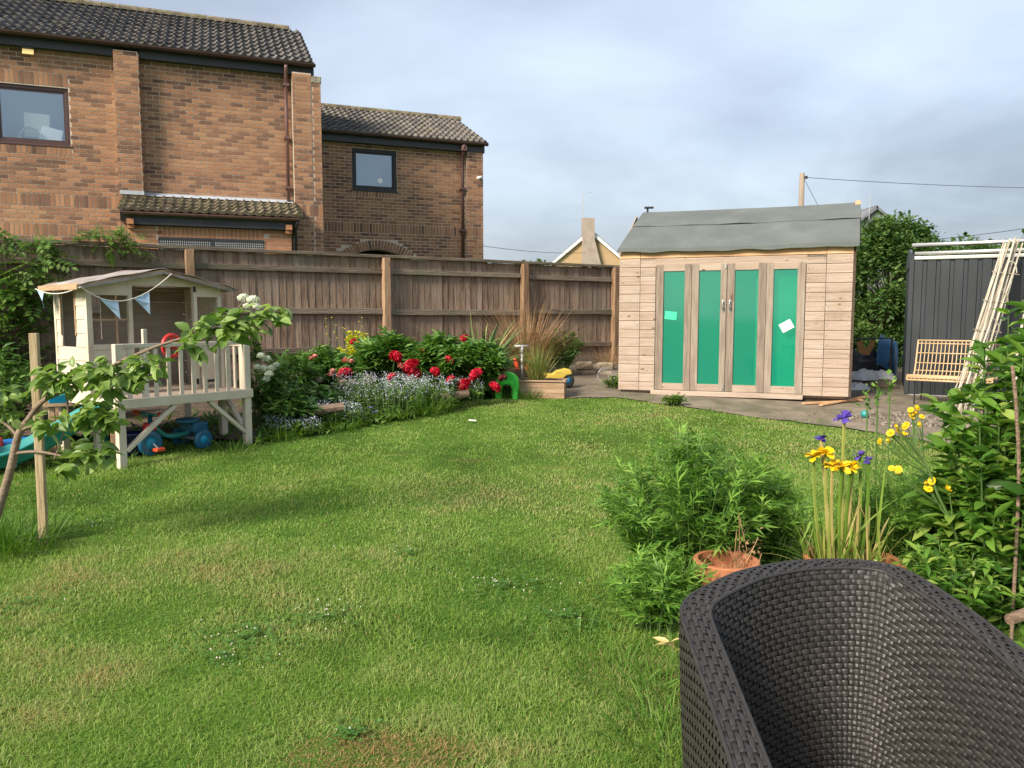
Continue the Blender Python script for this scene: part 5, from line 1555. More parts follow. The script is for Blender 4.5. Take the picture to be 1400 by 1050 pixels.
# phormium, dead grass, euphorbia
PH = plant('flax_plant', 'spiky sword-leaved flax plant with yellow edges against the fence', 'plant', (-.46, 10.95, .62))
blades(MB(), (-.46, 10.95, .62), 170, (.65, 1.12), (.035, .06), 1.2, .66, .55, 6, .12, .25).build('leaves', M['phormium'], PH, world=True, kind='stuff')
DG = plant('dead_grass', 'tall dry brown ornamental grass in front of the fence post', 'grass', (.22, 11.9, .7))
blades(MB(), (.22, 11.9, .68), 800, (.6, 1.35), (.004, .007), 1.2, .55, .35, 5, .16).build('blades', M['drygrass'], DG, world=True, kind='stuff')
DG2 = plant('dead_grass', 'small brown dead weeds at the foot of the fence beside the shed', 'grass', (1.62, 13.1, .66))
blades(MB(), (1.62, 13.1, .64), 160, (.2, .6), (.003, .006), 1.2, .6, .4, 4, .16).build('blades', M['drygrass'], DG2, world=True, kind='stuff')
bush('spurge_shrub', 'rounded blue-green shrub against the fence behind the planter', (.78, 12.0, .62), .40, .34, .72, 60, 24, LEAF_LANCE, (.06, .11), M['hedge'], cat='shrub')
bush('weed', 'small green weed at the left bottom corner of the timber shed', (1.42, 10.75, .48), .18, .14, .18, 30, 10, LEAF_LANCE, (.04, .08), M['wist'])
bush('weed', 'small tuft of weeds at the lawn edge in front of the shed doors', (1.98, 9.32, .41), .16, .10, .14, 30, 10, LEAF_LANCE, (.04, .08), M['wist'])
tag(MB().cub(-.012, .012, -.012, .012, -.05, .09).build('short_peg', M['stake']), 'short wooden peg at the lawn edge in front of the shed doors', 'peg').location = (2.05, 9.33, .40)


# ------------------------------------------------------------------ stones and logs
def rock(name, label, cat, loc, dims, m, rz=0.0, seed=0, group=None):
    rg = np.random.default_rng(seed)
    n, k = 12, 7
    V = []
    for i in range(k):
        el = -np.pi / 2 + np.pi * i / (k - 1)
        V.append([(np.sign(math.cos(a)) * abs(math.cos(a)) ** .6 * math.cos(el) ** .5, np.sign(math.sin(a)) * abs(math.sin(a)) ** .6 * math.cos(el) ** .5, np.sign(math.sin(el)) * abs(math.sin(el)) ** .7) for a in np.linspace(0, 2 * np.pi, n + 1)])
    V = np.array(V)
    nz = rg.normal(0, .06, V.shape); nz[:, -1] = nz[:, 0]; nz[0] = nz[0, 0]; nz[-1] = nz[-1, 0]
    V = (V + nz) * np.array(dims) * .5
    o = MB().grid(V).build(name, m, smooth=False)
    o.location = loc; o.rotation_euler = (0, 0, rz)
    return tag(o, label, cat, group)


def atg(px, py):
    for Y in np.arange(1.5, 20, .01):
        p = at(px, py, Y)
        if p[2] <= gz(p[0], p[1]): return p
    return p


for i, (px, py, Y, d, lb_) in enumerate(((408, 517, 8.9, (.20, .14, .13), 'rough sandstone block left of the forget-me-nots'), (432, 519, 8.95, (.16, .12, .08), 'small flat sandstone right beside the rough block'),
                                      (475, 523, 8.8, (.20, .12, .07), 'flat stone under the leftmost red flower'), (665, 482, 10.6, (.22, .2, .16), 'pale stone block behind the peonies below the flax'))):
    q = at(px, py, Y)
    rock('stone', lb_, 'stone', tuple(q), d, M['stone'], .3 * i, i, 'stones in the flower bed')
for (a_, b_, lb_) in (((372, 568), (420, 572), 'short weathered log edging the bed, beside the playhouse leg'), ((415, 566), (470, 556), 'short log edging the bed under the small blue flowers'), ((590, 548), (640, 538), 'log half hidden in dry grass at the bed edge')):
    p, q = at(*a_, 7.85 if a_[0] < 500 else 9.0), at(*b_, 7.95 if a_[0] < 500 else 9.2)
    tag(MB().tube(np.array([p, (p + q) / 2 + [0, 0, .008], q]), [.045, .05, .045], 9).build('log', M['log'], smooth=False), lb_, 'log', 'logs edging the flower bed')

# ------------------------------------------------------------------ planter and the toys behind it
PL = thing('planter_box', 'low wooden planter box at the corner of the flower bed', 'planter', (-.02, 9.95, .43), R(-8))
for i in range(3):
    MB().cub(0, .70, 0, .022, .003 + i * .072, .073 + i * .072).build('plank', M['planter'], PL, bevel=.003)
    MB().cub(.678, .70, .024, .36, .003 + i * .072, .073 + i * .072).build('plank', M['planter'], PL, bevel=.003)
    MB().cub(0, .022, .024, .36, .003 + i * .072, .073 + i * .072).build('plank', M['planter'], PL, bevel=.003)
    MB().cub(0.024, .676, .338, .36, .003 + i * .072, .073 + i * .072).build('plank', M['planter'], PL, bevel=.003)
MB().cub(-.02, .72, -.02, .03, .222, .242).cub(-.02, .03, .031, .38, .222, .242).cub(.67, .72, .031, .38, .222, .242).cub(.031, .669, .33, .38, .222, .242).build('rim', M['planter'], PL, bevel=.004)
MB().cub(.024, .676, .024, .336, .1, .2).build('soil', M['soil'], PL)
SG = plant('sedge_tuft', 'upright green and straw sedge growing in the wooden planter', 'grass', (.33, 10.1, .62))
blades(MB(), (.32, 10.07, .62), 260, (.30, .64), (.004, .008), .6, .4, .4, 5, .09).build('blades', M['sedge'], SG, world=True, kind='stuff')
blades(MB(), (.18, 10.08, .62), 60, (.06, .18), (.004, .007), 1.0, .6, .5, 4, .12).build('low_blades', M['sedge'], SG, world=True, kind='stuff')
LT = thing('lime_toy', 'bright lime green plastic arch toy between peonies and planter', 'toy', (-.06, 9.93, .44), R(-10))
o_ = [(.15 * math.cos(t), .19 + .15 * math.sin(t)) for t in np.linspace(0, np.pi, 14)] + [(-.15, -.02), (-.07, -.02), (-.07, .12)] + [(.07 * math.cos(t), .12 + .06 * math.sin(t)) for t in np.linspace(np.pi, 0, 8)] + [(.07, -.02), (.15, -.02)]
MB().prism([(x, z) for x, z in o_][::-1], 'y', -.08, .08).build('arch', M['lime'], LT, bevel=.012)
MB().box((.0, -.0, .20), (.16, .20, .04)).build('step', M['lime'], LT, bevel=.012)
SCO = thing('toy_scooter', 'small grey scooter with red parts behind the wooden planter', 'scooter', (.14, 10.75, .47), R(5))
MB().tube([(0, 0, .06), (0, 0, .60)], .018, 10).build('steering_post', M['grey'], SCO, smooth=True)
MB().tube([(-.10, -.02, .61), (.10, .02, .61)], .016, 10).build('handlebar', M['grey'], SCO, smooth=True)
for x in (-.085, .085):
    MB().box((x, -.03, .36), (.05, .06, .16), ry=.25 * np.sign(x)).build('grip', M['orange_red'], SCO, bevel=.015)
MB().box((.14, .06, .05), (.36, .12, .03)).build('deck', M['red'], SCO, bevel=.008)
wheel(SCO, (-.08, 0, .05), .05, .03, M['black'], M['grey']); wheel(SCO, (.33, .05, .05), .05, .03, M['black'], M['grey'])
RT = thing('ride_on_toy', 'yellow ride-on toy with dark wheels behind the right end of the planter', 'toy', (.52, 10.72, .44), R(4))
RT.scale = (.8, .8, .95)
MB().prism([(-.36, .20), (-.34, .30), (-.20, .335), (-.05, .28), (.05, .27), (.12, .32), (.28, .35), (.37, .33), (.40, .26), (.30, .25), (.24, .20), (.10, .18), (0, .2), (-.12, .16), (-.25, .16)][::-1], 'y', -.09, .09).build('toy_body', M['yellow'], RT, bevel=.02)
MB().cub(-.1, .22, -.07, .07, .10, .19).build('chassis', M['black'], RT, bevel=.01)
wheel(RT, (.33, -.02, .17), .11, .10, M['black'], M['toy_blue']); wheel(RT, (-.22, -.02, .09), .09, .09, M['black'], M['red']); wheel(RT, (.10, -.02, .08), .08, .08, M['black'], M['grey'])
wc = thing('wire_coil', 'loose coil of thin grey wire on the ground at the left corner of the shed', 'wire', (1.33, 11.2, .52), 0)
for k in range(4):
    t = np.linspace(0, 2 * np.pi, 22)
    r = .08 + .015 * k
    MB().tube(np.stack([.02 * k + r * np.cos(t), .03 * k + .04 * np.sin(t), .11 + r * np.sin(t)], 1), .0022, 4, cap=False).build('loop', M['grey'], wc)
for i, (px0, px1, py) in enumerate(((758, 790, 512), (792, 815, 513), (816, 838, 514), (786, 812, 500), (814, 840, 501))):
    a_, b_ = at(px0, py, 12.3 if py > 505 else 12.8), at(px1, py, 12.3 if py > 505 else 12.8)
    c_ = (a_ + b_) / 2
    rock('edging_stone', ['edging stone nearest the planter, front row under the fence', 'middle edging stone of the front row under the fence', 'edging stone nearest the shed in the front row', 'left edging stone of the back row under the fence', 'right edging stone of the back row beside the shed'][i],
         'stone', tuple(c_), (np.linalg.norm(b_ - a_) * 1.02, .16, .15), M['stone'], R(15), 30 + i, 'edging stones under the fence')

# ------------------------------------------------------------------ clutter between and beside the sheds
WS = 'thin offcut wooden strips lying on the concrete by the shed corner'
for (a_, b_, lb_) in (((1098, 555), (1178, 550), 'longer wooden strip lying on the concrete by the shed corner'), ((1122, 557), (1186, 547), 'shorter wooden strip crossing the other by the shed corner')):
    p, q = atg(*a_), atg(*b_)
    tag(MB().bar(p + [0, 0, .03], q + [0, 0, .03 + (.02 if a_[0] > 1110 else 0)], .05, .018).build('wood_strip', M['pine_orange']), lb_, 'wood', 'wooden strips by the shed')
q = atg(1182, 573)
tag(MB().lathe([(max(0, .045 * math.cos(t)), .045 * math.sin(t)) for t in np.linspace(-np.pi / 2, np.pi / 2, 11)], 18, q + [0, 0, .055]).build('ball', M['teal'], smooth=True), 'small dark teal ball on the concrete edge', 'ball')
mf = thing('metal_hoop', 'dark metal tube hoop standing between the two sheds', 'frame', (5.53, 11.2, .5), R(-8))
MB().tube([(-.02, 0, 0), (0, 0, .68), (-.60, .05, .66), (-.60, .05, 0)], .017, 8).build('hoop', M['dark_trim'], mf, smooth=False)
MB().tube([(0, 0, .3), (.0, .5, .3)], .014, 6).tube([(0, .5, 0), (0, .5, .66)], .014, 6).build('brace', M['dark_trim'], mf)
tu = thing('blue_tub', 'blue plastic tub standing on edge beside the metal shed', 'tub', (5.72, 11.5, .5), R(-35))
MB().lathe([(0, -.02), (.24, -.02), (.30, .16), (.33, .17), (.33, .185), (.285, .18), (.225, .0), (0, 0)], 28, (0, 0, .36), [[0, 0, -1], [1, 0, 0], [0, -1.1, 0]]).build('tub_shell', mat('faded_blue_plastic', [(.05, .17, .36), (.08, .22, .42)], .45, 3), tu, smooth=True)
def crumple(name, label, cat, loc, dims, m, seed, rz=0.0):
    rg = np.random.default_rng(seed)
    u = np.linspace(-1, 1, 13)
    nz_ = lambda x, y: .16 * math.sin(4.1 * x + 2.3 * y + seed) + .12 * math.sin(6.3 * y - 3.1 * x + 2 * seed) + .06 * math.sin(11 * x + 9 * y + seed)
    V = np.array([[(x * dims[0] * .5 * (1 + .1 * math.sin(3 * y + seed)), y * dims[1] * .5, dims[2] * max(0.0, (1 - abs(x) ** 3) * (1 - abs(y) ** 3)) ** .6 * (.85 + nz_(x, y) + .25 * x) + (rg.normal(0, .008) if max(abs(x), abs(y)) < 1 else 0)) for y in u] for x in u])
    o = MB().grid(V).build(name, m, smooth=True)
    o.location = loc; o.rotation_euler = (0, 0, rz)
    return tag(o, label, cat)
crumple('sack', 'pale grey sack slumped beside the timber shed', 'sack', (4.99, 10.95, .60), (.34, .40, .13), M['sack'], 1, .4)
crumple('sack', 'second pale sack lying under the metal frame', 'sack', (5.30, 11.1, .60), (.44, .36, .11), M['sack'], 2, -.3)
crumple('plastic_bag', 'crumpled clear plastic bag on the ground between the sheds', 'bag', (4.80, 10.65, .48), (.30, .22, .10), M['sack'], 3)
tag(crumple('black_bag', 'black bin bag heaped against the hedge between the sheds', 'bag', (5.2, 11.55, .5), (.9, .5, .5), M['black'], 4), None, None)
cd = thing('cardboard_piece', 'torn brown cardboard propped on the heap between the sheds', 'cardboard', (5.2, 11.3, .93), R(-10))
MB().prism([(-.10, .03), (0, 0), (.05, 0), (.13, .2), (.07, .22), (.02, .10), (-.03, .12), (-.05, .21), (-.13, .19)][::-1], 'y', -.012, .012).build('card_sheet', M['card'], cd)
rock('concrete_block', 'mossy concrete block step between the two sheds', 'block', (5.12, 10.95, .51), (.75, .45, .20), M['concrete'], R(-10), 61)
rb = MB()
nr = 260
a = rng.uniform(0, 2 * np.pi, nr); r = np.sqrt(rng.uniform(0, 1, nr))
xr, yr = 4.45 + .75 * r * np.cos(a), 8.35 + .45 * r * np.sin(a)
rb.batch(BOXV, BOXF, np.stack([xr, yr, g(xr, yr) + .02], 1), orient(rand_dirs(nr, .2), (0, 0, 1)), rng.uniform(.010, .034, nr))
tag(rb.build('rubble', M['rubble']), 'patch of loose stony rubble on the concrete', 'rubble', kind='stuff')
nd = 900
xd, yd = rng.uniform(.7, 7.0, nd), rng.uniform(6.5, 13, nd)
kd = inpoly(xd, yd, path_poly) & (vnoise(xd, yd, 1.2, 8) > .42)
xd, yd = xd[kd], yd[kd]
db_ = MB().batch(LEAF_BIT[0], LEAF_BIT[1], np.stack([xd, yd, g(xd, yd) + .018], 1), orient(rand_dirs(len(xd), .05), (0, 0, 1)), rng.uniform(.015, .05, len(xd)))
tag(db_.build('leaf_litter', M['drygrass']), 'scattered brown leaf litter and grit on the concrete', 'litter', kind='stuff')
q = atg(646, 579)
tag(MB().box((q[0], q[1], q[2] + .035), (.085, .03, .012), rz=.1, ry=.08).build('white_tag', M['white_paint'], bevel=.004), 'small white plastic label lying on the lawn', 'label')

# ------------------------------------------------------------------ rattan lounge seat
RS = thing('rattan_seat', 'honey coloured rattan lounge seat on thin black legs in front of the metal shed', 'chair', (5.44, 9.45, .405), R(-38))
prof = catmull([(.0, -.36, .315), (.0, -.345, .36), (0, -.25, .365), (0, -.05, .335), (0, .07, .36), (0, .14, .46), (0, .20, .62), (0, .25, .78)], 4)
SWD = .45
for i, x in enumerate(np.linspace(-SWD, SWD, 21)):
    sk = .0
    MB().tube(prof + [x + 0 * sk, 0, 0], .0115 if i in (0, 20) else .0065, 5).build('cane', M['cane'], RS, smooth=True)
for j in list(range(2, len(prof), 1)):
    if j < 16 or j in (18, 21, 24, 27, 28):
        c = prof[min(j, len(prof) - 1)]
        MB().tube([c + [-SWD - .005, -.004, .004], c + [SWD + .005, -.004, .004]], .010 if j in (0, 28) else .0075, 5).build('cross_cane', M['cane'], RS, smooth=True)
MB().tube([prof[0] + [-SWD, 0, 0], prof[0] + [SWD, 0, 0]], .013, 6).build('front_cane', M['cane'], RS, smooth=True)
for x in (-.36, .36):
    MB().tube([(x, .12, .36), (x, .10, .10), (x, .06, .008), (x, -.34, .008), (x, -.33, .31)], .010, 6).build('leg', M['black'], RS, smooth=False)
MB().tube([(-.36, -.1, .32), (.36, -.1, .32)], .009, 6).build('seat_bar', M['black'], RS)

# ------------------------------------------------------------------ bundle of folded willow trellis leaning on the metal shed
def trellis(label, bx, by, tx, ty, tz, n, sd_):
    o = thing('folded_trellis', label, 'trellis', (bx, by, gz(bx, by)), 0, 'folded trellises leaning on the metal shed')
    rg = np.random.default_rng(sd_)
    z0 = gz(bx, by)
    for i in range(n):
        u = i / (n - 1) - .5
        b0 = np.array([bx + u * .30 + rg.normal(0, .02), by + rg.normal(0, .05), z0])
        t1 = np.array([tx + u * .22 + rg.normal(0, .015), ty + rg.normal(0, .03), tz + rg.normal(0, .035)])
        m_ = (b0 + t1) / 2 + rg.normal(0, .025, 3)
        w = rg.uniform(.012, .024)
        MB().tube(catmull([b0, m_, t1], 4), w * .45, 5).build('stick', M['pale_cane'], o, world=True)
    for k in range(4):
        f = .30 + .17 * k
        c = np.array([bx, by, z0]) * (1 - f) + np.array([tx, ty, tz]) * f
        MB().tube([c + [-.16, -.03, .02], c + [.17, -.03, -.02]], .006, 4).build('cross_wire', M['pale_cane'], o, world=True)
        t_ = np.linspace(0, np.pi, 9)
        MB().tube(np.stack([c[0] + .06 + .07 * np.cos(t_), np.full(9, c[1] - .04), c[2] + .14 * np.sin(t_)], 1), .006, 4).build('hoop', M['pale_cane'], o, world=True)
    return o
trellis('bundle of pale folded trellis sticks leaning against the metal shed, behind the leafy shrub', 5.13, 8.75, 6.12, 9.5, 2.40, 19, 3)
trellis('second bundle of pale trellis sticks at the right edge of the picture', 5.75, 8.6, 6.45, 9.35, 2.33, 16, 4)

# ------------------------------------------------------------------ hedge, far houses, poles and wires
def tree(name, label, base, h, rx, ry, nleaf, size, m, seed, tpl=LEAF_SMALL, trunk=True, clumps=26, zlow=.1, cat='tree', group=None):
    rg = np.random.default_rng(seed)
    o = plant(name, label, cat, base, group)
    b = np.array(base)
    cs, rs = [], []
    for i in range(clumps):
        a = rg.uniform(0, 2 * np.pi); zz = zlow + (1 - zlow) * rg.uniform(0, 1)
        k = math.sqrt(max(.05, 1 - (2 * max(zz - .35, -.3) / 1.35) ** 2)) * rg.uniform(.55, 1.0)
        cs.append(b + [rx * k * math.cos(a), ry * k * math.sin(a), h * zz * .92]); rs.append(rg.uniform(.22, .42) * min(rx, ry, h))
    tb_ = MB()
    tb_.tube([b - [0, 0, .2], b + [.03 * h, 0, h * .35], b + [0, .02 * h, h * .8]], [.05 * h, .035 * h, .012 * h], 7)
    tb_.build('trunk', M['bark'], o, world=True)
    lb2 = MB()
    for c in cs:
        s_ = b + [0, 0, h * .3]
        lb2.tube([s_, (s_ + c) / 2 + [0, 0, .05 * h], c], [.008 * h, .005 * h, .002 * h], 4, cap=False)
    lb2.build('limbs', M['bark'], o, world=True, kind='stuff')
    per = nleaf // clumps
    fb2 = MB()
    for c, r in zip(cs, rs):
        v = unit(rg.normal(0, 1, (per, 3))) * (rg.uniform(0, 1, (per, 1)) ** .33) * r * rg.uniform(.6, 1.25, (per, 1))
        p = c + v * [1.15, 1.15, .9]
        leaves(fb2, tpl, p, unit(v + rand_dirs(per, .1) * r), size, .5)
    fb2.build('crown', m, o, world=True, kind='stuff')
    return o


tree('hedge_tree', 'dense green hedge tree filling the gap between the two sheds', (6.75, 13.7, .6), 2.6, 1.1, .9, 26000, (.07, .12), M['hedge'], 5, clumps=90, zlow=-.02)
tree('hedge_tree', 'green hedge tree rising behind the metal shed', (8.3, 14.2, .65), 2.15, 1.1, .8, 7000, (.07, .12), M['hedge'], 6, clumps=30, zlow=.05)
tree('far_tree', 'small distant tree above the left end of the metal shed roof', (25.5, 48, .7), 5.4, 3.2, 2.4, 2600, (.35, .6), M['hedge'], 7, clumps=22, zlow=.1)
tree('far_tree', 'distant tree just left of the trellis tops', (29.3, 50, .7), 5.6, 2.6, 2.4, 2200, (.35, .6), M['hedge'], 8, clumps=20, zlow=.1)
tree('far_tree', 'distant tree at the right edge beyond the trellis tops', (33.5, 50, .7), 6.4, 2.8, 2.4, 2400, (.35, .6), M['hedge'], 9, clumps=22, zlow=.1)
tree('garden_bush', 'tip of a green bush showing over the fence below the far ochre house', (2.42, 19.5, .7), 2.15, .6, .6, 1500, (.08, .14), M['wist'], 10, clumps=14, zlow=.2, cat='bush')
tree('far_tree', 'long distant hedge-like tree between far house and brick building', (1.6, 75, .7), 6.0, 4.0, 2.0, 1500, (.4, .7), M['hedge'], 12, clumps=16, zlow=.1)

FH = thing('ochre_house', 'distant ochre rendered house with white verges and a stone gable chimney', 'house', (6.0, 60, .7), R(0))
gw = 5.6
MB().prism([(-gw / 2, 0), (-gw / 2, 4.95), (0, 7.35), (gw / 2, 4.95), (gw / 2, 0)], 'y', 0, 9).build('gable_wall', M['render'], FH)
for s_ in (-1, 1):
    MB().prism([(s_ * -.05, 7.45), (s_ * (gw / 2 + .3), 4.78), (s_ * (gw / 2 + .3), 4.55), (s_ * -.05, 7.15)], 'y', -.22, -.06).build('verge_board', M['white_paint'], FH)
    MB().prism([(0, 7.5), (s_ * (gw / 2 + .35), 4.78), (s_ * (gw / 2 + .35), 4.66), (0, 7.38)], 'y', -.2, 9.2).build('roof', M['slate'], FH)
MB().prism([(-.15 - .48, 8.25), (-.15 + .45, 8.25), (-.15 + .48, 6.6), (.9, 4.4), (1.25, 2.8), (1.25, 0), (-.75, 0), (-.63, 6)], 'y', -.5, .35).build('chimney', M['chimney'], FH)
MB().tube([(-.55, -.1, 8.0), (-.52, -.1, 10.2)], .025, 5).tube([(-.55, -.1, 10.15), (.15, -.1, 10.25)], .02, 5).build('aerial', M['grey'], FH)
GH = thing('grey_roofed_house', 'grey gabled roof of a distant house peeping above the right end of the shed roof', 'house', (27.0, 58, .7), R(0))
MB().prism([(-4, 0), (-4, 5.6), (0, 8.75), (4, 5.6), (4, 0)], 'y', 0, 8).build('gable_wall', M['slate'], GH)
for s_ in (-1, 1):
    MB().prism([(s_ * -.05, 8.95), (s_ * 4.4, 5.45), (s_ * 4.4, 5.25), (s_ * -.05, 8.72)], 'y', -.25, 8.2).build('roof', M['slate'], GH)
MB().tube([(-.6, -.3, 6.0), (-.6, -.3, 9.7)], .025, 6).build('flue', M['grey'], GH)
UP = thing('utility_pole', 'wooden utility pole carrying a cable above the timber shed roof', 'pole', (12.95, 35, .7), 0)
MB().tube([(0, 0, -.5), (0, 0, 4), (0, 0, 7.15)], [.15, .13, .11], 10).build('pole_shaft', M['pole'], UP, smooth=True)
MB().box((.12, -.05, 6.95), (.2, .08, .12)).build('insulator', M['dark_trim'], UP)
def cable(label, p, q, sag, r):
    t_ = np.linspace(0, 1, 25)[:, None]
    pts_ = np.asarray(p) * (1 - t_) + np.asarray(q) * t_ - np.array([0, 0, 1]) * (4 * sag * t_ * (1 - t_))
    return tag(MB().tube(pts_, r, 5).build('overhead_cable', M['wire']), label, 'cable')
cable('overhead cable running right from the utility pole top', (13.1, 34.95, 7.65), (40, 40, 8.2), .35, .013)
cable('stay wire slanting down from the utility pole', (13.0, 34.9, 7.6), (15.4, 37.5, 5.6), .05, .010)
cable('low overhead cable crossing behind the metal shed at the right edge', (17, 32, 4.6), (25, 33, 5.8), .12, .013)
cable('overhead cable between the brick building and the far ochre house', (-1.6, 40, 5.1), (5.5, 58, 6.2), .15, .014)

# ------------------------------------------------------------------ glossy shrub at the right edge
GS = plant('glossy_shrub', 'tall glossy green shrub filling the right edge of the picture', 'shrub', (2.45, 3.5, .08))
gst = []
for i in range(190):
    tx_ = rng.uniform(2.02, 2.98); ty_ = rng.uniform(3.15, 3.85)
    hm = float(np.interp(tx_ - .25 * (ty_ - 3.5), [1.95, 2.14, 2.28, 2.5], [.70, 1.18, 1.42, 1.60]))
    top = np.array([tx_, ty_, .08 + hm * rng.uniform(.45, 1.0)])
    p0 = np.array([2.45 + (tx_ - 2.45) * .6, 3.5 + (ty_ - 3.5) * .5, .05])
    gst.append(catmull([p0, p0 * .5 + top * .5 + [-.02, 0, .06], top], 6))
sb = MB()
for s_ in gst: sb.tube(s_, np.linspace(.007, .0025, len(s_)), 5, cap=False)
sb.build('stems', M['stem'], GS, world=True, kind='stuff')
p, d = along(gst, 36, .06, .35)
p += rng.normal(0, .02, p.shape)
p = np.concatenate([p, np.repeat(np.array([s_[-1] for s_ in gst]), 5, 0)]); d = np.concatenate([d, unit(rand_dirs(len(gst) * 5, .55))])
order = np.argsort(np.hypot(p[:, 0], p[:, 1]) + np.where(p[:, 0] / p[:, 1] > .675, 5, 0))
near, far_ = order[:300], order[300:]
gme = []
for dr in (.12, .3, .45):
    tv, tf = leaf_t((.07, .48, .42, .2), (0, .32, .62, .85), .40, .20, dr)
    gme.append(MB().add(tv, [list(f) for q in tf for f in q]).mesh('leaf', M['glossy'], smooth=True))
leaf_objects(GS, GS, gme, p[near], unit(d[near] + [0, -.15, 0]), (.05, .13), .4)
tv, tf = leaf_t((.07, .5, .38), (0, .36, .72), .40, .20, .3)
leaves(MB(), (tv, tf), p[far_], d[far_], (.055, .145), .4).build('foliage', M['glossy'], GS, smooth=True, world=True, kind='stuff')
tag(MB().tube(catmull([(2.56, 3.42, .3), (2.42, 3.20, .80), (2.20, 3.05, 1.12), (2.02, 3.0, 1.31)], 5) if False else catmull([(2.19, 3.26, .04), (2.17, 3.24, .75), (2.13, 3.22, 1.08), (2.10, 3.22, 1.29)], 4), [.0075] * 13, 7).build('bare_stick', M['log']), 'bare brown stick standing in the glossy shrub', 'stick')

# low plants round the foot of the shrub and pots
bush('weed', 'bright leafy weeds at the foot of the glossy shrub', (1.98, 3.35, .07), .30, .25, .45, 60, 18, LEAF_LANCE, (.05, .09), M['glossy'])
bush('weed', 'light green weeds filling the space right of the terracotta bowl', (2.15, 3.95, .1), .45, .35, .62, 80, 18, MUG, (.06, .12), M['mugwort'])
bush('weed', 'tall airy green weeds between the terracotta bowl and the glossy shrub', (1.93, 3.85, .1), .26, .2, .66, 46, 22, MUG, (.045, .085), M['mugwort'], .003, .3, .15, .6)
VL = plant('vine_leaf_plant', 'low plant with broad lobed leaves beside the armchair, at the right edge', 'plant', (2.0, 2.82, .04))
BL = compound(leaf_t((.12, .5, .45, .25), (0, .35, .65, .85), .62, .10, .18), [(0, .3, 0, .75), (.02, .28, .8, .62), (-.02, .28, -.8, .62), (.02, .2, 1.6, .45), (-.02, .2, -1.6, .45)])
for (x, y, z, sz, dx, dy) in ((1.86, 2.78, .30, .17, -.3, -.6), (1.93, 2.70, .22, .16, .2, -.9), (1.82, 2.86, .33, .13, -.7, -.2), (1.98, 2.84, .34, .15, .5, -.4), (2.05, 2.72, .25, .15, .6, -.6)):
    MB().batch(BL[0], BL[1], [(x, y, z)], orient(np.array([[dx, dy, .05]]), np.array([[.1, -.3, 1.0]])), np.array([sz])).build('leaf', M['glossy'], VL, smooth=True, world=True)
    MB().tube([(2.0, 2.82, .04), (x * .5 + 1.0, y * .5 + 1.41, z * .7), (x, y, z)], .004, 5).build('leaf_stalk', M['stem'], VL, world=True)
tag(MB().tube([(1.955, 2.93, .31), (2.3, 3.05, .36)], [.022, .026], 9).build('cut_log', M['log']), 'cut log lying at the foot of the glossy shrub', 'log')

# ------------------------------------------------------------------ feathery bush and the pots
MW, mst = bush('mugwort_bush', 'feathery bright green bush on the lawn left of the flower pots', (.93, 3.86, .10), .50, .36, .86, 110, 17, MUG, (.085, .165), M['mugwort'], .005, .45, .12, .55, 'shrub', .45)
bush('mugwort_bush', 'lower feathery green growth behind the terracotta pot', (1.32, 3.98, .11), .30, .25, .62, 60, 16, MUG, (.07, .13), M['mugwort'], .004, .4, .12, .55, 'shrub', .45)
bush('mugwort_bush', 'straggly feathery shoots at the near left foot of the bush', (.66, 3.42, .08), .24, .2, .38, 40, 14, MUG, (.07, .13), M['mugwort'], .004, .4, .12, .55, 'shrub', .45)
wy = MB()
leaves(wy, LEAF_LANCE, np.array([(.72, 3.20, .10)] * 14) + rng.normal(0, .022, (14, 3)) * [1.4, 1, .8], rand_dirs(14, .1), (.04, .08), .5)
tag(wy.build('withered_leaves', M['straw']), 'withered pale yellow leaves at the near foot of the feathery bush', 'leaves')
TP = thing('terracotta_pot', 'empty-looking round terracotta pot with dry stalks left of the armchair', 'pot', (1.0, 3.5, .09), 0)
MB().lathe([(0, 0), (.095, 0), (.125, .205), (.145, .21), (.152, .275), (.148, .28), (.130, .28), (.124, .21), (.118, .17), (0, .16)], 36).build('pot_wall', M['terracotta'], TP, smooth=False)
MB().lathe([(0, .175), (.12, .17)], 18).build('soil', M['soil'], TP)
dk = plant('dry_stalks', 'thin dry reddish stalks in the round terracotta pot', 'plant', (1.06, 3.5, .26))
b = MB()
for i in range(26):
    x, y = 1.0 + rng.normal(.04, .055), 3.5 + rng.normal(0, .04)
    tl_ = rng.uniform(.06, .34) if x > 1.03 else rng.uniform(.05, .14)
    b.tube([(x, y, .25), (x + rng.normal(0, .02), y, .25 + tl_ * .5), (x + rng.normal(.02, .05), y + rng.normal(0, .02), .25 + tl_)], .0022, 4)
b.build('stalks', M['drygrass'], dk, world=True, kind='stuff')
leaves(MB(), LEAF_BIT, np.array([1.10, 3.5, .42]) + rng.normal(0, .05, (60, 3)), rand_dirs(60, .2), (.01, .025)).build('dry_leaves', M['drygrass'], dk, world=True, kind='stuff')
TB = thing('terracotta_bowl', 'wide shallow terracotta bowl holding the irises behind the armchair', 'pot', (1.63, 3.58, .09), 0)
MB().lathe([(0, 0), (.15, 0), (.20, .19), (.222, .195), (.226, .255), (.205, .26), (.195, .2), (.19, .18), (0, .17)], 36).build('bowl_wall', M['terracotta'], TB)
MB().lathe([(0, .205), (.19, .2)], 18).build('soil', M['soil'], TB)
IR = plant('iris_clump', 'clump of yellowing iris leaves with yellow and purple flowers in the terracotta bowl', 'flowers', (1.6, 3.58, .29))
b = MB()
blades(b, (1.50, 3.58, .28), 50, (.22, .52), (.005, .013), .6, .38, .6, 8, .08, .4)
blades(b, (1.68, 3.58, .28), 44, (.22, .58), (.005, .013), .6, .36, .6, 8, .09, .4)
blades(b, (1.55, 3.52, .28), 110, (.10, .40), (.003, .007), .9, .6, .7, 7, .14, .3)
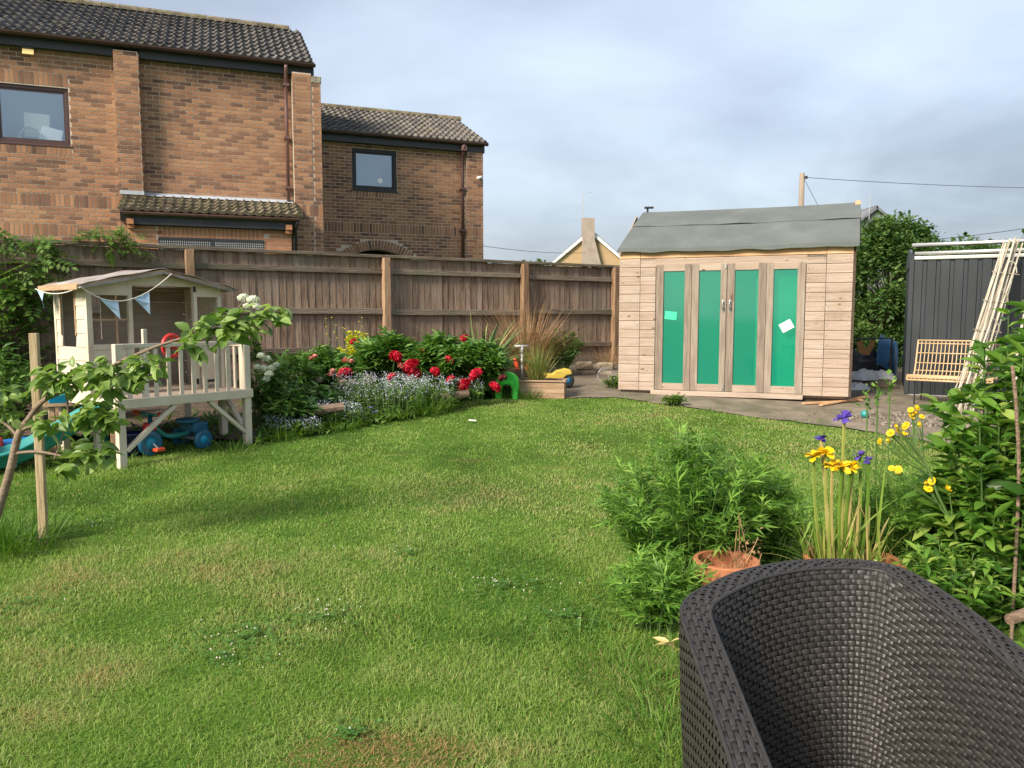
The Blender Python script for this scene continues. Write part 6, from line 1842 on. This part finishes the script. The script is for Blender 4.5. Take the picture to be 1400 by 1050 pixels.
b.build('leaves', M['iris_leaf'], IR, world=True, kind='stuff')
def petal_set(c, n, L, up, m, parent, name='flower', wd=.5):
    tv, tf = leaf_t((.15, .6, .7), (0, .4, .8), wd, .1, .45)
    n = n + 5
    aa = np.arange(n) * 2.4 + rng.normal(0, .3, n)
    dd = np.stack([np.cos(aa), np.sin(aa), np.resize(up, n) + rng.normal(0, .35, n)], 1)
    return MB().batch(tv, tf, np.repeat(np.asarray(c)[None], n, 0), orient(unit(dd), unit(np.array([0, 0, 1.0]) + rng.normal(0, .35, (n, 3)))), L * rng.uniform(.55, 1.0, n)).build(name, m, parent, world=True)
for (c, cu, m_, L, k) in (((1.41, 3.55, .845), 0, M['yellow_petal'], .06, 9), ((1.47, 3.56, .86), 0, M['yellow_petal'], .055, 8), ((1.50, 3.55, .80), 0, M['yellow_petal'], .06, 9), ((1.545, 3.55, .795), 0, M['yellow_petal'], .062, 9), ((1.60, 3.56, .80), 0, M['yellow_petal'], .05, 7), ((1.585, 3.54, .785), 0, M['yellow_petal'], .04, 6),
                          ((1.555, 3.57, 1.025), 1, M['purple_petal'], .065, 8), ((1.47, 3.62, .915), 1, M['purple_petal'], .045, 6), ((1.66, 3.62, .835), 1, M['purple_petal'], .05, 7), ((1.70, 3.62, .815), 1, M['purple_petal'], .035, 5)):
    petal_set(c, k, L * .85, (.9, .15, 1.6), m_, IR)
    MB().tube(catmull([(c[0] * .6 + .64, 3.58, .28), (c[0] * .85 + .24, 3.58, .28 + (c[2] - .28) * .55), c], 4), [.008] * 4 + [.0075] * 5, 5).build('flower_stalk', M['iris_leaf'], IR, world=True)
YD = plant('yellow_daisy_plant', 'tall branching weed with clusters of yellow daisy heads left of the glossy shrub', 'flowers', (2.10, 3.5, .08))
main = catmull([(2.10, 3.5, .06), (2.10, 3.49, .30), (2.04, 3.48, .52), (1.96, 3.48, .68), (1.90, 3.48, .82), (1.82, 3.48, .93)], 5)
MB().tube(main, np.linspace(.009, .004, len(main)), 7).build('stem', M['stem'], YD, world=True)
dh = MB().lathe([(0, -.012), (.006, -.01), (.009, -.002), (.008, .006), (0, .009)], 10)
tv, tf = leaf_t((.3, .55, .5), (0, .45, .8), .42, .05, .25)
for ring_, (n_, L_, el_2) in enumerate(((11, .022, .15), (9, .017, .55), (6, .012, 1.1))):
    aa = np.arange(n_) * 2 * np.pi / n_ + ring_ * .3
    dh.batch(tv, tf, np.stack([np.cos(aa) * .004, np.sin(aa) * .004, np.full(n_, .002 + .002 * ring_)], 1), orient(unit(np.stack([np.cos(aa), np.sin(aa), np.full(n_, el_2)], 1)), (0, 0, 1)), np.full(n_, L_))
DH = dh.mesh('flower', M['yellow_petal'])
heads = [(1.735, .955), (1.75, .985), (1.715, .935), (1.725, .97), (1.76, .965), (1.695, .925), (1.735, 1.005), (1.80, 1.0), (1.795, .965), (1.83, 1.015), (1.84, 1.06), (1.865, 1.045), (1.815, 1.075), (1.85, 1.085), (1.825, 1.05), (1.74, .805), (1.765, .80), (1.93, .745), (1.905, .735), (1.99, .72), (1.915, .71)]
for (x, z) in heads:
    x -= .0
    c = np.array([x, 3.48 + rng.normal(0, .02), z])
    link('flower', DH, YD, Matrix.Translation(Vector(c - np.array(YD.location))) @ Matrix.Rotation(R(rng.uniform(10, 60)), 4, 'X') @ Matrix.Rotation(rng.uniform(0, 6), 4, 'Y') @ Matrix.Scale(rng.uniform(.55, .9), 4))
    j = int(np.argmin(np.abs(main[:, 2] - (z - .17))))
    MB().tube([main[j], (main[j] + c) / 2 + [.01, 0, -.02], c], .0028, 4).build('flower_stalk', M['stem'], YD, world=True)
SS = plant('seed_stalks', 'three green seed-headed stalks in front of the concrete', 'plant', (1.75, 3.9, .1))
for (px, py) in ((1186, 535), (1200, 530), (1217, 522)):
    q = at(px, py, 3.9)
    MB().tube(catmull([(q[0] + .05, 3.95, .1), (q[0] + .02, 3.92, .6), q], 5), [.004] * 11, 5).build('stalk', M['stem'], SS, world=True)
    leaves(MB(), LEAF_BIT, q + rng.normal(0, .012, (14, 3)) + np.linspace(-.10, .02, 14)[:, None] * [0, 0, 1], rand_dirs(14, .9), (.02, .05)).build('seed_head', M['mugwort'], SS, world=True, kind='stuff')

# ------------------------------------------------------------------ wicker armchair
WC = thing('wicker_armchair', 'black woven wicker tub armchair in the right foreground', 'chair', (.68, 1.55, 0), 0)
pl_ = catmull([(.378, 1.10), (.380, 1.30), (.382, 1.50), (.384, 1.66), (.392, 1.722), (.43, 1.780), (.55, 1.885), (.66, 1.95), (.76, 1.985), (.88, 1.995), (.96, 1.975), (1.005, 1.935), (1.04, 1.85), (1.075, 1.74), (1.10, 1.62), (1.115, 1.48), (1.12, 1.30), (1.12, 1.10)], 12)
seglen = np.concatenate([[0], np.cumsum(np.linalg.norm(np.diff(pl_, axis=0), axis=1))])
UL = seglen[-1]
DU = .0255
NU = int(UL / DU)
NS = NU * 4 + 1
us = np.linspace(0, UL, NS)
pc = np.stack([np.interp(us, seglen, pl_[:, k]) for k in (0, 1)], 1)
tg = unit(np.gradient(pc, axis=0))
for _ in range(6):
    tg = unit(np.vstack([tg[:1], (tg[:-2] + 2 * tg[1:-1] + tg[2:]) / 4, tg[-1:]]))
nrm = np.stack([-tg[:, 1], tg[:, 0]], 1)           # outward (left of travel)
uf = us / UL
rim_z = np.interp(np.arange(NS), [0, int(NS * .13), int(NS * .275), int(NS * .315), int(NS * .40), int(NS * .5), int(NS * .58), int(NS * .62), int(NS * .655), int(NS * .83), NS - 1], [.70, .765, .835, .850, .862, .864, .864, .860, .848, .76, .70])
for _ in range(14):
    rim_z = np.concatenate([rim_z[:1], (rim_z[:-2] + 2 * rim_z[1:-1] + rim_z[2:]) / 4, rim_z[-1:]])
TH_ = .064
SEAT = .35


def chair_profile(i):
    """cross-section rows from outer foot, over the rim, to the seat: (offset outwards, z, normal)"""
    zr = rim_z[i]
    P_ = []
    n1 = 42
    for k in range(n1):                     # outer face
        f = k / n1
        P_.append((-.045 * (1 - f) ** 1.4 + .002, .05 + (zr - .012 - .05) * f))
    for a in np.linspace(np.pi * .98, .02 * np.pi, 7):     # crowned rim
        P_.append((-TH_ / 2 + math.cos(np.pi - a) * -TH_ / 2 * -1 if False else -TH_ / 2 - math.cos(np.pi - a) * -TH_ / 2 * 1.0, zr - .012 + .006 * math.sin(a)))
    n2 = 30
    for k in range(1, n2 + 1):              # inner face, reclining towards the seat
        f = k / n2
        P_.append((-TH_ - .075 * f ** 1.1, zr - .014 - (zr - .014 - SEAT) * f))
    return np.array(P_)


prof0 = np.array([chair_profile(i) for i in range(NS)])   # NS x K x 2
# fix rim direction: offsets must run from 0 (outer) to -TH_ (inner)
K0 = 42
rim_off = np.linspace(0, -TH_, 7)
prof0[:, K0:K0 + 7, 0] = rim_off[None]
prof0[:, K0:K0 + 7, 1] = rim_z[:, None] - .012 + .006 * np.sin(np.linspace(.02, np.pi - .02, 7))[None]
pc2, nr2 = pc.copy(), nrm.copy()
for _ in range(900):
    pc2[1:-1] = (pc2[:-2] + 2 * pc2[1:-1] + pc2[2:]) / 4
    nr2[1:-1] = unit((nr2[:-2] + 2 * nr2[1:-1] + nr2[2:]) / 4)
blend = np.zeros(prof0.shape[1]); blend[K0 + 6:] = np.linspace(0, 1, prof0.shape[1] - K0 - 6) ** .4
pcb = pc[:, None] * (1 - blend[None, :, None]) + pc2[:, None] * blend[None, :, None]
nrb = unit(nrm[:, None] * (1 - blend[None, :, None]) + nr2[:, None] * blend[None, :, None])
S3 = np.stack([pcb[:, :, 0] + nrb[:, :, 0] * prof0[:, :, 0], pcb[:, :, 1] + nrb[:, :, 1] * prof0[:, :, 0], prof0[:, :, 1]], -1) if True else np.stack([pc[:, None, 0] + nrm[:, None, 0] * prof0[:, :, 0], pc[:, None, 1] + nrm[:, None, 1] * prof0[:, :, 0], prof0[:, :, 1]], -1)
# resample every section to rows of equal pitch
def resample(S3, k0, k1, rows):
    sub = S3[:, k0:k1 + 1]
    out = np.zeros((len(S3), rows, 3))
    for i in range(len(S3)):
        L_ = np.concatenate([[0], np.cumsum(np.linalg.norm(np.diff(sub[i], axis=0), axis=1))])
        t_ = np.linspace(0, L_[-1], rows)
        for c in range(3): out[i, :, c] = np.interp(t_, L_, sub[i, :, c])
    return out


def weave(name, k0, k1, rows, flip=1):
    E_ = resample(S3, k0, k1, rows * 2 + 1)          # row edges and centres
    n_ = np.cross(np.gradient(E_, axis=0), np.gradient(E_, axis=1))
    n_ = unit(n_) * flip
    b1, b2, b0 = MB(), MB(), MB()
    iu = np.arange(NS)
    for r in range(rows):
        w = np.cos(np.pi * (iu / 4.0 - .5) + np.pi * r)
        off = ((.0022 * np.sign(w) * np.abs(w) ** .6) * rng.uniform(.75, 1.2) + .0010 + np.repeat(rng.normal(0, .0003, NS // 4 + 1), 4)[:NS])[:, None]
        c = E_[:, 2 * r + 1]; up_ = (E_[:, 2 * r + 2] - E_[:, 2 * r]) * .5 * .94
        N = n_[:, 2 * r + 1]
        b1.grid(np.stack([c - up_ + N * (off - .0012), c - up_ * .55 + N * off, c + up_ * .55 + N * off, c + up_ + N * (off - .0012)], 1))
    step = E_.shape[1]
    for s_ in range(NU):
        i = min(s_ * 4 + 2, NS - 2)
        c = E_[i]; tgv = unit(E_[min(i + 1, NS - 1)] - E_[i - 1]) * .0052
        w = np.cos(np.pi * (i / 4.0 - .5) + np.pi * (np.arange(step) - 1) / 2)
        off = (-.0024 * np.sign(w) * np.abs(w) ** .6 + .0012)[:, None]
        b2.grid(np.stack([c - tgv + n_[i] * (off - .0008), c + n_[i] * (off + .0004), c + tgv + n_[i] * (off - .0008)], 1))
    b0.grid(E_[:, ::2] - n_[:, ::2] * .004)
    o = b0.build(name, M['wicker_back'], WC, smooth=True, world=True)
    b1.build('strands', M['wicker'], o, smooth=False, world=True, kind='stuff').matrix_local = Matrix.Identity(4)
    b2.build('stakes', M['wicker'], o, smooth=False, world=True, kind='stuff').matrix_local = Matrix.Identity(4)
    return o


def fixworld(o):
    return o


# MB.build(world=True) subtracts the parent's own location; sub-parts need the chair's
_old = MB.build
def _build(s, name, m, parent=None, smooth=False, world=False, bevel=0.0, kind=None, attr=False):
    if world and parent is not None and parent.parent is not None:
        root = parent.parent
        o = link(name, s.mesh(name, m, smooth, root, True, attr), parent)
        if kind: o['kind'] = kind
        return o
    return _old(s, name, m, parent, smooth, world, bevel, kind, attr)
MB.build = _build
weave('outer_shell', 0, K0, 58, -1)
weave('rim', K0, K0 + 6, 6, -1)
weave('inner_back', K0 + 6, S3.shape[1] - 1, 37, -1)
# flat edge bands where rim meets the faces
for k in (K0, K0 + 6):
    MB().tube(S3[::3, k] + [0, 0, .001], .0050, 6).build('edge_band', M['wicker'], WC, smooth=True, world=True)
seat = MB()
inner = S3[:, -1]
half = NS // 2
ring = np.stack([inner[:half], inner[::-1][:half]], 1)
V = np.array([[a * (1 - t) + c * t for t in np.linspace(0, 1, 12)] for a, c in ring[::6]])
seat.grid(V).build('seat', M['wicker'], WC, world=True)
for i in (8, NS - 9, int(NS * .36), int(NS * .64)):
    c = pc[i] - nrm[i] * .05
    MB().cub(c[0] - .018, c[0] + .018, c[1] - .018, c[1] + .018, 0, .08).build('foot', M['black'], WC, world=True)

# ------------------------------------------------------------------ lawn
lawn_poly = [(-9, 1.0), (5.0, 1.0), (6.4, 5.7), (4.4, 6.55), (3.97, 7.36), (3.62, 7.77), (2.92, 8.37), (2.07, 9.26), (1.37, 9.92), (.64, 9.88), (.0, 10.0), (-.58, 9.72), (-1.17, 8.52), (-1.89, 7.78), (-2.47, 7.22), (-3.4, 7.3), (-5.0, 7.0), (-8, 6.9)]


def lawn_points(y0, y1, dens):
    n = int(dens * (y1 - y0) * (y1 + y0) * .72)
    y = np.sqrt(rng.uniform(y0 * y0, y1 * y1, n))
    x = rng.uniform(-.72, .72, n) * y
    m2 = n // 7
    y2 = np.sqrt(rng.uniform(y0 * y0, y1 * y1, m2))
    x2 = rng.choice([-1, 1], m2) * rng.uniform(.72, 1.15, m2) * y2
    x, y = np.concatenate([x, x2]), np.concatenate([y, y2])
    k = inpoly(x, y, lawn_poly)
    return x[k], y[k]


spots = [(-.42, 2.47, .30, .13, 1.6), (-.22, 2.50, .18, .08, .9), (-.38, 6.57, .20, .07, .8), (.366, 6.32, .22, .06, .7), (-1.05, 6.8, .18, .05, .7), (-2.75, 3.45, .35, .15, .6), (-.9, 9.05, .4, .14, .8), (.62, 2.95, .35, .25, .35)]
lawn = MB()
for (y0, y1, dens, wdt, Ls) in ((1.9, 3.2, 17500, .0026, (.015, .039)), (3.2, 4.6, 11500, .0034, (.014, .035)), (4.6, 6.8, 5200, .0050, (.013, .034)), (6.8, 10.2, 2700, .0075, (.012, .028))):
    x, y = lawn_points(y0, y1, dens)
    n = len(x)
    f1, f2, f3 = vnoise(x, y, .55, 1), vnoise(x, y, 1.7, 2), vnoise(x, y, 6.0, 3)
    f4 = vnoise(x * .6 + y * .3, y, 12.0, 4)
    bare = np.zeros(n)
    for (sx_, sy_, rx_, ry_, am) in spots:
        d2 = ((x - sx_) / rx_) ** 2 + ((y - sy_) / ry_) ** 2 + (f3 - .5) * .9
        bare = np.maximum(bare, am * np.clip(1.35 - d2, 0, 1))
    bare = np.minimum(bare, 1.0)
    keepm = rng.uniform(0, 1, n) > bare * .25
    x, y, f1, f2, f3, f4, bare = [q[keepm] for q in (x, y, f1, f2, f3, f4, bare)]
    n = len(x)
    L = rng.uniform(*Ls, n) * (.65 + .75 * f3) * (.8 + .4 * f2) * (1 - .55 * bare)
    tone = .46 + .34 * (f1 - .5) + .40 * (f2 - .5) + .28 * (f3 - .5) + .16 * (f4 - .5) + rng.normal(0, .10, n)
    dry = rng.uniform(0, 1, n) < (.045 + .10 * np.clip(f2 - .45, 0, 1) + bare * .9)
    tone = np.where(dry, np.where(bare > .35, rng.uniform(.88, 1.0, n), rng.uniform(.70, .92, n)), tone)
    a = rng.uniform(0, 2 * np.pi, n) + 1.5 * (f2 - .5)
    ln = np.abs(rng.normal(1.05, .5, n)) + .8 * bare
    d = np.stack([np.cos(a), np.sin(a)], 1)
    fa = rng.uniform(0, np.pi, n)
    sd_ = np.stack([np.cos(fa), np.sin(fa)], 1) * (wdt * rng.uniform(.7, 1.3, n) * .5)[:, None]
    z0 = g(x, y)
    P0 = np.stack([x, y], 1)
    P1 = P0 + d * (L * ln * .35)[:, None]
    P2 = P0 + d * (L * ln * .95)[:, None]
    h1 = L * .6 / np.sqrt(1 + .3 * ln * ln); h2 = L * np.maximum(.12, (1.0 - .38 * ln)) / np.sqrt(1 + .3 * ln * ln)
    V = np.zeros((n, 5, 3))
    V[:, 0, :2] = P0 - sd_; V[:, 1, :2] = P0 + sd_; V[:, 2, :2] = P1 + sd_ * .85; V[:, 3, :2] = P1 - sd_ * .85; V[:, 4, :2] = P2
    V[:, :2, 2] = (z0 - .003)[:, None]; V[:, 2:4, 2] = (z0 + h1)[:, None]; V[:, 4, 2] = z0 + h2
    idx = (np.arange(n) * 5)[:, None]
    lawn.f.append(np.array([[0, 1, 2, 3]]) + idx + lawn.n)
    lawn.f.append(np.array([[3, 2, 4]]) + idx + lawn.n)
    lawn.v.append(V.reshape(-1, 3)); lawn.attr.append(np.repeat(np.clip(tone, 0, 1), 5)); lawn.n += n * 5
tag(lawn.build('lawn_grass', M['grass'], attr=True), 'short mown green lawn grass with a few dry patches', 'grass', kind='stuff')

# clover leaves and flowers scattered through the lawn
cv_, cf_ = MB(), MB()
for (px, py, r, nl, nf) in ((310, 905, .12, 90, 14), (350, 870, .12, 70, 6), (445, 850, .12, 60, 18), (680, 805, .18, 90, 28), (770, 850, .16, 90, 4), (330, 880, .2, 70, 6), (120, 720, .2, 100, 12), (478, 1012, .05, 40, 2), (720, 600, .6, 80, 14), (1000, 610, .7, 120, 24), (600, 690, .6, 80, 8), (1040, 590, .5, 60, 16), (820, 570, .5, 60, 10), (30, 830, .2, 80, 3), (560, 760, .4, 100, 10), (880, 700, .3, 80, 8)):
    c = atg(px, py)
    a = rng.uniform(0, 2 * np.pi, nl); q = np.abs(rng.normal(0, .8, nl)) * r
    x, y = c[0] + q * np.cos(a) * 1.5, c[1] + q * np.sin(a)
    cen = np.stack([x, y, g(x, y) + rng.uniform(.018, .04, nl)], 1)
    for k in range(3):
        aa = a + k * 2.094
        cv_.batch(np.array([(0, 0, 0), (-.42, .55, .08), (-.2, 1, .05), (0, .88, 0), (.2, 1, .05), (.42, .55, .08)]), np.array([[0, 5, 4, 3], [0, 3, 2, 1]]), cen, orient(np.stack([np.cos(aa), np.sin(aa), np.full(nl, .1)], 1), (0, 0, 1)), rng.uniform(.010, .017, nl))
    a = rng.uniform(0, 2 * np.pi, nf); q = np.abs(rng.normal(0, .75, nf)) * r
    x, y = c[0] + q * np.cos(a) * 1.5, c[1] + q * np.sin(a)
    ball = MB().lathe([(0, -.5), (.4, -.3), (.5, 0), (.35, .35), (0, .5)], 7)
    cf_.batch(ball.v[0], ball.f, np.stack([x, y, g(x, y) + rng.uniform(.03, .05, nf)], 1), None, rng.uniform(.005, .009, nf))
tag(cv_.build('clover', M['clover']), 'patches of small round clover leaves in the lawn', 'clover', kind='stuff')
tag(cf_.build('clover_flowers', M['clover_flower']), 'tiny white clover flowers dotted through the lawn', 'flowers', kind='stuff')
# longer tufts in the lawn: beside the armchair and along the concrete
tf_ = MB()
for (x, y, n, L) in ((.52, 2.55, 130, (.07, .17)), (.60, 2.75, 130, (.07, .18)), (.45, 2.95, 90, (.06, .15)), (.62, 2.35, 120, (.07, .18)), (.70, 3.0, 80, (.06, .16)), (.35, 3.25, 60, (.05, .12)), (1.6, 9.75, 60, (.05, .12)), (2.4, 8.95, 60, (.05, .10)), (3.2, 8.15, 60, (.05, .12)), (3.9, 7.5, 70, (.06, .16)), (-2.55, 6.95, 90, (.06, .18)), (-3.3, 6.35, 90, (.05, .16)), (-3.9, 6.05, 90, (.05, .14)), (3.0, 5.6, 120, (.1, .3)), (2.7, 4.9, 120, (.1, .35)), (2.4, 4.4, 120, (.1, .35))):
    blades(tf_, (x, y, gz(x, y)), n, L, (.0035, .006), 1.1, .6, .6, 4, .20)
tag(tf_.build('grass_tufts', M['longgrass']), 'longer uncut grass tufts along the lawn edges and beside the armchair', 'grass', kind='stuff')
